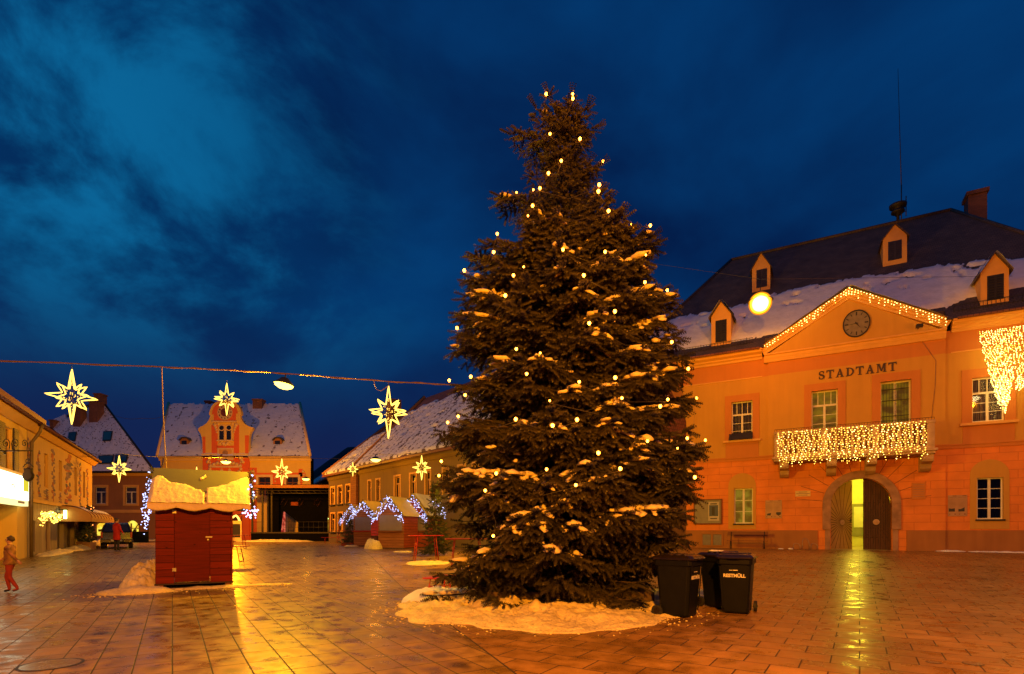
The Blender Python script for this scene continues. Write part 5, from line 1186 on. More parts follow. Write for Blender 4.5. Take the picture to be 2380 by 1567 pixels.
    V0, F0 = twig_template(7, 6, 0.19, 0.055, rg); Vs = np.empty((len(twigs), len(V0), 3), np.float32)
    ang = np.array([rg.uniform(0, 6.28) for _ in twigs])
    for i, (p, d, L) in enumerate(twigs):
        Rm = rot_to(np.array(d, float)); ca, sa = math.cos(ang[i]), math.sin(ang[i]); B = np.stack([Rm[0], Rm[1] * ca + Rm[2] * sa, -Rm[1] * sa + Rm[2] * ca]); Vs[i] = (V0 * L) @ B + p
    Fs = (F0[None] + (np.arange(len(twigs)) * len(V0))[:, None, None]).reshape(-1, 3)
    cr = mesh_np('crown', Vs.reshape(-1, 3), Fs, needle, t)
    if lumps:
        Vi, Fi = ico(); Fi = np.array(Fi); Vl = np.empty((len(lumps), len(Vi), 3), np.float32)
        for i, (p, d, r, el) in enumerate(lumps):
            Rm = rot_to(np.array(d, float)); jit = np.array([[rg.uniform(0.75, 1.25)] for _ in range(len(Vi))]); vv = Vi * jit * np.array([r * el, r, r * 0.52]); vv[:, 2] = np.maximum(vv[:, 2], -0.02); Vl[i] = vv @ Rm + p
        mesh_np('snow', Vl.reshape(-1, 3), (Fi[None] + (np.arange(len(lumps)) * len(Vi))[:, None, None]).reshape(-1, 3), 'lamplit_snow', t, True)
    return len(twigs)

TX, TY, TH_ = 1.13, 11.2, 10.1        # the big spruce: foot and height
# outline of the crown: (row, column) in the photograph's sight grid, left and right
SIL_L = [(196, 1269), (231, 1238), (255, 1234), (287, 1250), (311, 1180), (330, 1206), (350, 1230), (385, 1232), (409, 1210), (437, 1186), (457, 1150), (488, 1172), (520, 1180), (550, 1202), (561, 1160), (595, 1090), (619, 1104), (639, 1078), (662, 1084), (682, 1062), (710, 1080), (729, 1048), (757, 1078), (773, 1046),
         (810, 1042), (838, 1086), (884, 1047), (930, 1062), (953, 1078), (1004, 1012), (1050, 1060), (1078, 1070), (1110, 1014), (1174, 1018), (1234, 1022), (1276, 1020), (1331, 1000), (1387, 985), (1420, 1040)]
SIL_R = [(196, 1278), (211, 1330), (235, 1346), (247, 1366), (271, 1362), (295, 1386), (334, 1378), (354, 1358), (374, 1342), (380, 1394), (409, 1398), (441, 1402), (461, 1420), (480, 1406), (488, 1455), (508, 1488), (544, 1532), (567, 1535), (603, 1514), (631, 1488), (646, 1466), (658, 1512), (670, 1554), (686, 1574), (714, 1575),
         (737, 1568), (773, 1590), (801, 1588), (824, 1612), (861, 1608), (902, 1588), (930, 1616), (967, 1578), (999, 1580), (1013, 1624), (1041, 1648), (1068, 1600), (1092, 1630), (1142, 1630), (1170, 1600), (1188, 1616), (1216, 1598), (1276, 1596), (1360, 1560), (1420, 1520)]
def spruce():
    zl = [EYE + (HV - q[0]) * TY / FPX for q in SIL_L][::-1]; zr = [EYE + (HV - q[0]) * TY / FPX for q in SIL_R][::-1]
    left = [(TX - (q[1] - CU) * TY / FPX) for q in SIL_L][::-1]; right = [((q[1] - CU) * TY / FPX - TX) for q in SIL_R][::-1]
    def prof(z, az):
        l = float(np.interp(z, zl, left)); r = float(np.interp(z, zr, right)); c = math.cos(az); w = 0.5 + 0.5 * c
        side = r * w + l * (1 - w); mean = 0.5 * (l + r) * 0.97; return side * abs(c) ** 1.2 + mean * (1 - abs(c) ** 1.2)
    t = thing('spruce_tree', 'huge spruce with glowing bulbs and snow on its boughs in the middle of the square', 'spruce tree', (TX, TY, 0.0), 0)
    def on_crown(u, v, out=1.0):
        """the point of the crown's surface seen at (u, v)"""
        k = (u - CU) / FPX; w = (HV - v) / FPX; best = None
        for i in range(260):
            Y = 7.0 + i * 0.022; x = k * Y - TX; y = Y - TY; z = EYE + w * Y; r = math.hypot(x, y); e = prof(z, math.atan2(y, x)) * out
            q = r - e
            if q < 0: return (x, y, z)
            if best is None or q < best[0]: best = (q, (x, y, z))
        return best[1]
    snow_at = [(1301, 567), (1439, 532), (1475, 540), (1420, 540), (1439, 587), (1503, 599), (1305, 619), (1360, 662), (1463, 678), (1522, 670), (1550, 672), (1107, 682), (1068, 733), (1100, 735), (1400, 721), (1404, 765), (1440, 748), (1560, 738), (1245, 494), (1293, 504),
               (1496, 810), (1543, 847), (1506, 875), (1570, 865), (1330, 907), (1427, 902), (1450, 930), (1146, 838), (1252, 835), (1104, 884), (1464, 1004), (1492, 1041), (1529, 1022), (1552, 948), (1575, 952), (1289, 990), (1307, 1006), (1206, 985), (1515, 1071), (1630, 1034),
               (1621, 1094), (1054, 1108), (1077, 1101), (1169, 1105), (1155, 1119), (1363, 1133), (1418, 1114), (1395, 1118), (1372, 1082), (1270, 1131), (1307, 1170), (1206, 1202), (1243, 1188), (1188, 1207), (1183, 1234), (1247, 1223), (1462, 1193), (1456, 1208), (1543, 1188), (1566, 1186), (1555, 1200), (1132, 1156), (1280, 1280), (1335, 1225), (1104, 1290), (1054, 1308), (1125, 1045), (1035, 1161), (1432, 976)]
    b1 = [(860, 135), (1014, 135), (1016, 162), (882, 368), (1058, 398), (948, 527), (1193, 528), (873, 600), (1171, 668), (1166, 707), (823, 688), (784, 697), (686, 712), (780, 791), (753, 850), (1225, 822), (1360, 900), (1470, 906), (573, 955), (552, 1063), (958, 1049), (1205, 1062), (1444, 1080), (380, 1170), (668, 1200), (728, 1150), (1080, 1200), (1438, 1240), (1569, 1287), (620, 1318), (1262, 1411), (1112, 1481), (337, 1507)]
    b2 = [(587, 55), (1368, 20), (1451, 153), (250, 211), (358, 193), (330, 285), (639, 180), (903, 220), (1084, 199), (1117, 302), (1348, 308), (1493, 299), (1310, 343), (584, 408), (892, 411), (769, 440), (295, 393), (242, 423), (1246, 518), (1446, 503), (1537, 512), (1397, 553), (999, 578), (210, 618), (486, 680), (739, 660), (1109, 657), (886, 739), (1484, 699), (198, 690), (431, 766), (471, 994), (707, 75), (755, 315)]
    small = {(686, 712), (753, 850), (728, 1150), (1397, 553), (707, 75), (755, 315), (784, 697), (1360, 900), (1444, 1080)}
    bl = [(929.3 + 0.3954 * x, 172 + 0.3954 * y, (x, y) in small) for x, y in b1] + [(929.3 + 0.4612 * x, 791.7 + 0.4612 * y, (x, y) in small) for x, y in b2]
    extra = [(tuple(c * 0.95 for c in on_crown(u, v, 0.96)[:2]) + (on_crown(u, v, 0.96)[2],), 0.52) for u, v in snow_at]
    bulbs = []
    for u, v, sm in bl:
        p = on_crown(u, v, 1.0); q_ = max(0.3, 1 - 0.22 / max(0.3, math.hypot(p[0], p[1]))); extra.append(((p[0] * q_, p[1] * q_, p[2] - 0.08), 0.0)); bulbs.append((p, sm))
    for u, v in ((1176, 312), (1150, 457), (1089, 597), (1078, 640), (1062, 684), (1048, 730), (1046, 773), (1042, 812), (1010, 1004), (1014, 1110), (1000, 1335), (975, 1386), (1388, 297), (1397, 384), (1402, 445), (1422, 462), (1452, 490), (1530, 546), (1533, 568), (1572, 690), (1588, 775), (1612, 826), (1608, 861), (1618, 930),
                 (1652, 1042), (1632, 1092), (1630, 1140), (1616, 1190), (1240, 245), (1366, 250), (1272, 222), (1328, 226)):
        p = on_crown(u, v, 1.0); extra.append(((p[0] * 0.93, p[1] * 0.93, p[2]), 0.06))
    n = conifer(t, TH_, prof, 0.50, 9, 11, snowy=0.0, extra=extra, trunk_r=0.17, dens=0.95, twig_l=0.27, inset=0.26)
    print('twigs', n)
    # the string of bulbs
    s = thing('bulb_string', 'string of warm glowing bulbs wound through the big spruce', 'string lights', (TX, TY, 0.0), 0)
    proto = MB(); proto.lathe([(0.006, 0.030), (0.016, 0.022), (0.021, 0.0), (0.012, -0.022), (0.008, -0.026)], n=8); po = proto.build('bulb', 'bulb', s); first = True
    for p, sm in bulbs:
        o = po if first else po.copy()
        if not first: COL.objects.link(o); o.parent = s
        first = False; o.location = (p[0], p[1] - 0.03, p[2] + 0.03); k = (0.6 if sm else rnd.uniform(0.85, 1.15)); o.scale = (k * 1.25, k * 1.25, k * 0.95)
    c = MB(); srt = sorted(bulbs, key=lambda b: -b[0][2])
    for (a, _), (b, _) in zip(srt[:-1], srt[1:]):
        A, B = Vector(a), Vector(b)
        if (A - B).length > 2.2: continue
        mid = (A + B) / 2; mid.z -= 0.12; mid.x *= 0.93; mid.y *= 0.93; c.tube([A, mid, B], 0.006, 3)
    c.build('cord', 'wire', s, fix=False)
spruce()
def small_spruce(u, v, H, w, seed, label, pot=False):
    Y = GY(v); p = ((u - CU) * Y / FPX, Y, zg(Y)); t = thing('spruce_tree', label, 'spruce tree', p, seed)
    conifer(t, H, lambda z, a: w * (1 - z / H) ** 0.8 * (0.9 + 0.15 * math.sin(3 * a + z * 4)), 0.26, 7, seed, needle='needles_far', twig_l=0.22, dens=0.8, trunk_r=0.05, z_first=0.3, snowy=0.0)
    if pot: MB().box(-0.35, 0.35, -0.35, 0.35, 0.0, 0.22).build('planter', 'stall_red', t, bevel=0.01)
small_spruce(1012, 1292, 3.1, 0.95, 5, 'slim young spruce in front of the market stalls, left of the big spruce')
small_spruce(812, 1269, 1.75, 0.75, 6, 'small spruce in a planter between the stage and the stalls', True)

# ring of trodden snow round the big spruce
mound('snow_heap', 'wide lumpy bed of snow round the foot of the big spruce', 0.55, 10.75, 2.85, 2.75, 0.15, 0.0, 3, 'dirty_lamplit_snow', 70, None, 0.8, 0.9, 0.22)
mound('snow_heap', 'high lumps of snow under the left boughs of the big spruce', -1.3, 11.5, 1.0, 0.7, 0.30, 0.3, 8, 'snow', 18)
mound('snow_heap', 'long snow pile behind the wheelie bins', 3.7, 11.6, 1.2, 0.7, 0.22, 0.2, 9, 'dirty_lamplit_snow', 18)
def crumbs():
    m = MB(); rg = random.Random(5)
    for i in range(260):
        a = rg.uniform(math.pi * 0.95, math.pi * 1.9); f = 1.0 + rg.random() ** 2.2 * 0.22 - 0.06; x = 0.55 + 2.95 * f * math.cos(a); y = 10.75 + 2.85 * f * math.sin(a); r = rg.uniform(0.006, 0.018) * (1.2 - 2.5 * max(0, f - 1)); m.ball((x, y, zg(y) + r * 0.35), r, sc=(1.3, 1.1, 0.6), jit=0.3)
    for i in range(160):
        a, b = rg.uniform(-1.6, 3.2), rg.uniform(-1.05, -0.2); p = K.world(a, b * rg.random() - 0.15, 0); r = rg.uniform(0.008, 0.026); m.ball((p.x, p.y, zg(p.y) + r * 0.35), r, sc=(1.3, 1.1, 0.6), jit=0.3)
    tag(m.build('snow_crumbs', 'dirty_lamplit_snow', fix=False), 'crumbs of snow scattered over the paving at the edges of the heaps', 'snow', kind='stuff')
# low timber kerb round the tree
t = thing('timber_kerb', 'low dark timber kerb in the shadow under the big spruce', 'kerb', (TX - 0.1, TY - 0.9, 0), 0)
for nm, x0, x1, y0, y1 in (('beam', -1.5, 1.7, -0.06, 0.06), ('beam', -1.5, -1.38, 0.06, 2.0), ('beam', 1.58, 1.7, 0.06, 2.0)):
    MB().box(x0, x1, y0, y1, 0.0, 0.32).build(nm, 'bark', t, bevel=0.01)

# ------------------------------------------------------------------ wheelie bins
def wheelie(u, Y, rz, label):
    x = (u - CU) * Y / FPX; t = thing('wheelie_bin', label, 'wheelie bin', (x, Y, zg(Y)), rz, 'black wheelie bins beside the spruce')
    H = 0.99; bw, bd, tw, td = 0.22, 0.245, 0.285, 0.33
    def ringp(w, d, z, c=0.05, sh=0.0): return [(-w + c, -d + sh, z), (w - c, -d + sh, z), (w, -d + c + sh, z), (w, d - c + sh, z), (w - c, d + sh, z), (-w + c, d + sh, z), (-w, d - c + sh, z), (-w, -d + c + sh, z)]
    m = MB(); lv = [ringp(bw, bd, 0.02), ringp(bw + 0.01, bd + 0.01, 0.05), ringp(tw - 0.012, td - 0.015, H - 0.10), ringp(tw + 0.012, td + 0.012, H - 0.095), ringp(tw + 0.012, td + 0.012, H - 0.0)]
    vs = [p for l in lv for p in l]; fs = [tuple(range(7, -1, -1)), tuple(32 + i for i in range(8))]
    for k in range(4):
        for i in range(8): fs.append((k * 8 + i, k * 8 + (i + 1) % 8, k * 8 + 8 + (i + 1) % 8, k * 8 + 8 + i))
    m.add(vs, fs); body = m.build('body', 'bin', t, bevel=0.008)
    def fy(z): f = (z - 0.05) / (H - 0.15); return -(bd + 0.01 + (td - 0.015 - bd - 0.01) * f)
    m = MB()                                                     # raised front panel edges
    for sx in (-1, 1):
        m.add([(sx * 0.19, fy(0.10) - 0.001, 0.10), (sx * 0.205, fy(0.10) - 0.014, 0.10), (sx * 0.175, fy(0.10) - 0.014, 0.10), (sx * 0.235, fy(0.86) - 0.001, 0.86), (sx * 0.25, fy(0.86) - 0.014, 0.86), (sx * 0.22, fy(0.86) - 0.014, 0.86)], [(0, 1, 4, 3), (1, 2, 5, 4), (2, 0, 3, 5), (0, 2, 1), (3, 4, 5)])
    m.build('panel_rib', 'bin', body)
    m = MB(); lw, ld = tw + 0.035, td + 0.05
    l0 = ringp(lw, ld, H + 0.003, 0.05); l1 = ringp(lw, ld, H + 0.035, 0.05); l2 = ringp(lw - 0.05, ld - 0.05, H + 0.075, 0.06); l3 = ringp(lw - 0.09, ld - 0.09, H + 0.085, 0.06)
    vs = l0 + l1 + l2 + l3; fs = [tuple(range(7, -1, -1)), tuple(24 + i for i in range(8))]
    for k in range(3):
        for i in range(8): fs.append((k * 8 + i, k * 8 + (i + 1) % 8, k * 8 + 8 + (i + 1) % 8, k * 8 + 8 + i))
    m.add(vs, fs)
    for i in range(3): m.prismx([(-0.22 + 0.13 * i, H + 0.08), (-0.20 + 0.13 * i, H + 0.105), (-0.15 + 0.13 * i, H + 0.105), (-0.13 + 0.13 * i, H + 0.08)], -lw + 0.08, lw - 0.08)
    m.box(-0.10, 0.10, -ld - 0.035, -ld + 0.01, H + 0.005, H + 0.03)
    m.build('lid', 'bin_lid', t, bevel=0.006)
    m = MB(); m.tube([(-0.22, td + 0.02, H - 0.03), (-0.22, td + 0.09, H + 0.02), (0.22, td + 0.09, H + 0.02), (0.22, td + 0.02, H - 0.03)], 0.014, 8); m.build('handle', 'bin', t)
    MB().tube([(-0.30, bd + 0.02, 0.10), (0.30, bd + 0.02, 0.10)], 0.012, 8).build('axle', 'metal', t)
    for sx in (-1, 1):
        w = MB(); w.disc((0, 0), 0.10, -0.025, 0.025, 28); wo = w.build('wheel', 'rubber', t, bevel=0.006); wo.location = (sx * 0.29, bd + 0.02, 0.10); wo.rotation_euler = (0, 0, R(90))
        h = MB(); h.disc((0, 0), 0.055, -0.032, 0.032, 20); h.disc((0, 0), 0.02, -0.04, 0.04, 12); h.build('hub', 'bin_lid', wo)
    z = 0.665; tx = curve_mesh('lettering', 'RESTMÜLL', 0.082, 'letter_white', t, 0.001, 0.0035, sx=0.98); tilt = math.atan2(td - bd, H); tx.location = (0, fy(z) - 0.006, z); tx.rotation_euler = (R(90) + tilt, 0, 0)
    m = MB(); z = 0.782; m.add([(-0.085, fy(z) - 0.004, z), (-0.03, fy(z) - 0.004, z), (-0.03, fy(z) - 0.006, z + 0.012), (-0.085, fy(z) - 0.006, z + 0.012), (-0.02, fy(z) - 0.004, z), (0.06, fy(z) - 0.004, z), (0.06, fy(z) - 0.006, z + 0.015), (-0.02, fy(z) - 0.006, z + 0.015)], [(0, 1, 2, 3), (4, 5, 6, 7)]); m.build('maker_mark', 'letter_white', t)
    return t
wheelie(1577, 9.42, R(50), 'wheelie bin nearest the spruce, turned so that its side faces the viewer')
b2 = wheelie(1676, 10.5, R(28), 'wheelie bin at the back, half hidden, with a clump of snow on its lid')
m = MB()
for i in range(9): m.ball((rnd.uniform(-0.12, 0.16), rnd.uniform(0.0, 0.2), 1.085), rnd.uniform(0.04, 0.08), sc=(1.4, 1, 0.45), jit=0.2)
s = m.build('snow_clump', 'snow'); s.location = b2.location; s.rotation_euler = b2.rotation_euler; tag(s, 'small clump of snow lying on the lid of the back wheelie bin', 'snow')
wheelie(1712, 9.82, R(-30), 'wheelie bin on the right, its front with white RESTMÜLL lettering facing the viewer')

# ------------------------------------------------------------------ garlands with cold white lights
def garland(name_lbl, loc, rz, paths, r=0.085, dens=70, ice=1.0, drop=0.30, hero=24, group='fir garlands with cold white lights on the stall gables'):
    t = thing('light_garland', name_lbl, 'light garland', loc, rz, group); rg = random.Random(sum(map(ord, name_lbl)))
    tw = []; pts = []
    for path in paths:
        P = [Vector(p) for p in path]
        for a, b in zip(P[:-1], P[1:]):
            L = (b - a).length; n = int(L * dens)
            for i in range(n):
                p = a.lerp(b, (i + rg.random()) / n); q = rg.uniform(0, 6.28); d = (b - a).normalized() * rg.uniform(-0.6, 0.6) + Vector((math.cos(q), 0.8 * math.sin(q), math.sin(q) * rg.choice((1, -1)))); tw.append((np.array(p), np.array(d), rg.uniform(0.8, 1.3) * r))
            for i in range(int(L * 26 * ice)):
                p = a.lerp(b, rg.random()); pts.append((p.x + rg.uniform(-r, r) * 0.8, p.y - r * rg.uniform(0.2, 1.0), p.z + r * 0.4 - rg.random() * drop))
    V0, F0 = twig_template(5, 5, 0.30, 0.035, rg); Vs = np.empty((len(tw), len(V0), 3), np.float32)
    for i, (p, d, L) in enumerate(tw): Vs[i] = (V0 * L) @ rot_to(d) + p
    mesh_np('fir_sprays', Vs.reshape(-1, 3), (F0[None] + (np.arange(len(tw)) * len(V0))[:, None, None]).reshape(-1, 3), 'needles_far', t)
    if pts:
        proto = None; rest = MB()
        for i, p in enumerate(pts):
            rr = rg.uniform(0.016, 0.034) * (0.6 if ice > 3 else 1)
            if i < hero:
                if proto is None: proto = MB().octa((0, 0, 0), 1.0).build('bulb', 'ice', t, fix=False); o = proto
                else: o = proto.copy(); COL.objects.link(o); o.parent = t
                o.location = p; o.scale = (rr, rr, rr)
            else: rest.octa(p, rr)
        if rest.v: rest.build('bulb', 'ice', t, fix=False)['kind'] = 'stuff'
    return t

# ------------------------------------------------------------------ the closed kiosk on the left
K = Frame(pt(361, 13.15), R(28))
def kiosk():
    w = K.x(541); g = zg(14.2); zt = g + 2.26; d = 2.1
    t = thing('market_kiosk', 'closed red wooden kiosk with snow on its olive roof, left of the open square', 'market kiosk', (K.o[0], K.o[1], 0), K.a)
    b = g + 0.13; m = MB(); x1, x2 = w * 0.232, w * 0.695
    m.box(0, x1, 0, 0.04, b, zt); m.box(x2, w, 0, 0.04, b, zt); m.box(x1, x2, 0, 0.04, zt - 0.06, zt); m.box(0, 0.04, 0.04, d, b, zt); m.box(w - 0.04, w, 0.04, d, b, zt); m.box(0.04, w - 0.04, d - 0.04, d, b, zt)
    ez = zt - 0.02; rz_ = zt + 0.80; ym = d / 2
    m.add([(0, 0.0, zt), (0, d, zt), (0, ym, rz_ - 0.1), (0.04, 0.0, zt), (0.04, d, zt), (0.04, ym, rz_ - 0.1)], [(0, 1, 2), (3, 4, 5)]); m.add([(w, 0.0, zt), (w, d, zt), (w, ym, rz_ - 0.1)], [(0, 1, 2)])
    m.build('wall', 'kiosk_wood', t)
    q = MB(); q.box(x1 + 0.008, x2 - 0.008, 0.006, 0.034, b + 0.03, zt - 0.07); D = q.build('door', 'kiosk_door', t)
    for zz in (b + 0.30, zt - 0.38): h = MB(); h.box(x1 - 0.035, x1 + 0.045, -0.008, 0.006, zz, zz + 0.085); h.build('hinge', 'metal', D)
    h = MB(); h.box(x2 - 0.10, x2 + 0.05, -0.012, 0.006, b + 1.14, b + 1.17); h.disc((x2 - 0.045, b + 1.09), 0.022, -0.035, 0.004, 12); h.build('latch', 'metal', D)
    q = MB()
    q.box(-0.02, w + 0.02, -0.02, 0.02, b - 0.03, b); q.build('sill_beam', 'groove', t)
    for xx in (0.02, w - 0.16): q = MB(); q.box(xx, xx + 0.14, 0.0, d, g, b - 0.03); q.build('skid', 'stall_wood', t)
    q = MB(); q.box(0.18, w - 0.18, 0.5, 0.55, g, b - 0.03); q.build('floor_joist', 'black', t)
    # roof
    o = 0.14; of = 0.26; m_ = (rz_ - ez) / (ym + 0.0); zlo = ez - m_ * of; xr0, xr1 = -o, w + 0.40; e = 0.035
    r_ = MB(); r_.prismx([(-of, zlo), (ym, rz_), (d + of, zlo), (d + of, zlo + e), (ym, rz_ + e), (-of, zlo + e)], xr0, xr1); rf = r_.build('roof', 'kiosk_roof', t)
    # snow blanket sliding down the front slope, scalloped over the eave
    xs = [0.0, .05, .10, .17, .25, .34, .40, .44, .49, .52, .56, .62, .70, .76, .84, .92, .97, 1.0]; ys = [.66, .78, .76, .62, .58, .56, .50, .44, .42, .33, .47, .50, .55, .60, .70, .80, .84, .80]
    S = math.hypot(ym + of, rz_ - zlo)
    def thick(a, b_, X, Y):
        lim = float(np.interp(a, xs, ys)) + 0.018 * fbm(a * 20, 1.0, 3); ed = min(lim - b_, 1e9) * S; ex = min(a, 1 - a) * (xr1 - xr0)
        if ed < 0 or ex < 0.0: return -1
        dr = 0.02 if abs(a - 0.545) < 0.012 and b_ < 0.40 else 0.0
        return min(0.085, 0.012 + ed * 0.5, 0.02 + ex * 0.9) * (1 + 0.22 * fbm(X * 3.0, Y * 4.0, 2)) + 0.012 * fbm(X * 13, Y * 3, 7) - dr * 4
    s = MB(); A = Vector((xr0, -of, zlo + e)); B = Vector((xr1, -of, zlo + e)); C = Vector((xr1, ym, rz_ + e)); E_ = Vector((xr0, ym, rz_ + e)); sheet(s, A, B, C, E_, 110, 60, thick)
    # lip over the edge
    n = 110; lip = []; 
    for i in range(n + 1):
        a = i / n; x = xr0 + (xr1 - xr0) * a; dp = 0.03 + 0.09 * abs(math.sin(a * 9.5 + 0.6)) ** 1.3 + 0.02 * fbm(a * 14, 3, 5); rr = 0.055 + 0.02 * fbm(a * 9, 1, 1)
        if abs(a - 0.545) < 0.012: rr = 0.05
        lip.append([(x, -of + 0.05, zlo + e + 0.085), (x, -of - 0.02, zlo + e + 0.05), (x, -of - rr + 0.01, zlo - 0.02), (x, -of - rr * 0.75, zlo - dp * 0.7), (x, -of - 0.03, zlo - dp), (x, -of + 0.02, zlo - 0.01)])
    k = 6; vs = [p for l in lip for p in l]; s.add(vs, [(i * k + j, i * k + j + 1, (i + 1) * k + j + 1, (i + 1) * k + j) for i in range(n) for j in range(k - 1)], 0, True)
    for i in range(4): s.ball((xr0 + (xr1 - xr0) * (0.49 + 0.012 * i), -of + 0.72 * ym + 0.03 * i + 0.18, 0), 0.045, sc=(1, 1, 0.8), jit=0.2)
    for f in range(1):
        pass
    s.v = [p for p in s.v]
    so = s.build('roof_snow', 'lamplit_snow', rf)
    # fix the small clods onto the slope
    me = so.data; off = len(me.vertices) - 42 * 4 if len(ico()[0]) == 42 else len(me.vertices) - len(ico()[0]) * 4
    for v in list(me.vertices)[off:]: v.co.z += zlo + e + (v.co.y + of) * m_ + 0.02
    loc = (K.o[0], K.o[1], 0)
    garland('garland of cold white lights hanging down the left gable of the red kiosk', loc, K.a, [[(xr0 - 0.05, -of - 0.05, zlo - 0.02), (xr0 - 0.05, ym, rz_ + 0.02)]], dens=60, ice=3.4, drop=0.75, hero=60)
    garland('dark fir garland on the right gable of the red kiosk, a few lights in it', loc, K.a, [[(xr1 + 0.06, -of + 0.02, zlo + 0.02), (xr1 + 0.06, ym, rz_ + 0.04)]], r=0.11, dens=95, ice=0.30, drop=0.2, hero=12)
    garland('cold white icicle lights behind the right corner of the red kiosk', loc, K.a, [[(xr1 - 0.10, d + of - 0.3, zlo + 0.06), (xr1 + 0.30, d + of + 0.1, zlo + 0.02)]], r=0.07, dens=40, ice=2.4, drop=0.28, hero=18)
    return (xr0, xr1, ym, rz_)
KR = kiosk()
# snow round the kiosk
p = K.world(-0.35, 1.2, 0); mound('snow_heap', 'tall heap of cleared snow piled against the left side of the red kiosk', p.x, p.y, 0.55, 1.7, 0.46, K.a, 12, 'dirty_lamplit_snow', 40, None, 0.7, 1.0, 0.15)
p = K.world(-0.35, -0.35, 0); mound('snow_heap', 'low dirty snow at the front left corner of the red kiosk', p.x, p.y, 0.75, 0.38, 0.16, K.a, 13, 'dirty_lamplit_snow', 20)
p = K.world(1.35, -0.14, 0); mound('snow_heap', 'thin strip of snow along the front foot of the red kiosk', p.x, p.y, 1.75, 0.13, 0.05, K.a, 14, 'dirty_lamplit_snow', 14)

crumbs()

# ------------------------------------------------------------------ market stalls
def stall(u_l, Yl, yaw, w, d, label, u_lab, wood='stall_wood', snow=False, roofm='stall_roof', side='stall_red', hgt=2.03, rise=0.95, shut=True):
    o = pt(u_l, Yl); g = zg(Yl); t = thing('market_stall', label, 'market stall', (o[0], o[1], g), yaw, 'market stalls with gables of light')
    zt = hgt; cz = 1.02
    m = MB(); m.box(0, w, 0, 0.05, 0.06, cz); m.box(0, w, 0, 0.05, zt - 0.1, zt); m.box(0, 0.10, 0, 0.05, cz, zt - 0.1, 1); m.box(w - 0.10, w, 0, 0.05, cz, zt - 0.1, 1)
    m.prism([(0, zt), (w, zt), (w / 2, zt + rise * 0.93)], 0.0, 0.05)
    m.build('front_wall', [wood, 'stall_wood'], t)
    m = MB(); m.box(0, 0.05, 0.05, d, 0.06, zt); m.box(w - 0.05, w, 0.05, d, 0.06, zt); m.box(0.05, w - 0.05, d - 0.05, d, 0.06, zt); m.build('side_wall', side, t)
    m = MB(); m.box(-0.03, w + 0.03, -0.03, d, 0.0, 0.06); m.build('base_frame', 'groove', t)
    m = MB(); m.box(0.105, w - 0.105, -0.02, 0.03, cz + 0.02, zt - 0.105); m.build('shutter', 'shutter_grey', t)
    m = MB(); m.box(0.0, w, -0.22, 0.0, cz - 0.04, cz); m.build('counter', 'red_paint' if not shut else 'stall_wood', t)
    o_ = 0.16; hw = w / 2 + o_; k = rise / (w / 2); zlo = zt - k * o_ + 0.02
    m = MB(); m.prism([(-o_, zlo), (w / 2, zt + rise), (w + o_, zlo), (w + o_, zlo + 0.04), (w / 2, zt + rise + 0.04), (-o_, zlo + 0.04)], -0.28, d + 0.12); rf = m.build('roof', roofm, t)
    if snow:
        s = MB()
        for sg in (-1, 1):
            xe = w / 2 + sg * hw; sheet(s, (xe, -0.2, zlo + 0.045), (xe, d, zlo + 0.045), (w / 2, d, zt + rise + 0.045), (w / 2, -0.2, zt + rise + 0.045), 14, 14, lambda a, b, X, Y: 0.12 + 0.06 * fbm(X * 2, Y * 2, 3))
        s.build('roof_snow', 'snow', rf)
    gl = garland('gable of fir and cold white lights, %s' % u_lab, (o[0], o[1], g), yaw, [[(-o_ - 0.02, -0.34, zlo - 0.02), (w / 2, -0.34, zt + rise + 0.04), (w + o_ + 0.02, -0.34, zlo - 0.02)]], r=0.10, dens=50, ice=1.6, drop=0.58, hero=40)
    return t
YW = R(-16)
stall(800, 41, YW, 1.7, 1.8, 'farthest market stall, mostly hidden behind the stall with the red counter', 'on the farthest left stall')
stall(822, 35.5, YW, 1.75, 1.8, 'market stall with a red counter and grey shutter, left of the snow lump', 'on the stall with the red counter', shut=False)
stall(879, 30.9, YW, 1.62, 1.8, 'nearest market stall with a big grey shutter over pale brown boards', 'on the stall with the big grey shutter')
stall(934, 32.8, YW, 1.75, 1.8, 'market stall with orange boards half hidden by the slim young spruce', 'on the stall behind the slim young spruce', wood='stall_red', snow=True, rise=1.15)
stall(988, 34.5, YW, 1.75, 1.8, 'rightmost market stall, almost wholly behind the boughs of the big spruce', 'on the stall behind the big spruce boughs', wood='stall_red', snow=True, rise=1.1)
# red price boards between two stalls
t = thing('board_sign', 'red board with lines of writing between the two nearest grey shutters', 'sign', P3(871, 1226, 32.2), YW)
m = MB(); m.box(-0.24, 0.24, -0.02, 0.02, -0.50, 0.46); m.build('panel', 'red_paint', t)
m = MB()
for i in range(5): m.box(-0.18, 0.18 - 0.05 * (i % 2), -0.026, -0.021, 0.30 - 0.17 * i, 0.33 - 0.17 * i)
m.build('writing', 'frame_red', t)
YY = GY(1272); mound('snow_heap', 'knee high heap of snow between the two nearest market stalls', (868 - CU) * 30.5 / FPX, 30.5, 0.48, 0.40, 0.60, 0, 21, 'dirty_lamplit_snow', 14)

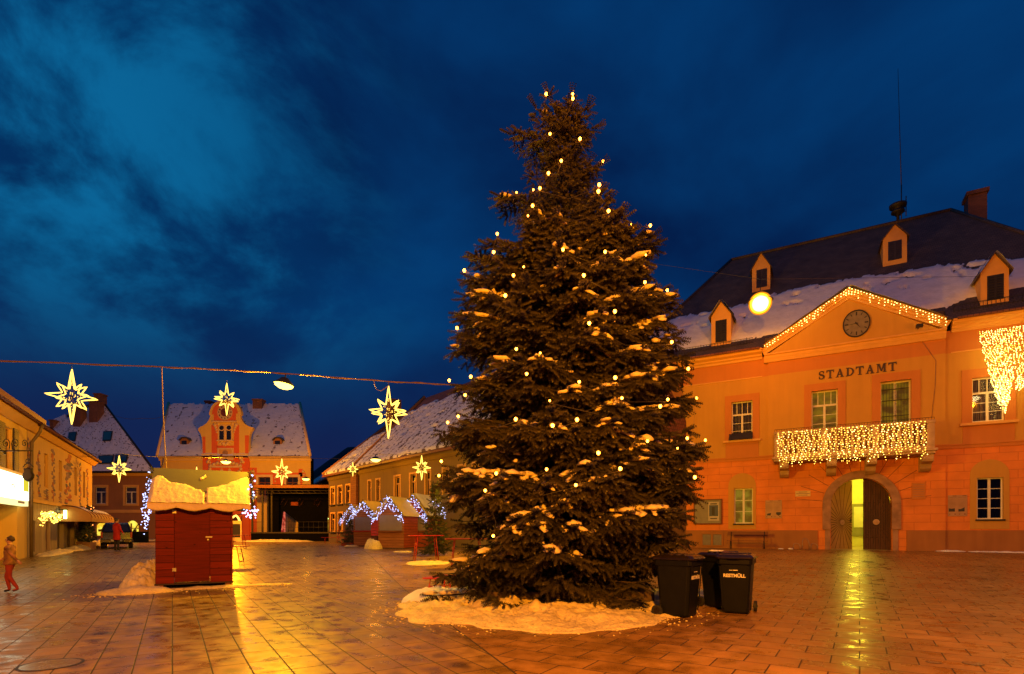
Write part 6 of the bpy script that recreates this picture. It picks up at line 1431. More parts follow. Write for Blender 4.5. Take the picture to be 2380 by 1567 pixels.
# ------------------------------------------------------------------ red folding tables and benches
def folding_table(u, v, rz, label, L=1.6, h=0.98, wd=0.5, legs=True):
    Y = GY(v); t = thing('folding_table', label, 'folding table', ((u - CU) * Y / FPX, Y, zg(Y)), rz, 'red folding tables left on the square')
    MB().box(-L / 2, L / 2, -wd / 2, wd / 2, h - 0.03, h).build('table_top', 'red_paint', t, bevel=0.008)
    for sx in (-1, 1):
        x = sx * (L / 2 - 0.22); m = MB(); m.tube([(x, -wd * 0.44, 0.012), (x - sx * 0.10, -wd * 0.38, h - 0.03)], 0.016, 6); m.tube([(x, wd * 0.44, 0.012), (x - sx * 0.10, wd * 0.38, h - 0.03)], 0.016, 6); m.tube([(x, -wd * 0.44, 0.02), (x, wd * 0.44, 0.02)], 0.016, 6); m.tube([(x - sx * 0.05, -wd * 0.41, h * 0.5), (x - sx * 0.05, wd * 0.41, h * 0.5)], 0.012, 6)
        m.build('leg', 'red_paint', t)
    return t
folding_table(527, 1306, R(10), 'red table with tubular legs half hidden behind the right edge of the red kiosk', 1.5, 0.62, 0.6)
folding_table(553, 1275, R(5), 'farther red table behind the right edge of the red kiosk, before the orange house', 1.2, 0.78, 0.5)
folding_table(990, 1303, R(20), 'red table left of the big spruce, in front of the slim young spruce', 1.35, 1.0, 0.5)
folding_table(1085, 1318, R(12), 'red table mostly hidden behind the left boughs of the big spruce', 1.5, 1.0, 0.5)
folding_table(1022, 1385, R(75), 'red tubular table frame poking out of the snow left of the big spruce', 0.9, 0.45, 0.45)
def bench(u, v, rz, L, label):
    Y = GY(v); t = thing('folding_bench', label, 'bench', ((u - CU) * Y / FPX, Y, zg(Y)), rz, 'red folding benches before the stage')
    MB().box(-L / 2, L / 2, -0.13, 0.13, 0.44, 0.47).build('seat', 'red_paint', t)
    for sx in (-1, 1): m = MB(); x = sx * (L / 2 - 0.3); m.tube([(x, -0.12, 0), (x, -0.10, 0.44), (x, 0.10, 0.44), (x, 0.12, 0)], 0.014, 5); m.build('leg', 'red_paint', t)
bench(778, 1262, 0, 2.2, 'red bench before the right half of the stage')
bench(806, 1268, R(8), 1.3, 'red bench beside the small potted spruce')
folding_table(815, 1262, 0, 'long red table top in front of the right end of the stage', 2.6, 1.05, 0.6)

# ------------------------------------------------------------------ stage
def stage():
    Y = 52.0; xl = (582 - CU) * Y / FPX; xr = (795 - CU) * Y / FPX; g = zg(Y); zf = EYE + (HV - 1237) * Y / FPX; zt = EYE + (HV - 1131) * Y / FPX; dp = 3.6
    t = thing('stage', 'black draped open air stage with a flat roof in front of the orange clock house', 'stage', (xl, Y, 0), 0); w = xr - xl
    m = MB(); m.box(0, w, 0, dp, zf - 0.12, zf); m.build('deck', 'rail_metal', t)
    m = MB(); m.box(0.03, w - 0.03, 0.04, 0.08, g, zf - 0.12); m.box(0.03, 0.08, 0.08, dp, g, zf - 0.12); m.box(w - 0.08, w - 0.03, 0.08, dp, g, zf - 0.12); m.build('skirt', 'black', t)
    m = MB(); m.box(-0.5, w + 0.05, -0.25, dp + 0.2, zt - 0.02, zt + 0.10, 0); m.box(-0.5, w + 0.05, -0.31, -0.25, zt - 0.16, zt + 0.13, 1); m.build('canopy', ['black', 'stall_wood'], t)
    m = MB(); sheet(m, (-0.5, -0.3, zt + 0.12), (w, -0.3, zt + 0.12), (w, dp, zt + 0.12), (-0.5, dp, zt + 0.12), 30, 8, lambda a, b, X, Y_: 0.05 + 0.02 * fbm(X, Y_, 1)); m.build('roof_snow', 'snow', t)
    for x, y in ((0.05, 0.05), (w - 0.12, 0.05), (0.75, 0.7), (1.35, 1.4), (w - 0.12, dp - 0.2), (0.05, dp - 0.2)): m = MB(); m.box(x, x + 0.14, y, y + 0.14, zf, zt - 0.02); m.build('post', 'rail_metal', t)
    m = MB()
    for z in (zt - 0.35, zt - 0.62): m.tube([(0.1, 0.5, z), (w - 0.1, 0.5, z)], 0.035, 6)
    for i in range(16): x = 0.1 + (w - 0.2) * i / 15; m.tube([(x, 0.5, zt - 0.35), (x + 0.3, 0.5, zt - 0.62)], 0.02, 4)
    m.build('truss', 'rail_metal', t)
    # back drape with the torn-aside opening on the left
    xa = (655 - 582) / 213.0 * w * 1.06; m = MB(); H = zt - zf
    x1 = 0.19 * w; x2 = 0.36 * w; m.face([(x1 - 0.0, dp - 0.05, zf + 2.2), (x2, dp - 0.05, zf + 1.0), (x2, dp - 0.05, zf), (w, dp - 0.05, zf), (w, dp - 0.05, zt), (0, dp - 0.05, zt), (0, dp - 0.05, zf), (x1 - 0.25, dp - 0.05, zf)])
    m.face([(w, 0.2, zf), (w, dp, zf), (w, dp, zt), (w, 0.2, zt)]); m.build('backdrop', 'black', t)
    m = MB(); n = 14
    for z in (0.5, 1.05): m.tube([(1.9, dp - 0.5, zf + z), (w - 0.3, dp - 0.5, zf + z)], 0.022, 5)
    for i in range(n): x = 1.9 + (w - 2.2) * i / (n - 1); m.tube([(x, dp - 0.5, zf), (x, dp - 0.5, zf + 1.05)], 0.016, 4)
    m.build('railing', 'rail_metal', t)
    m = MB()
    for i in range(9): x = 0.25 + 0.12 * i; m.tube([(x, 0.12, zf), (x, 0.12, zf + 1.0)], 0.012, 4)
    m.tube([(0.2, 0.12, zf + 1.0), (1.25, 0.12, zf + 1.0)], 0.018, 5); m.build('railing', 'rail_metal', t)
    for i, f in enumerate((0.175, 0.36, 0.565)):                                      # unlit six-pointed straw stars
        cx = f * w + 0.3; cz = zf + 3.05; m = MB(); r = 0.42
        for k in (0, 1): m.tube([(cx + r * math.sin(R(120) * j + k * math.pi), dp - 0.35, cz + r * math.cos(R(120) * j + k * math.pi)) for j in range(3)], 0.022, 4, closed=True)
        o = m.build('straw_star', 'stall_wood'); o.location = (xl, Y, 0); tag(o, 'unlit six pointed star hanging at the back of the stage, %s of three' % ('left', 'middle', 'right')[i], 'star', 'unlit stars on the stage backdrop')
    for i, (f, ww) in enumerate(((0.29, 0.75), (0.86, 0.9))):
        m = MB(); m.box(f * w - ww / 2 + 0.3, f * w + ww / 2 + 0.3, dp - 0.16, dp - 0.11, zf + 2.75, zf + 3.1); o = m.build('board_sign', 'stall_red'); o.location = (xl, Y, 0); tag(o, 'small dim orange board high on the stage backdrop, %s one' % ('left', 'right')[i], 'sign')
    # drinks cooler with a lit top
    c = thing('drinks_cooler', 'glass fronted drinks cooler with a green lit top, standing on the stage', 'drinks cooler', (xl + 0.815 * w, Y + 1.6, zf), 0)
    m = MB(); m.box(-0.33, 0.33, 0.04, 0.6, 0, 1.5); m.build('cabinet', 'rail_metal', c); m = MB(); m.box(-0.28, 0.28, 0.01, 0.04, 0.12, 1.22); m.build('door', 'lit_dim', c)
    m = MB(); m.box(-0.26, -0.02, -0.01, 0.03, 1.30, 1.38); m.box(0.02, 0.26, -0.01, 0.03, 1.30, 1.38); m.build('light_tube', 'tube_green', c)
    m = MB(); 
    for z in (0.4, 0.7, 0.95): m.box(-0.28, 0.28, -0.003, 0.01, z, z + 0.03)
    m.build('shelf', 'dark_metal', c)
    a = thing('awning_pole', 'slanting dark pole sticking out from the right end of the stage roof', 'pole', (xr, Y, 0), 0)
    m = MB(); m.tube([(0, 0, zt + 0.08), tuple(P3(862, 1152, Y - 1) - Vector((xr, Y, 0)))], 0.07, 6); m.build('pole', 'rail_metal', a)
stage()
def snow_strip(lbl, u0, u1, v, ry, h, seed, n=16):
    Y = GY(v); a = (u0 - CU) * Y / FPX; b = (u1 - CU) * Y / FPX; mound('snow_heap', lbl, (a + b) / 2, Y, (b - a) / 2, ry, h, 0, seed, 'dirty_lamplit_snow', n, None, 0.5, 0.6)
snow_strip('long strip of trodden snow along the foot of the stage skirt', 545, 735, 1259, 1.4, 0.16, 31)
snow_strip('flat patch of snow on the paving before the stalls, left of the big spruce', 938, 1045, 1309, 0.8, 0.03, 32)
snow_strip('small patch of snow under the small potted spruce', 800, 835, 1270, 0.5, 0.06, 33, 10)
snow_strip('patch of snow at the foot of the nearest market stall', 915, 960, 1283, 0.4, 0.05, 34, 10)
# ------------------------------------------------------------------ clock house
def clock_house():
    Y = 59.0; ox = pt(547, Y)[0]; t = thing('clock_house', 'orange and red baroque house with a curved clock gable between two snowy roof halves', 'house', (ox, Y, 0), 0)
    def X(u): return pt(u, Y)[0] - ox
    def Z(v): return EYE + (HV - v) * Y / FPX
    g = zg(Y) - 0.05; xl, xr = X(373), X(722); ze = Z(1064); c = lambda x, y: (X(440.6 + 0.1406 * x), Z(915.6 + 0.1406 * y))
    m = MB(); wins = []
    for ua, ub in ((601, 629), (666, 693)): wins.append((X(ua), X(ub), Z(1152), Z(1109)))
    bay = (X(473), X(581)); door = (X(534), X(560), g, Z(1197)); wall_open(m, xl, bay[0], g, ze, 0, [], 0.3)
    wall_open(m, bay[1], xr, g, ze, 0, wins, 0.3)
    wall_open(m, bay[0], bay[1], g, ze, -0.15, [(door[0], door[1], door[2], door[3], door[3] - (door[1] - door[0]) / 2)], 0.4, 1, 1)
    for x in bay: m.face([(x, -0.15, g), (x, 0, g), (x, 0, ze), (x, -0.15, ze)], 1)
    sk = -3.6                                                                  # the plot is skewed: the side walls lean left as they run back
    yb = 13.0
    m.face([(xl, 0, g), (xl + sk * yb / 7, yb, g), (xl + sk * yb / 7, yb, ze), (xl, 0, ze)]); m.face([(xr, 0, g), (xr + sk * yb / 7, yb, g), (xr + sk * yb / 7, yb, ze), (xr, 0, ze)])
    m.build('wall', ['orange_wall', 'red_wall'], t, fix=False)
    m = MB(); m.face([(xl, 0.9, g), (xr, 0.9, g), (xr, 0.9, ze), (xl, 0.9, ze)]); m.build('inner_wall', 'black', t)
    # red fields, cream bands (raised a little)
    f = -0.02
    for a, b, v0, v1 in ((473, 432, 1094, 1112), (581, 597, 1087, 1240), (597, 722 - 12, 1099, 1108), (597, 601, 1108, 1152), (630, 664, 1108, 1152), (694, 703, 1090, 1152), (645, 652, 1085, 1099), (378, 392, 1094, 1106), (581, 722, 1240, 1262), (410, 473, 1106, 1262)):
        MB().box(X(a), X(b), f, 0.05, Z(v1), Z(v0)).build('red_field', 'red_wall', t)
    zr = Z_r = EYE + (HV - 941) * (Y + 7) / FPX; rl = (392 - CU) * (Y + 7) / FPX - ox; rr = (697 - CU) * (Y + 7) / FPX - ox; sl = (zr - ze) / 7.4; e0 = -0.4
    m = MB(); zb = ze + 0.06
    V = [(xl - 0.1, e0, zb), (xr + 0.1, e0, zb), (rr, 7, zr), (rl, 7, zr), (rr + sk, 14.2, zb), (rl + sk, 14.2, zb)]; m.add(V, [(0, 1, 2, 3), (3, 2, 4, 5)]); m.face([(xl, 0, ze), (rl, 7, zr - 0.1), (rl + sk, 14, ze)]); m.face([(xr, 0, ze), (rr, 7, zr - 0.1), (rr + sk, 14, ze)])
    roof = m.build('roof', 'roof_red', t)
    for a, b, sd in ((0.0, 0.285, 1), (0.60, 1.0, 2)):
        A = Vector(V[0]).lerp(Vector(V[1]), a) + Vector((0, -0.05, 0.03)); B = Vector(V[0]).lerp(Vector(V[1]), b) + Vector((0, -0.05, 0.03)); C = Vector(V[3]).lerp(Vector(V[2]), b) + Vector((0, 0, 0.03)); D = Vector(V[3]).lerp(Vector(V[2]), a) + Vector((0, 0, 0.03))
    A, B, C, D = Vector(V[0]), Vector(V[1]), Vector(V[2]), Vector(V[3]); up = Vector((0, -0.02, 0.03)); s = MB()
    def th(a, b, X_, Y_):
        if b > 0.985 and fbm(a * 60, 1, 4) > 0.2: return -1
        return min(0.16, 0.05 + 0.4 * min(a, 1 - a) * 16, 0.08 + b) + 0.04 * fbm(X_ * 0.8, Y_ * 0.9, 3) + (0.05 * max(0, fbm(X_ * 1.6, Y_ * 2.4, 8)) if a > 0.85 else 0)
    sheet(s, A + up, B + up, C + up, D + up, 120, 50, th); s.build('roof_snow', 'roof_snow_dots', roof)
    for (pa, pb) in ((V[0], V[3]), (V[1], V[2])): m = MB(); pa, pb = Vector(pa), Vector(pb); m.tube([pa + Vector((0, 0, 0.12)), pb + Vector((0, 0, 0.25))], 0.16, 6); m.build('verge', 'ornament', roof)
    m = MB(); m.prismx([(0.05, ze - 0.35), (-0.12, ze - 0.35), (-0.2, ze - 0.1), (-0.45, ze + 0.0), (-0.45, ze + 0.08), (0.05, ze + 0.05)], xl - 0.1, bay[0] - 0.02); m.prismx([(0.05, ze - 0.35), (-0.12, ze - 0.35), (-0.2, ze - 0.1), (-0.45, ze + 0.0), (-0.45, ze + 0.08), (0.05, ze + 0.05)], bay[1] + 0.02, xr + 0.1); m.build('cornice', 'ornament', t)
    # gable
    left = [(235, 1010), (222, 760), (212, 710), (190, 655), (155, 605), (168, 570), (205, 545), (245, 528), (285, 500), (320, 462), (345, 415), (357, 362), (338, 352), (345, 300), (362, 250), (385, 205), (420, 165), (465, 138), (530, 118), (600, 112)]
    right = [(670, 118), (740, 135), (790, 162), (828, 205), (852, 255), (866, 300), (868, 350), (848, 358), (862, 410), (885, 455), (925, 500), (965, 528), (1010, 548), (1060, 560), (1060, 590), (1030, 625), (1012, 665), (1002, 720), (990, 1010)]
    poly = [c(*p) for p in left + right]
    m = MB(); m.prism(poly, -0.20, 0.25); G = m.build('clock_gable', 'orange_wall', t)
    def fld(pts, y=-0.225): MB().prism([c(*p) for p in pts], y, -0.205).build('red_field', 'red_wall', G)
    fld([(418, 450), (418, 345), (388, 345), (395, 290), (420, 230), (455, 190), (500, 165), (600, 155), (700, 165), (750, 190), (785, 230), (808, 290), (812, 330), (783, 335), (783, 450)])
    fld([(378, 520), (480, 520), (480, 1000), (385, 1000)]); fld([(750, 520), (834, 520), (836, 1000), (750, 1000)]); fld([(232, 712), (278, 712), (282, 1000), (240, 1000)]); fld([(930, 692), (1000, 692), (988, 990), (936, 990)]); fld([(470, 860), (750, 860), (750, 905), (470, 905)])
    m = MB(); cc = c(605, 315); m.disc(cc, (125 * 0.1406) * Y / FPX, -0.27, -0.23, 32); k = m.build('clock', 'clock_face_pale', G); rr_ = 125 * 0.1406 * Y / FPX
    m = MB(); m.disc(cc, rr_ * 0.55, -0.285, -0.272, 24)
    for i in range(12): a = math.pi * i / 6; m.box(cc[0] + math.sin(a) * rr_ * 0.8 - 0.05, cc[0] + math.sin(a) * rr_ * 0.8 + 0.05, -0.285, -0.272, cc[1] + math.cos(a) * rr_ * 0.8 - 0.09, cc[1] + math.cos(a) * rr_ * 0.8 + 0.09)
    m.build('clock_dial', 'frame_red', k)
    m = MB()
    for a, L in ((R(-60), 0.7), (R(60), 0.45)): m.tube([(cc[0], -0.30, cc[1]), (cc[0] + math.sin(a) * L, -0.30, cc[1] + math.cos(a) * L)], 0.03, 4)
    m.build('clock_hands', 'print_dark', k)
    for x0, x1 in ((512, 588), (632, 705)):
        a, b = c(x0, 770), c(x1, 530); m = MB(); sp = b[1] - (b[0] - a[0]) / 2; m.prism([(a[0], a[1])] + arch_pts(a[0], b[0], sp, b[1], 10) + [(b[0], a[1])], -0.24, -0.21); w = m.build('arched_window', 'glass', G)
        m = MB(); m.disc(((a[0] + b[0]) / 2, sp), (b[0] - a[0]) / 2 + 0.1, -0.26, -0.22, 20, rin=(b[0] - a[0]) / 2 + 0.005); m.box(a[0] - 0.1, a[0] - 0.005, -0.27, -0.21, a[1], sp); m.box(b[0] + 0.005, b[0] + 0.1, -0.27, -0.21, a[1], sp); m.build('frame', 'ornament', w)
    m = MB(); z0 = c(0, 480)[1]; m.box(c(400, 0)[0], c(800, 0)[0], -0.42, -0.20, z0, z0 + 0.16); m.box(c(475, 0)[0], c(750, 0)[0], -0.40, -0.2, c(0, 790)[1], c(0, 770)[1]); z0 = c(0, 1020)[1]; m.box(c(235, 0)[0], c(480, 0)[0], -0.45, -0.2, z0, z0 + 0.16); m.box(c(750, 0)[0], c(1000, 0)[0], -0.45, -0.2, z0, z0 + 0.16)
    m.build('moulding', 'ornament', G)
    # stucco scrolls and shells, cartouche
    def blob(x, y, r, sx=1.0, sz=1.0): p = c(x, y); m.ball((p[0], -0.20, p[1]), r, sc=(sx, 0.55, sz), jit=0.06)
    for sx in (-1, 1):
        m = MB(); q = lambda d: 608 + sx * d
        for dx, yy, r in ((175, 520, .26), (160, 560, .2), (150, 600, .17), (142, 640, .13), (120, 500, .2), (60, 800, .22), (90, 820, .16), (30, 830, .25), (0, 850, .2), (250, 1060, .28), (270, 1100, .2), (290, 1130, .22), (250, 1140, .14), (190, 1170, .24), (130, 1150, .26), (80, 1160, .2), (245, 1195, .26), (255, 1250, .22), (225, 1290, .2)): blob(q(dx), yy, r)
        m.build('stucco_ornament', 'ornament', t)
    for x, y_ in ((548, 1275), (678, 1275)): p = c(x, y_); MB().prism([(p[0] - .2, p[1]), (p[0], p[1] + .3), (p[0] + .2, p[1]), (p[0], p[1] - .3)], -0.24, -0.16).build('stucco_diamond', 'ornament', t)
    p0, p1 = c(375, 1225), c(865, 1195); MB().box(p0[0], p1[0], -0.34, -0.14, p0[1], p1[1]).build('moulding', 'ornament', t)
    m = MB(); p0, p1 = c(478, 1100), c(745, 900); m.box(p0[0], p1[0], -0.26, -0.16, p0[1], p1[1]); q0, q1 = c(510, 1035), c(715, 925); m.box(q0[0], q1[0], -0.30, -0.26, q0[1], q1[1], 1); p = c(615, 985); m.disc(p, 0.30, -0.34, -0.30, 20, 2); m.build('cartouche', ['ornament', 'trim', 'stone_red'], G)
    # windows with stucco heads
    for o in wins:
        f_ = window(t, *o, 0.12, pane='glass', transom=0.7, bars=0, top=2, frame='frame_red'); m = MB(); e = 0.26
        m.box(o[0] - e, o[0], -0.08, 0.03, o[2] - 0.1, o[3] + e); m.box(o[1], o[1] + e, -0.08, 0.03, o[2] - 0.1, o[3] + e); m.box(o[0], o[1], -0.08, 0.03, o[3], o[3] + e); m.build('window_surround', 'ornament', f_)
        m = MB()
        for sx in (o[0] - 0.55, o[1] + 0.55):
            for k in range(4): m.ball((sx + 0.1 * math.sin(k * 2), -0.03, o[3] + 0.6 - 0.36 * k), 0.17 - 0.02 * k, sc=(1, 0.5, 1.1), jit=0.08)
        m.build('stucco_scroll', 'ornament', f_)
    # lit shop window seen through the gap of the stage drape, arched door
    a, b = X(646), X(664); m = MB(); m.box(a, b, -0.03, 0.0, Z(1246), Z(1190)); w = m.build('shop_window', 'red_shop', t); m = MB(); m.box(a - 0.3, a, -0.08, 0.0, Z(1250), Z(1182)); m.box(b, b + 0.3, -0.08, 0.0, Z(1250), Z(1182)); m.box(a, b, -0.08, 0.0, Z(1190), Z(1182)); m.build('frame', 'ornament', w)
    m = MB(); m.box(door[0] - 0.1, door[1] + 0.1, 0.22, 0.28, g, door[3]); m.build('door', 'dark_wood', t)
    # dormer eyes, chimneys, downpipe
    for u0, u1 in ((418, 438), (635, 655)):
        tt = 0.9; k = (Y + tt) / FPX; xa, xb = (u0 - CU) * k - ox, (u1 - CU) * k - ox; z0, z1 = EYE + (HV - 1036) * k, EYE + (HV - 1024) * k; zt = EYE + (HV - 1019) * k; tt = (z0 - zb) / ((zr - zb) / 7.4) + e0
        m = MB(); xm = (xa + xb) / 2; m.prism([(xa, z0 - 0.3), (xb, z0 - 0.3), (xb, z1), (xm + 0.2, zt), (xm - 0.2, zt), (xa, z1)], tt - 0.1, tt + 1.6); d = m.build('dormer', 'brown_wall', t); m = MB(); m.box(xa + 0.2, xb - 0.2, tt - 0.13, tt - 0.1, z0 - 0.05, z1 - 0.02); m.build('dormer_window', 'glass', d)
        m = MB(); m.prism([(xa - 0.12, z1), (xm - 0.25, zt + 0.02), (xm + 0.25, zt + 0.02), (xb + 0.12, z1), (xb + 0.1, z1 + 0.12), (xm + 0.25, zt + 0.16), (xm - 0.25, zt + 0.16), (xa - 0.1, z1 + 0.12)], tt - 0.2, tt + 1.4); m.build('dormer_roof', 'roof_tile', d)
    for u0, u1, v0, tt in ((587, 608.5, 927, 6.0), (476, 488.5, 931, 8.2)):
        k = (Y + tt) / FPX; xa, xb = (u0 - CU) * k - ox, (u1 - CU) * k - ox; zt = EYE + (HV - v0) * k; m = MB(); m.box(xa, xb, tt, tt + 0.9, zr - 2.2, zt - 0.2); m.box(xa - 0.08, xb + 0.08, tt - 0.08, tt + 0.98, zt - 0.2, zt); m.build('chimney', 'chimney', roof)
    m = MB(); m.tube([(X(383), -0.25, Z(1060)), (X(384), -0.25, Z(1080)), (X(374), -0.2, Z(1092)), (X(374), -0.2, g)], 0.07, 6); m.build('downpipe', 'metal', t)
M['red_shop'] = mat_litwin('lit_red_shop', (0.30, 0.01, 0.005), (0.85, 0.16, 0.08), 0.9, 3.0)
clock_house()
# curved rope light over the entrance
def light_arch():
    Y = 51; t = thing('light_arch', 'curved yellow rope light at the clock house entrance, right of the red kiosk', 'rope light', P3(549, 1240, Y), 0)
    b = P3(549, 1240, Y); m = MB(); pts = [(538, 1205), (543, 1201), (549, 1198), (554, 1204), (558, 1214), (560, 1226), (560.5, 1236)]; m.tube([P3(u, v, Y) - b for u, v in pts], 0.085, 6); m.build('light_rope', 'rope', t)
    m = MB(); m.tube([P3(562, 1200, Y) - b, P3(561, 1259, Y) - b], 0.05, 5); m.tube([P3(536, 1200, Y) - b, P3(562, 1195, Y) - b], 0.05, 5); m.build('frame', 'dark_metal', t)
    f = thing('a_board', 'small dark framed board before the arched entrance of the clock house', 'sign', P3(549, 1258, 50), 0); m = MB(); m.box(-0.5, 0.5, -0.03, 0.03, 0.0, 1.9, 0); m.box(-0.40, 0.40, -0.045, -0.031, 0.35, 1.6, 1); m.build('panel', ['ornament', 'print_dark'], f)
light_arch()

# ------------------------------------------------------------------ brown house behind the car
def brown_house():
    Y = 58.0; t = thing('brown_house', 'brown two storey house with a steep snow covered roof and roof windows', 'house', (0, Y, 0), 0)
    def X(u, tt=0): return (u - CU) * (Y + tt) / FPX
    def Z(v, tt=0): return EYE + (HV - v) * (Y + tt) / FPX
    g = zg(Y) - 0.05; xl, xr = X(90), X(364); ze = Z(1099); wins = [(X(221), X(247), Z(1171), Z(1132)), (X(291), X(318), Z(1171), Z(1132)), (X(150), X(176), Z(1171), Z(1132))]
    sa = (X(223), X(254), Z(1245), Z(1214)); sb = (X(292), X(323), g + 0.1, Z(1210)); m = MB(); wall_open(m, xl, xr, g, ze, 0, wins + [(sa[0], sa[1], sa[2], sa[3], sa[3] - 0.45), (sb[0], sb[1], sb[2], sb[3], sb[3] - 0.75)], 0.3)
    m.face([(xr, 0, g), (X(362, 14), 14, g), (X(362, 14), 14, ze), (xr, 0, ze)]); m.build('wall', 'brown_wall', t, fix=False)
    m = MB(); m.box(xl, xr, -0.06, 0.03, Z(1192), Z(1185)); m.box(xl, xr, -0.12, 0.03, ze - 0.35, ze - 0.05); m.build('belt_course', 'trim', t)
    m = MB(); m.box(sa[0] - 0.5, xr, -0.08, 0.02, g, Z(1252)); m.build('plinth', 'base_wall', t)
    for o in wins:
        f = window(t, *o, 0.1, pane='glass', transom=0.7, bars=0, top=1, curtain='shutter_grey'); m = MB(); e = 0.22; m.box(o[0] - e, o[0], -0.06, 0.03, o[2] - e, o[3] + e); m.box(o[1], o[1] + e, -0.06, 0.03, o[2] - e, o[3] + e); m.box(o[0], o[1], -0.06, 0.03, o[3], o[3] + e); m.box(o[0], o[1], -0.06, 0.03, o[2] - e, o[2]); m.build('window_surround', 'trim', f)
    for o, hh, lb in ((sa, 0.45, 'lit_yellow'), (sb, 0.75, 'lit_yellow')):
        m = MB(); m.prism([(o[0], o[2])] + arch_pts(o[0], o[1], o[3] - hh, o[3], 12) + [(o[1], o[2])], 0.16, 0.20); w = m.build('shop_window', lb, t)
        xm = (o[0] + o[1]) / 2
        if o is sb: m = MB(); m.box(o[0] + 0.45, o[0] + 0.6, 0.10, 0.15, o[2], o[3] - 0.3); m.box(o[0], o[1], 0.10, 0.15, Z(1229), Z(1227)); m.build('window_bar', 'brown_wall', w)
        else:
            m = MB()
            for i in range(26): a = rnd.uniform(0, 6.28); r = rnd.uniform(0.1, 0.55); m.ball((xm + 0.25 + r * math.cos(a), 0.05, (o[2] + o[3]) / 2 - 0.15 + 0.7 * r * math.sin(a)), rnd.uniform(0.05, 0.11), sc=(1.4, 0.3, 0.8))
            m.tube([(xm + 0.3, 0.05, o[2]), (xm + 0.25, 0.05, o[3] - 0.5)], 0.03, 5); m.build('window_decoration', 'leaf', w)
        e = 0.32; inn = arch_pts(o[0], o[1], o[3] - hh, o[3], 14); out = arch_pts(o[0] - e, o[1] + e, o[3] - hh, o[3] + e, 14); m = MB()
        for i in range(14): m.add([(inn[i][0], -0.05, inn[i][1]), (inn[i + 1][0], -0.05, inn[i + 1][1]), (out[i + 1][0], -0.05, out[i + 1][1]), (out[i][0], -0.05, out[i][1])], [(0, 1, 2, 3)])
        m.box(o[0] - e, o[0], -0.05, 0.03, o[2] - (0.3 if o is sa else 0), o[3] - hh); m.box(o[1], o[1] + e, -0.05, 0.03, o[2] - (0.3 if o is sa else 0), o[3] - hh); m.build('window_surround', 'brown_wall', w)
    # roof: big slope towards the square
    A = Vector((xl, -0.5, ze)); B = Vector((X(366), -0.5, ze)); tt = 7.0; C = Vector((X(232, tt), tt, Z(926, tt))); D = Vector((X(118, 4.3), 4.3, ze + 4.8 * (Z(926, tt) - ze) / 7.5)); Bk = Vector((X(358, 15), 15, ze)); Al = Vector((xl, 15, ze))
    m = MB(); m.add([A, B, C, D, Bk, Al], [(0, 1, 2, 3), (1, 4, 2), (2, 4, 5, 3)]); roof = m.build('roof', 'roof_red', t)
    s = MB()
    def th(a, b, X_, Y_):
        if b > 0.93 + 0.05 * fbm(a * 9, 1, 2) and a > 0.3: return -1
        return min(0.16, 0.04 + 2 * min(a, 1 - a)) + 0.05 * fbm(X_ * 0.9, Y_ * 0.9, 5) + 0.05 * max(0, fbm(X_ * 2.2, Y_ * 1.8, 3))
    u_ = Vector((0, -0.02, 0.03)); sheet(s, A + u_, B + u_, C + u_, D + u_, 90, 60, th); s.build('roof_snow', 'roof_snow', roof)
    m = MB(); m.tube([B + Vector((0, 0, 0.12)), C + Vector((0, 0, 0.12))], 0.12, 5); m.build('verge', 'dark_metal', roof)
    nrm = (B - A).cross(D - A).normalized(); nrm = nrm if nrm.z > 0 else -nrm
    def on(u, v):
        d = Vector(((u - CU) / FPX, 1, (HV - v) / FPX)); o = Vector((0, -Y, EYE)); return o + d * ((A - o).dot(nrm) / d.dot(nrm))
    for u0, v0, u1, v1 in ((160, 1008, 181, 1030), (240, 1006, 264, 1029), (229, 1062, 268, 1082), (268, 1060, 300, 1079)):
        q = [on(u0 + 2, v1), on(u1 - 3, v1 - 1), on(u1 + 1, v0), on(u0 + 4, v0 + 1)]; m = MB(); m.add([p + nrm * 0.30 for p in q] + [p for p in q], [(0, 1, 2, 3), (0, 4, 5, 1), (1, 5, 6, 2), (2, 6, 7, 3), (3, 7, 4, 0)]); w = m.build('roof_window', 'dark_metal', roof)
        cc = sum(q, Vector()) / 4; m = MB(); m.add([(p - cc) * 0.84 + cc + nrm * 0.31 for p in q], [(0, 1, 2, 3)]); m.build('pane', 'glass', w)
    for u0, u1, v0, v1 in ((176, 192, 940, 990), (213, 233, 934, 980), (224, 240, 916, 950), (122, 131, 977, 994)):
        p = on((u0 + u1) / 2, v1); k = (p.y + Y) / FPX; xa, xb = (u0 - CU) * k, (u1 - CU) * k; zt = EYE + (HV - v0) * k; m = MB(); m.box(xa, xb, p.y - 0.4, p.y + 0.6, p.z - 1.2, zt - 0.15); m.box(xa - 0.08, xb + 0.08, p.y - 0.48, p.y + 0.68, zt - 0.15, zt); m.build('chimney', 'chimney', roof)
    m = MB(); m.tube([(xl, -0.62, ze + 0.0), (X(364), -0.62, ze + 0.0)], 0.09, 6); m.build('gutter', 'dark_metal', roof)
brown_house()
t = thing('far_house', 'dim low house glimpsed between the brown house and the clock house', 'house', (pt(352, 82)[0], 82, 0), 0)
m = MB(); m.box(-1.5, 6, 0, 8, 0.3, 8.6); m.build('wall', 'grey_wall', t); m = MB(); m.prism([(-2, 8.6), (6.5, 8.6), (2.2, 11.6)], -0.3, 8.3); m.build('roof', 'roof_tile', t)

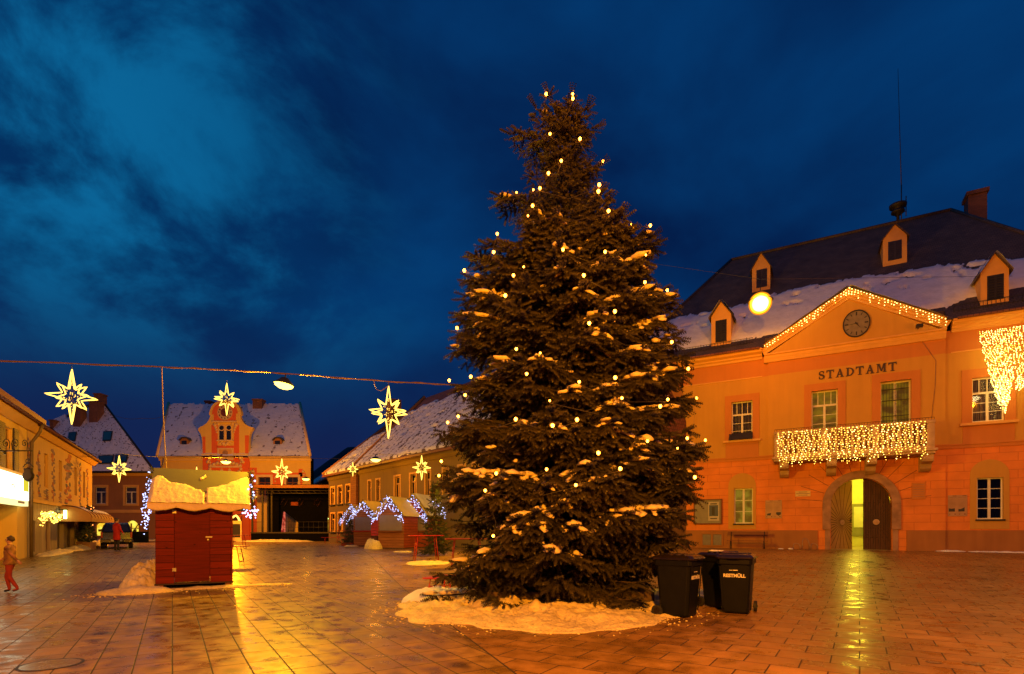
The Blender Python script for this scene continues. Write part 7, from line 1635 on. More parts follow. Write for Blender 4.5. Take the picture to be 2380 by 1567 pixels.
# ------------------------------------------------------------------ painted house along the left street
S = Frame.thru(pt(63, 22.7), pt(214, 35.3))
def painted_house():
    t = thing('painted_house', 'long warm white house with painted figures between its windows, left of the street', 'house', (S.o[0], S.o[1], 0), S.a)
    L = S.x(214); g = 0.2; ze = (S.z(66, 984) + S.z(213, 1075)) / 2; zb = (S.z(75, 1162) + S.z(150, 1180)) / 2
    wu = []
    for u0, u1, v0, v1 in ((92, 107, 1080, 1150), (148, 162, 1077, 1138), (103 + 85, 196, 1096, 1140)): pass
    us = [(70, 76), (103, 112), (137, 144.5), (173, 179), (193, 198)]; ops = []
    for a, b in us: ops.append((S.x(a), S.x(b), zb + 0.75, zb + 2.35))
    gops = [(S.x(70.5), S.x(82), 0.55, zb - 0.85), (S.x(107), S.x(117), 0.55, zb - 0.85), (S.x(133), S.x(148), g, zb - 0.35), (S.x(155), S.x(172), g, zb - 0.35), (S.x(180), S.x(196), g, zb - 0.5)]
    m = MB(); wall_open(m, 0, L, zb, ze, 0, ops, 0.2, 0); wall_open(m, 0, L, g, zb, 0, gops, 0.25, 1); m.face([(L, 0, g), (L, 8, g), (L, 8, ze), (L, 0, ze)], 0); m.build('wall', ['painted_wall', 'base_wall'], t, fix=False)
    m = MB(); m.face([(0, 1, g), (L, 1, g), (L, 1, ze), (0, 1, ze)]); m.build('inner_wall', 'black', t)
    m = MB(); m.box(0, L, -0.07, 0.02, zb - 0.04, zb + 0.10); m.prismx([(0.05, ze - 0.25), (-0.1, ze - 0.25), (-0.3, ze - 0.02), (-0.3, ze + 0.04), (0.05, ze + 0.04)], 0, L + 0.25); m.build('cornice', 'trim', t)
    for o in ops: window(t, *o, 0.1, pane='glass', transom=0.68, bars=0, top=1, curtain='curtained', frame='trim')
    for i, o in enumerate(gops):
        if i < 2: window(t, *o, 0.14, pane='lit_red' if i < 2 else 'glass', transom=None, bars=0, frame='frame_red', mid=False, name='shop_window')
        elif i < 4: window(t, *o, 0.14, pane='curtained', transom=0.78, bars=0, frame='base_wall', top=1, name='door')
        else: window(t, *o, 0.14, pane='glass', transom=0.78, bars=0, frame='base_wall', top=1, name='shop_window')
    # wall paintings between the windows
    def figure(u, z0, z1, wd, seed):
        rg = random.Random(seed); x = S.x(u); q = MB(); n = 26
        for i in range(n):
            f = (i + 0.5) / n; zz = z0 + (z1 - z0) * f; ww = wd * (0.35 + 0.65 * abs(math.sin(f * 5.1 + seed))) * rg.uniform(0.5, 1.0); xx = x + rg.uniform(-0.3, 0.3) * wd; k = rg.choice((0, 0, 1, 2)); r = (z1 - z0) / n * rg.uniform(0.6, 1.4); a = rg.uniform(0, 3)
            q.prism([(xx + ww * 0.5 * math.cos(a + 6.283 * j / 7) * rg.uniform(0.6, 1.1), zz + r * math.sin(a + 6.283 * j / 7) * rg.uniform(0.7, 1.1)) for j in range(7)], -0.006 - 0.001 * i / n, 0.004)
            for kk in range(9): q.m[-1 - kk] = k
        q.build('wall_painting', ['mural_a', 'mural_b', 'mural_c'], t)
    figure(64.8 + 2, zb + 1.0, ze - 0.6, 0.7, 1); figure(90, zb + 0.25, ze - 0.9, 0.75, 2); figure(124, zb + 0.2, ze - 0.55, 0.8, 3); figure(158, zb + 0.15, ze - 0.35, 1.9, 4); figure(186, zb + 0.2, ze - 0.5, 0.9, 5); figure(203, zb + 0.3, ze - 0.6, 0.7, 6)
    figure(107.5, zb + 0.15, zb + 0.68, 0.9, 7); figure(140.5, zb + 0.15, zb + 0.68, 0.7, 8); figure(72.5, zb + 0.15, zb + 0.68, 0.8, 9)
    # roof
    dp = 4.2; zr = S.z(62.5, 950, dp * 0.9); zr = ze + 3.2; m = MB(); A = Vector((-0.05, -0.35, ze + 0.05)); B = Vector((L + 0.3, -0.35, ze + 0.05)); C = Vector((L - 2.2, dp, zr)); D = Vector((-0.05, dp, zr)); m.add([A, B, C, D, Vector((L + 0.3, 8.5, ze)), Vector((-0.05, 8.5, ze))], [(0, 1, 2, 3), (1, 4, 2), (2, 4, 5, 3), (0, 3, 5)]); roof = m.build('roof', 'roof_red', t)
    s = MB(); u_ = Vector((0, 0, 0.03)); sheet(s, A + u_, B + u_, C + u_, D + u_, 80, 24, lambda a, b, X_, Y_: -1 if fbm(X_ * 1.1, Y_ * 2.5, 5) > 0.47 else 0.12 + 0.04 * fbm(X_, Y_, 2)); s.build('roof_snow', 'roof_snow', roof)
    m = MB(); m.tube([A + Vector((0, -0.06, 0)), B + Vector((0, -0.06, 0))], 0.07, 6); m.build('gutter', 'roof_red', roof)
    # lantern bracket block, icicle lights over the shop window, awning
    pts = []; 
    for i in range(150): u = rnd.uniform(78, 132); f = (u - 78) / 54; x = S.x(u); z = zb - 0.42 - 0.05 * math.sin(f * 9) - rnd.random() ** 1.3 * (0.45 + 0.2 * math.sin(f * 12)); pts.append((x, -0.22 + rnd.uniform(-0.05, 0.05), z))
    fairy_thing('light_curtain', 'short curtain of amber fairy lights over the shop windows of the painted house', 'fairy lights', pts, 0.030, ('fairy', 'fairy_hot'), (S.o[0], S.o[1], 0), S.a, [[(S.x(74), -0.2, zb - 0.4), (S.x(133), -0.2, zb - 0.42)]])
    m = thing('shop_lamp', 'small greenish lamp at the left end of the canvas awning', 'wall lamp', S.world(S.x(137), -0.25, zb - 0.45), S.a); q = MB(); q.box(-0.06, 0.06, -0.06, 0.06, -0.22, 0.22); q.build('lamp_glass', 'shop_lamp', m); q = MB(); q.box(-0.08, 0.08, -0.08, 0.25, 0.22, 0.27); q.build('lamp_shade', 'dark_metal', m)
M['lit_red'] = mat_litwin('lit_red_window', (0.32, 0.04, 0.01), (0.75, 0.16, 0.04), 0.7, 3.0); M['shop_lamp'] = mat_emit('shop_lamp', (0.9, 1.0, 0.35), 6)
painted_house()
def awning():
    t = thing('awning', 'rounded canvas awning dusted with snow at the far end of the painted house', 'awning', (S.o[0], S.o[1], 0), S.a)
    xa, xb = S.x(139), S.x(206); zt = S.z(150, 1178); n = 8; prof = [(-0.02 - 1.3 * math.sin(R(90) * i / n) * 1.0, zt - 0.6 + 0.6 * math.cos(R(90) * i / n)) for i in range(n + 1)]
    m = MB(); vs = [(x, y, z) for x in (xa, xb) for y, z in prof] + [(x, y - 0.0, z - 0.2) for x in (xa, xb) for y, z in prof[-1:]]
    k = n + 1; m.add(vs, [(i, i + 1, k + i + 1, k + i) for i in range(n)] + [(n, 2 * k, 2 * k + 1, k + n)], 0); m.add([(xb, y, z) for y, z in prof] + [(xb, -1.32, prof[-1][1] - 0.2), (xb, -0.02, prof[-1][1] - 0.2)], [tuple(range(n + 3))]); m.add([(xa, y, z) for y, z in prof] + [(xa, -1.32, prof[-1][1] - 0.2), (xa, -0.02, prof[-1][1] - 0.2)], [tuple(range(n + 3))])
    m.build('canvas', 'awning', t, fix=False)
    m = MB()
    for i in range(9): x = xa + (xb - xa) * i / 8; m.tube([(x, y - 0.01, z + 0.012) for y, z in prof], 0.014, 4)
    m.build('rib', 'stall_wood', t)
    s = MB(); s.add([(xa + (xb - xa) * i / 30, y * 0.96 - 0.01, z + 0.03 + 0.05 * math.sin(math.pi * j / 5) + 0.01 * fbm(i * 0.4, j, 2)) for i in range(31) for j, (y, z) in enumerate(prof[:6])], [(i * 6 + j, i * 6 + j + 1, (i + 1) * 6 + j + 1, (i + 1) * 6 + j) for i in range(30) for j in range(5)], 0, True); s.build('snow', 'snow', t)
awning()
def topiary(u, v, lbl, ball_only=False, lights=True):
    Y = GY(v); t = thing('topiary', lbl, 'potted shrub', ((u - CU) * Y / FPX, Y, zg(Y)), 0, 'potted shrubs by the awning'); rg = random.Random(int(u))
    MB().prismz([(-0.2, -0.2), (0.2, -0.2), (0.2, 0.2), (-0.2, 0.2)], 0, 0.4, 0, 1.15).build('pot', 'stone_red', t)
    m = MB(); m.tube([(0, 0, 0.35), (0, 0, 2.3 if not ball_only else 0.7)], 0.03, 6); m.build('stem', 'bark', t)
    q = MB()
    def clump(c, r, n):
        for i in range(n):
            a, b = rg.uniform(0, 6.28), rg.uniform(-1.4, 1.5); rr = r * rg.uniform(0.75, 1.05); p = Vector((c[0] + rr * math.cos(a) * math.cos(b), c[1] + rr * math.sin(a) * math.cos(b), c[2] + rr * math.sin(b))); d = Vector((rg.uniform(-1, 1), rg.uniform(-1, 1), rg.uniform(-1, 1))).normalized() * 0.05; e = Vector((rg.uniform(-1, 1), rg.uniform(-1, 1), rg.uniform(-1, 1))).normalized() * 0.05
            q.add([p - d, p + e, p + d, p - e], [(0, 1, 2, 3)])
    clump((0, 0, 0.78), 0.38, 420)
    if not ball_only:
        for k in range(46): z = 1.1 + 1.25 * k / 45; a = k * 0.5; clump((0.10 * math.cos(a), 0.10 * math.sin(a), z), 0.12, 14)
    q.build('foliage', 'leaf', t, fix=False)
    if lights:
        pr = None
        for k in range(14):
            a = k * 1.1; z = 1.35 + 1.05 * k / 13
            if pr is None: pr = MB().octa((0, 0, 0), 1).build('bulb', 'redbulb', t); o = pr
            else: o = pr.copy(); COL.objects.link(o); o.parent = t
            o.location = (0.20 * math.cos(a), 0.20 * math.sin(a), z); o.scale = (0.035,) * 3
topiary(193, 1275, 'left potted shrub with a lit spiral column, before the awning'); topiary(207, 1277, 'right potted shrub with a lit spiral column, nearer the dark car')
for u0, u1, v, ry, h, sd, lb in ((62, 130, 1296, 0.5, 0.14, 61, 'ridge of cleared snow along the near foot of the painted house'), (120, 196, 1284, 0.6, 0.20, 62, 'ridge of cleared snow below the shop doors of the painted house'), (205, 238, 1269, 0.9, 0.45, 63, 'rounded heap of snow between the potted shrubs and the dark car'), (322, 372, 1257, 0.6, 0.12, 64, 'thin line of snow along the foot of the brown house')):
    Ya, Yb = GY(v + (6 if u1 < 140 else 0)), GY(v - (8 if u1 < 140 else 0)); a = Vector(((u0 - CU) * Ya / FPX, Ya)); b = Vector(((u1 - CU) * Yb / FPX, Yb))
    if u1 < 200: 
        a = S.world(S.x(u0), -0.5, 0).xy; b = S.world(S.x(u1), -0.5, 0).xy
    c = (a + b) / 2; d = b - a; mound('snow_heap', lb, c.x, c.y, d.length / 2, ry, h, math.atan2(d.y, d.x), sd, 'dirty_lamplit_snow', 16, None, 0.5, 0.7)

# ------------------------------------------------------------------ near left house with the lit sign
def near_house():
    N = Frame.thru(pt(-120, 15.6), pt(62.5, 22.6)); t = thing('corner_house', 'yellow house with dark blue shutters cut off by the left edge of the view', 'house', (N.o[0], N.o[1], 0), N.a); L = N.x(62.5)
    g = 0.0; ze = N.z(40, 972); zb = N.z(45, 1106)
    ops = [(N.x(9), N.x(28), N.z(18, 1094), N.z(18, 992)), (N.x(-34), N.x(-16), N.z(18, 1094), N.z(18, 992))]
    m = MB(); wall_open(m, -4, L, zb - 1.1, ze, 0, ops, 0.2); 
    zc_ = N.z(30, 1182); m.face([(N.x(40), 0, g), (L, 0, g), (L, 0, zb - 1.1), (N.x(40), 0, zb - 1.1)]); m.face([(-4, 1.4, g), (N.x(40), 1.4, g), (N.x(40), 1.4, zb - 1.1), (-4, 1.4, zb - 1.1)]); m.face([(N.x(40), 0, g), (N.x(40), 1.4, g), (N.x(40), 1.4, zb - 1.1), (N.x(40), 0, zb - 1.1)]); m.face([(-4, 0, zb - 1.1), (L, 0, zb - 1.1), (L, 1.4, zb - 1.1), (-4, 1.4, zb - 1.1)]); m.face([(L, 0, g), (L, 8, g), (L, 8, ze + 1), (L, 0, ze)])
    m.build('wall', 'wall_yellow', t, fix=False)
    m = MB(); m.box(-4, L, -0.10, 0.02, zb - 0.02, zb + 0.10); m.prismx([(0.05, ze - 0.25), (-0.08, ze - 0.25), (-0.35, ze), (-0.35, ze + 0.1), (0.05, ze + 0.1)], -4, L); m.build('cornice', 'trim', t)
    for o in ops:
        w = window(t, *o, 0.1, pane='glass', transom=0.7, bars=0, top=1, frame='trim')
        wd = (o[1] - o[0]) * 0.62
        for xa in (o[0] - wd - 0.05, o[1] + 0.05):
            q = MB(); q.box(xa, xa + wd, -0.06, -0.015, o[2] - 0.05, o[3] + 0.05)
            for i in range(20): zz = o[2] + (o[3] - o[2]) * (i + 0.5) / 20; q.box(xa + 0.05, xa + wd - 0.05, -0.072, -0.06, zz - 0.02, zz + 0.02)
            q.build('shutter', 'shutter_blue', t)
    # roof with a fascia of dark red, snow and a gable above
    m = MB(); A = (-4, -0.5, ze + 0.12); B = (L + 0.1, -0.5, ze + 0.12); C = (L + 0.1, 4, ze + 3.6); D = (-4, 4, ze + 3.6); m.add([A, B, C, D, (L + 0.1, 4, ze), (-4, 4, ze)], [(0, 1, 2, 3), (1, 4, 2), (0, 3, 5)]); roof = m.build('roof', 'roof_red', t)
    m = MB(); m.box(-4, L + 0.05, -0.62, -0.45, ze + 0.02, ze + 0.22); m.build('gutter', 'frame_red', roof)
    s = MB(); sheet(s, Vector(A) + Vector((0, 0, .03)), Vector(B) + Vector((0, 0, .03)), Vector(C) + Vector((0, 0, .03)), Vector(D) + Vector((0, 0, .03)), 60, 24, lambda a, b, X_, Y_: -1 if (0.12 < b < 0.42 and fbm(X_ * 0.8, Y_ * 2, 3) > -0.1) else 0.12 + 0.04 * fbm(X_ * 2, Y_ * 2, 2)); s.build('roof_snow', 'snow', roof)
    m = MB(); xd = L - 0.02; m.tube([(xd - 0.1, -0.55, ze + 0.1), (xd - 0.1, -0.45, ze - 0.3), (xd + 0.12, -0.14, ze - 0.75), (xd + 0.12, -0.12, 3.2), (xd + 0.14, -0.12, g)], 0.065, 8); m.build('downpipe', 'pipe', t)
    # lit shop sign
    sg = thing('shop_sign', 'glaring lit box sign with faint cursive writing at the left edge of the view', 'sign', N.world(0, 0, 0), N.a)
    za = zb - 0.06; zm = N.z(40, 1163); zc2 = N.z(40, 1176); xa, xb = N.x(-60), N.x(48)
    q = MB(); q.box(xa, xb - 0.02, -0.26, -0.03, zm, za); q.build('light_box', 'sign_light', sg, bevel=0.02); q = MB(); q.box(xa, xb - 0.02, -0.24, -0.03, zc2, zm - 0.01); q.build('lower_band', 'sign_band', sg)
    q = MB(); x0, x1 = N.x(34), N.x(46); q.box(x0, x1, -0.27, -0.262, za - (za - zm) * 0.62, za - 0.04); q.build('logo_panel', 'sign_yellow', sg)
    cx = N.x(10); tx = curve_mesh('lettering', 'ime', 0.42, 'sign_ink', sg, 0.002, 0.0); tx.location = (N.x(9), -0.268, (za + zm) / 2 - 0.12); tx.rotation_euler = (R(90), R(-4), 0)
    q = MB()
    for i in range(9): x = N.x(22) + 0.10 * i; q.box(x, x + 0.075, -0.252, -0.243, zc2 + 0.08, zc2 + 0.17)
    q.build('small_print', 'sign_ink_blue', sg)
    # wrought iron bracket with a shield hanging out over the street
    br = thing('hanging_sign', 'dark shield sign on a scrolled wrought iron bracket beside the corner downpipe', 'sign', P3(66, 1060, 18.0), 0)
    b = P3(66, 1060, 18.0); q = MB(); P = lambda u, v: tuple(P3(u, v, 18.0) - b)
    q.tube([P(-30, 1048), P(76, 1048)], 0.022, 6)
    for cx_, r_, sgn in ((14, 9, 1), (36, 9, -1), (-12, 9, -1), (57, 7, 1)):
        q.tube([P(cx_ + sgn * r_ * (1 - i / 26) * math.cos(i * 0.42), 1031 - r_ * 1.3 * (1 - i / 26) * math.sin(i * 0.42)) for i in range(25)], 0.014, 5)
        q.tube([P(cx_ + sgn * r_, 1031), P(cx_ + sgn * r_ * 0.8, 1046)], 0.014, 5)
    q.tube([P(11, 1049), P(11, 1056)], 0.035, 6); q.tube([P(65, 1048), P(65, 1076)], 0.012, 5)
    q.tube([P(54, 1086), P(58, 1080), P(65, 1076), P(72, 1080), P(78, 1086)], 0.014, 5); q.tube([P(65 + 5 * math.cos(a * 0.5), 1072 + 5 * math.sin(a * 0.5)) for a in range(13)], 0.012, 5); q.build('bracket', 'dark_metal', br)
    sh = [(56, 1088), (60, 1090), (66, 1086), (72, 1090), (76, 1088), (75, 1097), (79, 1104), (78, 1111), (72, 1117), (66, 1120), (60, 1117), (54, 1111), (53, 1104), (57, 1097)]
    q = MB(); pl = [(P3(u, v, 18.0) - b) for u, v in sh]; q.prism([(p.x, p.z) for p in pl], -0.03, 0.03); q.build('shield', 'dark_metal', br, bevel=0.01); q = MB(); cxm = sum(p.x for p in pl) / len(pl); czm = sum(p.z for p in pl) / len(pl); q.prism([((p.x - cxm) * 0.78 + cxm, (p.z - czm) * 0.78 + czm) for p in pl], -0.045, -0.031); q.build('emblem_field', 'rail_metal', br)
M['wall_yellow'] = mat('render_yellow', (0.70, 0.46, 0.12), 0.85, noise=0.1, nscale=1, streak=0.5); M['pipe'] = mat('downpipe_metal', (0.16, 0.11, 0.06), 0.5, metal=0.3)
M['sign_light'] = mat_emit('sign_light', (1.0, 1.0, 0.70), 3.2); M['sign_band'] = mat_emit('sign_band', (1.0, 0.92, 0.35), 1.5); M['sign_yellow'] = mat_emit('sign_yellow', (0.85, 0.70, 0.04), 1.0)
M['sign_ink'] = mat('sign_ink', (0.5, 0.35, 0.12), 0.6); M['sign_ink_blue'] = mat('sign_ink_blue', (0.25, 0.2, 0.4), 0.6)
near_house()

# ------------------------------------------------------------------ row of houses on the right of the square's far end
Q = Frame.thru(pt(834, 43.7), pt(1027, 34.0))
def row_house(nm, label, xa, xb, ze, wall, wins, rise, dp, seed, snow_top=0.95, verge=True, roofm='roof_red', bare=0.0, low=0.3, Q=Q):
    t = thing(nm, label, 'house', (Q.o[0], Q.o[1], 0), Q.a); g = 0.3; m = MB(); wall_open(m, xa, xb, g, ze, 0, wins, 0.2); m.face([(xa, 0, g), (xa, dp * 2, g), (xa, dp * 2, ze), (xa, 0, ze)]); m.face([(xa, 0, ze), (xa, dp, ze + rise), (xa, dp * 2, ze)]); m.face([(xb, 0, g), (xb, dp * 2, g), (xb, dp * 2, ze), (xb, 0, ze)]); m.build('wall', wall, t, fix=False)
    m = MB(); m.face([(xa, 0.8, g), (xb, 0.8, g), (xb, 0.8, ze), (xa, 0.8, ze)]); m.build('inner_wall', 'black', t)
    m = MB(); m.prismx([(0.05, ze - 0.45), (-0.08, ze - 0.45), (-0.12, ze - 0.2), (-0.35, ze - 0.04), (-0.35, ze + 0.02), (0.05, ze + 0.02)], xa, xb); m.build('cornice', wall, t)
    for o in wins:
        w = window(t, *o, 0.1, pane='glass', transom=0.68, bars=0, top=1, curtain='curtained', frame='trim'); q = MB(); e = 0.13; q.box(o[0] - e, o[0], -0.04, 0.03, o[2] - 0.05, o[3] + e); q.box(o[1], o[1] + e, -0.04, 0.03, o[2] - 0.05, o[3] + e); q.box(o[0], o[1], -0.04, 0.03, o[3], o[3] + e); q.build('window_surround', 'trim', w); q = MB(); q.box(o[0] - 0.2, o[1] + 0.2, -0.14, 0.03, o[2] - 0.15, o[2] - 0.05); q.build('sill', 'dark_metal', w)
    A, B, C, D = Vector((xa - 0.1, -0.5, ze)), Vector((xb, -0.5, ze)), Vector((xb, dp, ze + rise)), Vector((xa - 0.1, dp, ze + rise)); m = MB(); m.add([A, B, C, D, Vector((xb, 2 * dp + 0.5, ze)), Vector((xa - 0.1, 2 * dp + 0.5, ze))], [(0, 1, 2, 3), (2, 4, 5, 3), (0, 3, 5), (1, 2, 4)]); roof = m.build('roof', roofm, t)
    s = MB()
    def th(a, b, X_, Y_):
        lim = snow_top + 0.05 * fbm(X_ * 0.8, 1, seed) + 0.03 * fbm(X_ * 3, Y_, seed)
        if b > lim or b < 0.02: return -1
        if bare and fbm(X_ * 0.9, Y_ * 1.2, seed + 5) > 0.50 - bare * b: return -1
        return 0.11 + 0.05 * fbm(X_ * 1.2, Y_ * 2.8, seed) + 0.06 * max(0, fbm(X_ * 2.6, Y_ * 5, seed + 1)) * (b > low)
    u_ = Vector((0, 0, 0.03)); sheet(s, A + u_, B + u_, C + u_, D + u_, 110, 60, th); s.build('roof_snow', 'roof_snow_rough', roof)
    m = MB(); m.box(xa, xb, -0.62, -0.46, ze - 0.14, ze + 0.02); m.build('gutter', 'frame_red', roof)
    if verge: m = MB(); m.tube([A + Vector((0, 0, 0.14)), D + Vector((0, 0, 0.14))], 0.15, 5); m.build('verge', 'brown_wall', roof)
    return t, roof
ze1 = (Q.z(834, 1089) + Q.z(1027, 1050)) / 2
dpq = 6.2; zrq = Q.z(987, 926, dpq)
wins = [(Q.x(a), Q.x(b), Q.z((a + b) / 2, 1166), Q.z((a + b) / 2, 1122)) for a, b in ((856, 862.5), (875, 883))] + [(Q.x(a), Q.x(b), Q.z((a + b) / 2, 1151), Q.z((a + b) / 2, 1107)) for a, b in ((917.5, 930), (954, 967), (989, 1000), (1030, 1042), (1066, 1080), (1100, 1112))]
wins = [(a, b, ze1 - 2.75, ze1 - 1.15) for a, b, _, _ in wins]
row_house('ochre_house', 'long ochre house with a snowy roof behind the market stalls', 0, 23, ze1, 'ochre_wall', wins, zrq - ze1, dpq, 3, 0.80, bare=0.15)
x2 = Q.x(764)
ze2 = ze1 - 0.1
w2 = [(x2 + 0.6 + 1.7 * i, x2 + 1.4 + 1.7 * i, ze2 - 2.6, ze2 - 1.1) for i in range(int((-x2 - 1.2) / 1.7))] + [(x2 + 0.6 + 1.7 * i, x2 + 1.5 + 1.7 * i, 1.4, 3.0) for i in range(int((-x2 - 1.2) / 1.7))]
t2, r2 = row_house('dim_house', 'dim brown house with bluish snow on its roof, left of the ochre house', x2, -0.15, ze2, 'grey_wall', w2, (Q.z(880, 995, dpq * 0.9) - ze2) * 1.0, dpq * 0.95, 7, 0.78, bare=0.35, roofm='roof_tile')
m = MB(); m.box(x2 + 3.4, x2 + 4.4, 4.0, 5.0, ze2 + 2.5, ze2 + 6.9); m.build('chimney', 'chimney', r2)
Q2 = Frame.thru(pt(690, 92), pt(775, 62))
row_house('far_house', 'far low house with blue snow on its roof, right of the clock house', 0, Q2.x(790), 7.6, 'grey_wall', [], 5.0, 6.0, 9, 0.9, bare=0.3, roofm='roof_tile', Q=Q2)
m = thing('orange_pillar', 'orange corner pilaster between the dim house and the ochre house', 'pilaster', Q.world(-0.6, -0.12, 0), Q.a); q = MB(); q.box(-0.55, 0.55, -0.1, 0.10, 0.3, ze1 - 0.5); q.build('shaft', 'stall_wood', m)

# ------------------------------------------------------------------ stars
def star_proto():
    t = thing('light_star', 'x', 'light star', (0, 0, 0), 0, 'light stars hung over the square')
    def outline():
        pts = []; k = 8
        for i in range(16):
            a = math.pi * i / 8
            if i % 2: r = 0.27
            else: r = {0: 0.98, 8: 1.0, 4: 0.74, 12: 0.74}.get(i, 0.60)
            pts.append((r * math.sin(a), 0, r * math.cos(a)))
        return pts
    P = outline(); fine = []
    for i in range(16):
        a, b = Vector(P[i]), Vector(P[(i + 1) % 16])
        for k in range(4): fine.append(a.lerp(b, k / 4 + 0.04))
    for ang in (0, 50):
        m = MB(); m.tube(fine, 0.021, 5, closed=True); o = m.build('light_rope', 'rope', t); o.rotation_euler = (0, 0, R(ang))
    m = MB()
    for ang in (0, R(50)):
        for i in range(1, 16, 2): a = P[i]; m.tube([(0, 0, 0), (a[0] * math.cos(ang), a[0] * math.sin(ang), a[2])], 0.006, 3)
    m.tube([(0, 0, -0.9), (0, 0, 1.0)], 0.008, 4); m.build('frame', 'wire', t)
    m = MB(); m.tube([(0, 0, 0.97), (0, 0, 1.12)], 0.012, 4); m.build('hanger', 'wire', t)
    pr = None; rg = random.Random(4)
    for i in range(46):
        ang = rg.choice((0, R(50))); r = rg.uniform(0.04, 0.30) if i % 3 else rg.uniform(0.25, 0.5); a = rg.uniform(0, 6.28)
        if i % 3 == 0: a = rg.choice((0, math.pi / 2, math.pi, -math.pi / 2)) + rg.uniform(-0.15, 0.15)
        x, z = r * math.sin(a), r * math.cos(a)
        if pr is None: pr = MB().octa((0, 0, 0), 1).build('bulb', 'star_bulb', t); o = pr
        else: o = pr.copy(); COL.objects.link(o); o.parent = t
        o.location = (x * math.cos(ang), x * math.sin(ang), z); o.scale = (0.018,) * 3
    return t
ST = star_proto()
def cable_z(Y, u): return None
stars = [(167, 922, 15.2, 66, R(-12), 'big light star at the left end of the overhead cable'), (527, 928, 15.6, 39, R(8), 'light star on the overhead cable above the clock gable'), (903, 958, 16.0, 63, R(-18), 'big light star at the right end of the overhead cable, before the snowy roofs'),
         (277, 1090, 34, 32.5, R(-4), 'light star in front of the brown house'), (457, 1110, 33, 26, R(4), 'light star half hidden behind the roof ridge of the red kiosk'), (655, 1097, 34, 32, R(-10), 'light star above the stage roof'),
         (820, 1090.5, 40, 17.5, R(2), 'small light star between the stage and the ochre house'), (980, 1087, 27, 30, R(-35), 'light star before the ochre house, near the big spruce'),
         (589, 1155, 51.4, 12, R(0), 'small light star at the left front corner of the stage'), (783, 1150.5, 51.4, 12.5, R(0), 'small light star at the right front corner of the stage')]
for i, (u, v, Y, half, rz, lb) in enumerate(stars):
    p = P3(u, v, Y); sc = half * Y / FPX
    if i == 0: ST.location = p; ST.rotation_euler = (0, 0, rz); ST.scale = (sc,) * 3; ST['label'] = lb
    else: dup(ST, p, rz, lb, sc)
def cable(name, label, pts, r, mt='cable', twist=False, sag=0.0):
    m = MB(); P = []
    for a, b in zip(pts[:-1], pts[1:]):
        for i in range(12): f = i / 12; q = Vector(a).lerp(Vector(b), f); q.z -= sag * math.sin(math.pi * f); P.append(q)
    P.append(Vector(pts[-1])); m.tube(P, r, 6)
    if twist: m.tube([p + Vector((0, 0.02 * math.cos(i * 0.9), 0.022 * math.sin(i * 0.9) + 0.012 * fbm(i * 0.3, 1, 1))) for i, p in enumerate(P)], r * 0.7, 5)
    o = m.build(name, mt); return tag(o, label, 'cable')
cable('overhead_cable', 'thick orange lit cable across the square carrying three light stars', [P3(-160, 832, 14.5), P3(0, 838.5, 14.8), P3(376, 853, 15.4), P3(527, 860, 15.6), P3(660, 868, 15.9), P3(905, 887, 16.0), P3(1060, 895, 16.2), P3(1500, 905, 17)], 0.016, twist=True)
cable('power_cable', 'cable hanging down from the overhead cable to the roof of the red kiosk', [P3(376, 853, 15.4), P3(379, 960, 15.35), P3(384, 1050, 15.2), P3(388, 1104, 15.0)], 0.014)
cable('lead', 'looped lead from the overhead cable to the right big star', [P3(868, 884, 16.0), P3(874, 905, 16.0), P3(886, 909, 16.0), P3(902, 897, 16.0)], 0.009)
cable('span_wire', 'thin wire behind the red kiosk carrying the far stars and lamps', [P3(180, 1052, 34), P3(400, 1060, 36), P3(525, 1062, 44), P3(700, 1064, 46)], 0.012, 'wire', sag=0.1)
cable('span_wire', 'thin wire to the lamp and the star before the ochre house', [P3(655, 1062, 34), P3(820, 1066, 40), P3(873, 1056, 36), P3(980, 1052, 27), P3(1060, 1050, 27)], 0.012, 'wire', sag=0.05)
cable('span_wire', 'thin wire over the street from the painted house', [P3(120, 1066, 30), P3(277, 1054, 34), P3(372, 1062, 40)], 0.012, 'wire', sag=0.05)
cable('span_wire', 'thin wire high between the brown house roof and the clock house', [P3(262, 964, 56), P3(330, 972, 56), P3(392, 962, 60)], 0.02, 'wire', sag=0.25)
cable('span_wire', 'thin wire holding the glaring lamp before the town hall roof', [P3(1500, 610, 30), L_MAIN + Vector((0, 0, 1.1)), P3(2500, 640, 27)], 0.008, 'wire')
cable('span_wire', 'thin wires tied from the town hall wall to the spruce lights', [P3(1616, 930, 31), P3(1612, 1000, 28), P3(1600, 1040, 12.0)], 0.006, 'wire')

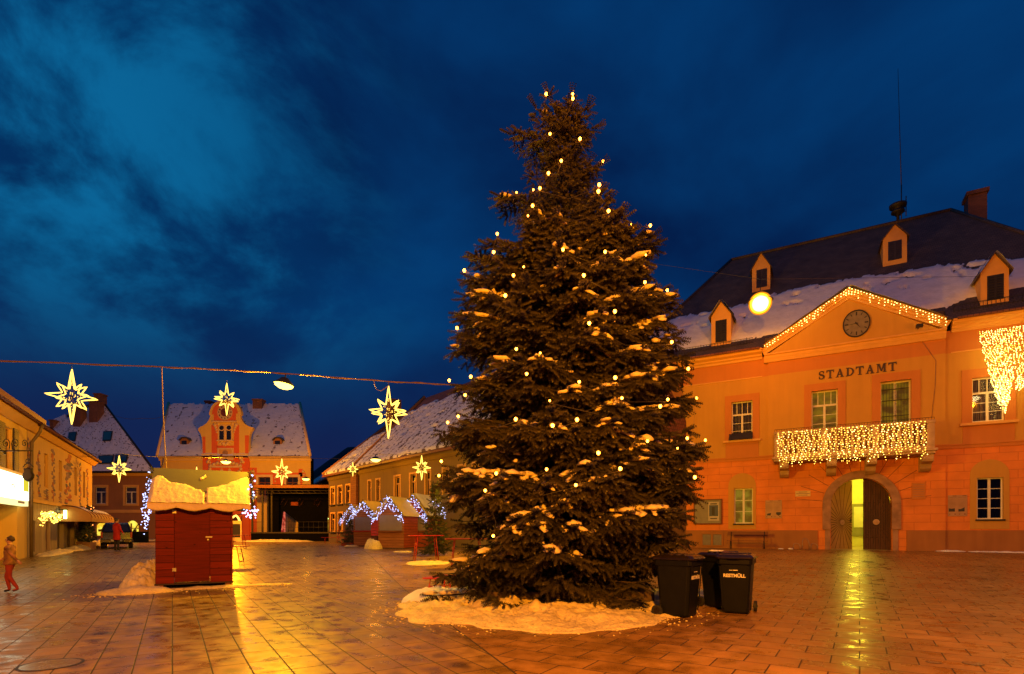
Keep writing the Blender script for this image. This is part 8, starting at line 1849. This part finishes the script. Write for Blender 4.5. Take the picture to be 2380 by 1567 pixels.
# ------------------------------------------------------------------ the dark car with its door open
def car():
    Y = 31.0; x = (271 - CU) * Y / FPX; t = thing('parked_car', 'dark blue hatchback seen from behind with its right front door open', 'car', (x, Y, zg(Y)), R(35))
    W_ = 0.74; prof = [(0.0, 0.42), (0.02, 0.62), (0.06, 0.92), (0.28, 1.38), (0.55, 1.48), (1.6, 1.50), (2.2, 1.44), (2.9, 1.02), (3.9, 0.84), (4.05, 0.6), (4.05, 0.35), (3.6, 0.24), (0.3, 0.24), (0.02, 0.30)]
    def inw(z): return 1.0 if z < 0.95 else 1.0 - 0.26 * (z - 0.95) / 0.55
    m = MB(); n = len(prof); cols = [(-1.0, 0.0), (-0.92, 0.04), (0.0, 0.05), (0.92, 0.04), (1.0, 0.0)]; vs = []
    for cx, bul in cols:
        for y, z in prof: vs.append((cx * W_ * inw(z), y + (0.06 * (1 - abs(cx)) if False else 0) + (0.05 * cx * cx if y < 1 else -0.05 * cx * cx), z + (bul if z > 1.3 else 0) * 0.5))
    fs = [(i * n + j, i * n + (j + 1) % n, (i + 1) * n + (j + 1) % n, (i + 1) * n + j) for i in range(4) for j in range(n)] + [tuple(range(n)), tuple(4 * n + j for j in range(n - 1, -1, -1))]
    m.add(vs, fs); body = m.build('body', 'car', t, bevel=0.03)
    m = MB(); m.add([(-0.60, 0.075, 0.98), (0.60, 0.075, 0.98), (0.48, 0.265, 1.37), (-0.48, 0.265, 1.37)], [(0, 1, 2, 3)]); o = m.build('rear_window', 'glass', t); o.location = (0, -0.03, 0)
    for sx in (-1, 1):
        m = MB(); m.add([(sx * 0.75, 0.5, 0.98), (sx * 0.75, 1.45, 0.98), (sx * 0.63, 1.45, 1.38), (sx * 0.63, 0.6, 1.38)], [(0, 1, 2, 3)]); m.build('side_window', 'glass', t)
        m = MB(); m.box(sx * 0.74 - 0.10 * (sx > 0), sx * 0.74 + 0.10 * (sx < 0), -0.02, 0.10, 0.62, 0.96); m.build('tail_light', 'tail', t, bevel=0.02)
        m = MB(); m.box(sx * 0.86 - 0.09, sx * 0.86 + 0.09, 2.2, 2.3, 0.98, 1.12); m.build('wing_mirror', 'car', t, bevel=0.02)
        for y in (0.75, 3.25):
            m = MB(); m.disc((0, 0), 0.30, -0.1, 0.1, 24); w = m.build('wheel', 'rubber', t, bevel=0.02); w.location = (sx * 0.66, y, 0.30); w.rotation_euler = (0, 0, R(90)); m = MB(); m.disc((0, 0), 0.18, -0.115, 0.115, 16); m.build('rim', 'metal', w)
    m = MB(); m.box(-0.75, 0.75, -0.09, 0.05, 0.34, 0.56); m.build('bumper', 'car', t, bevel=0.03); m = MB(); m.box(-0.26, 0.26, -0.11, -0.092, 0.42, 0.53); m.build('number_plate', 'board_paper', t)
    m = MB(); m.tube([(0.60, 0.5, 1.51), (0.60, 2.1, 1.50)], 0.02, 5); m.tube([(-0.60, 0.5, 1.51), (-0.60, 2.1, 1.50)], 0.02, 5); m.build('roof_rail', 'metal', t)
    d = bpy.data.objects.new('door', None)
    m = MB(); m.box(0, 0.92, -0.03, 0.03, 0.28, 0.96); m.add([(0.02, -0.02, 0.96), (0.10, -0.02, 0.96), (0.34, 0, 1.40), (0.28, 0, 1.40)], [(0, 1, 2, 3)]); m.box(0.28, 0.90, -0.015, 0.015, 1.36, 1.41); m.box(0.85, 0.91, -0.015, 0.015, 0.96, 1.36)
    o = m.build('door', 'car', t, bevel=0.01, label='open front door'); o.location = (0.74, 1.9, 0.02); o.rotation_euler = (0, 0, R(-26))
    m = MB(); m.add([(0.12, 0.0, 0.965), (0.85, 0.0, 0.965), (0.85, 0.0, 1.36), (0.32, 0.0, 1.36)], [(0, 1, 2, 3)]); m.build('pane', 'door_pane', o)
car()

# ------------------------------------------------------------------ people
def person(label, loc, rz, H, pose, top, legs, hairc='hair', coat_len=0.0):
    t = thing('person', label, 'person', loc, rz); k = H / 1.75
    J = {}; E = []; Rd = []; V = []
    def j(n, p, r, par=None):
        J[n] = len(V); V.append([c * k for c in p]); Rd.append(r * k)
        if par is not None: E.append((J[par], J[n]))
    j('pelvis', (0, 0, 0.95), 0.135); j('waist', (0, -0.01, 1.10), 0.13, 'pelvis'); j('chest', (0, -0.02, 1.30), 0.155, 'waist'); j('upper', (0, -0.01, 1.42), 0.12, 'chest'); j('neck', (0, -0.01, 1.50), 0.052, 'upper'); j('chin', (0, -0.03, 1.57), 0.07, 'neck'); j('head', (0, -0.02, 1.64), 0.098, 'chin'); j('crown', (0, 0.0, 1.71), 0.075, 'head')
    for s, sg in (('l', -1), ('r', 1)):
        ps = pose[s]
        j('sh' + s, (sg * 0.17, 0, 1.41), 0.075, 'upper'); j('el' + s, ps['el'], 0.052, 'sh' + s); j('wr' + s, ps['wr'], 0.034, 'el' + s)
        w = Vector(ps['wr']); d = (w - Vector(ps['el'])).normalized(); side = Vector((0, 1, 0)) if abs(d.y) < 0.8 else Vector((1, 0, 0)); side = (side - d * side.dot(d)).normalized(); pal = w + d * 0.075; j('pa' + s, pal, 0.036, 'wr' + s)
        for q, (o, L) in enumerate(((-0.030, 0.062), (-0.010, 0.075), (0.010, 0.070), (0.028, 0.055))):
            b = pal + side * o + d * 0.015; j('f%d%s' % (q, s), b, 0.010, 'pa' + s); m1 = b + d * L * 0.6; j('g%d%s' % (q, s), m1, 0.009, 'f%d%s' % (q, s)); j('h%d%s' % (q, s), m1 + (d * 0.7 + Vector((-sg * 0.5, 0, 0))).normalized() * L * 0.5, 0.008, 'g%d%s' % (q, s))
        th = w + d * 0.03 - side * 0.035; j('t' + s, th, 0.011, 'pa' + s); j('u' + s, th + d * 0.045 - side * 0.012, 0.009, 't' + s)
        j('hip' + s, (sg * 0.095, 0, 0.90), 0.105, 'pelvis'); j('kn' + s, ps['kn'], 0.066, 'hip' + s); j('an' + s, ps['an'], 0.045, 'kn' + s); a = Vector(ps['an']); j('to' + s, (a.x, a.y - 0.15, max(0.035, a.z - 0.05)), 0.036, 'an' + s)
    me = bpy.data.meshes.new('body'); me.from_pydata(V, E, []); o = bpy.data.objects.new('body', me); COL.objects.link(o)
    sk = o.modifiers.new('skin', 'SKIN'); sd = me.skin_vertices[0].data
    for i, r in enumerate(Rd): sd[i].radius = (r, r * (0.8 if i in (J['chest'], J['waist'], J['pelvis'], J['upper']) else 1.0))
    sd[0].use_root = True; ss = o.modifiers.new('sub', 'SUBSURF'); ss.levels = ss.render_levels = 2
    dg = bpy.context.evaluated_depsgraph_get(); dg.update(); m2 = bpy.data.meshes.new_from_object(o.evaluated_get(dg)); bpy.data.objects.remove(o); m2.name = 'body'
    for mm in (M['skin'], M[top], M[legs], M['rubber']): m2.materials.append(mm)
    wr = [Vector(pose[s]['wr']) * k for s in 'lr']
    for p in m2.polygons:
        p.use_smooth = True; c = p.center; z = c.z / k
        if z > 1.515: p.material_index = 0
        elif any((c - w).length < 0.0 for w in wr): p.material_index = 0
        elif z < 0.09: p.material_index = 3
        elif any((c - w).length < 0.20 * k and (c - Vector(pose[s]['el']) * k).length > (w - Vector(pose[s]['el']) * k).length + 0.01 for s, w in zip('lr', wr)): p.material_index = 0
        elif z < 0.92 and abs(c.x) < 0.22 * k and not any((c - w).length < 0.12 * k for w in wr): p.material_index = 2
        else: p.material_index = 1
    b = bpy.data.objects.new('body', m2); COL.objects.link(b); b.parent = t
    hm = MB(); hm.ball((0, 0.012 * k, 1.675 * k), 0.112 * k, sc=(0.95, 1.02, 0.98), jit=0.04); hm.v = [(x, y, z) if not (y < -0.055 * k and z < 1.70 * k) else (x, y * 0.55, z) for x, y, z in hm.v]; hm.build('hair', hairc, t)
    fm = MB(); fm.prismx([(-0.115 * k, 1.615 * k), (-0.135 * k, 1.605 * k), (-0.112 * k, 1.66 * k)], -0.012 * k, 0.012 * k); fm.build('nose', 'skin', t)
    for sx in (-1, 1): em = MB(); em.ball((sx * 0.033 * k, -0.105 * k, 1.655 * k), 0.010 * k); em.build('eye', 'print_dark', t)
    em = MB(); em.box(-0.022 * k, 0.022 * k, -0.112 * k, -0.10 * k, 1.575 * k, 1.583 * k); em.build('mouth', 'frame_red', t)
    # jacket hem as clothing over the body
    jm = MB(); hz = (0.88 - coat_len) * k; jm.lathe([(0.175 * k, hz), (0.178 * k, hz + 0.02), (0.150 * k, 1.08 * k), (0.165 * k, 1.28 * k), (0.13 * k, 1.42 * k), (0.06 * k, 1.50 * k)], (0, 0, 0), 18); jm.v = [(x * 1.18, y * 0.86 - 0.008, z) for x, y, z in jm.v]; jm.build('jacket', top, t)
    return t
Yp = GY(1378); loc = ((24 - CU) * Yp / FPX, Yp, zg(Yp))
person('child in an orange jacket and red trousers walking at the left edge of the square', loc, R(-70), 1.34,
       {'l': {'el': (-0.26, -0.10, 1.18), 'wr': (-0.28, -0.30, 1.05), 'kn': (-0.11, -0.14, 0.52), 'an': (-0.11, -0.06, 0.09)}, 'r': {'el': (0.27, 0.14, 1.20), 'wr': (0.30, 0.30, 1.02), 'kn': (0.11, 0.02, 0.50), 'an': (0.11, 0.24, 0.12)}}, 'jacket', 'trousers_red')
Yp = 27.0; loc = ((271 - CU) * Yp / FPX, Yp, zg(Yp))
person('person in a long red coat standing behind the dark car', loc, R(160), 1.66,
       {'l': {'el': (-0.27, -0.02, 1.16), 'wr': (-0.24, -0.16, 0.98), 'kn': (-0.10, -0.03, 0.50), 'an': (-0.10, 0.0, 0.09)}, 'r': {'el': (0.27, -0.02, 1.16), 'wr': (0.24, -0.18, 1.0), 'kn': (0.11, -0.02, 0.50), 'an': (0.12, 0.02, 0.09)}}, 'coat_red', 'dark_cloth', coat_len=0.28)
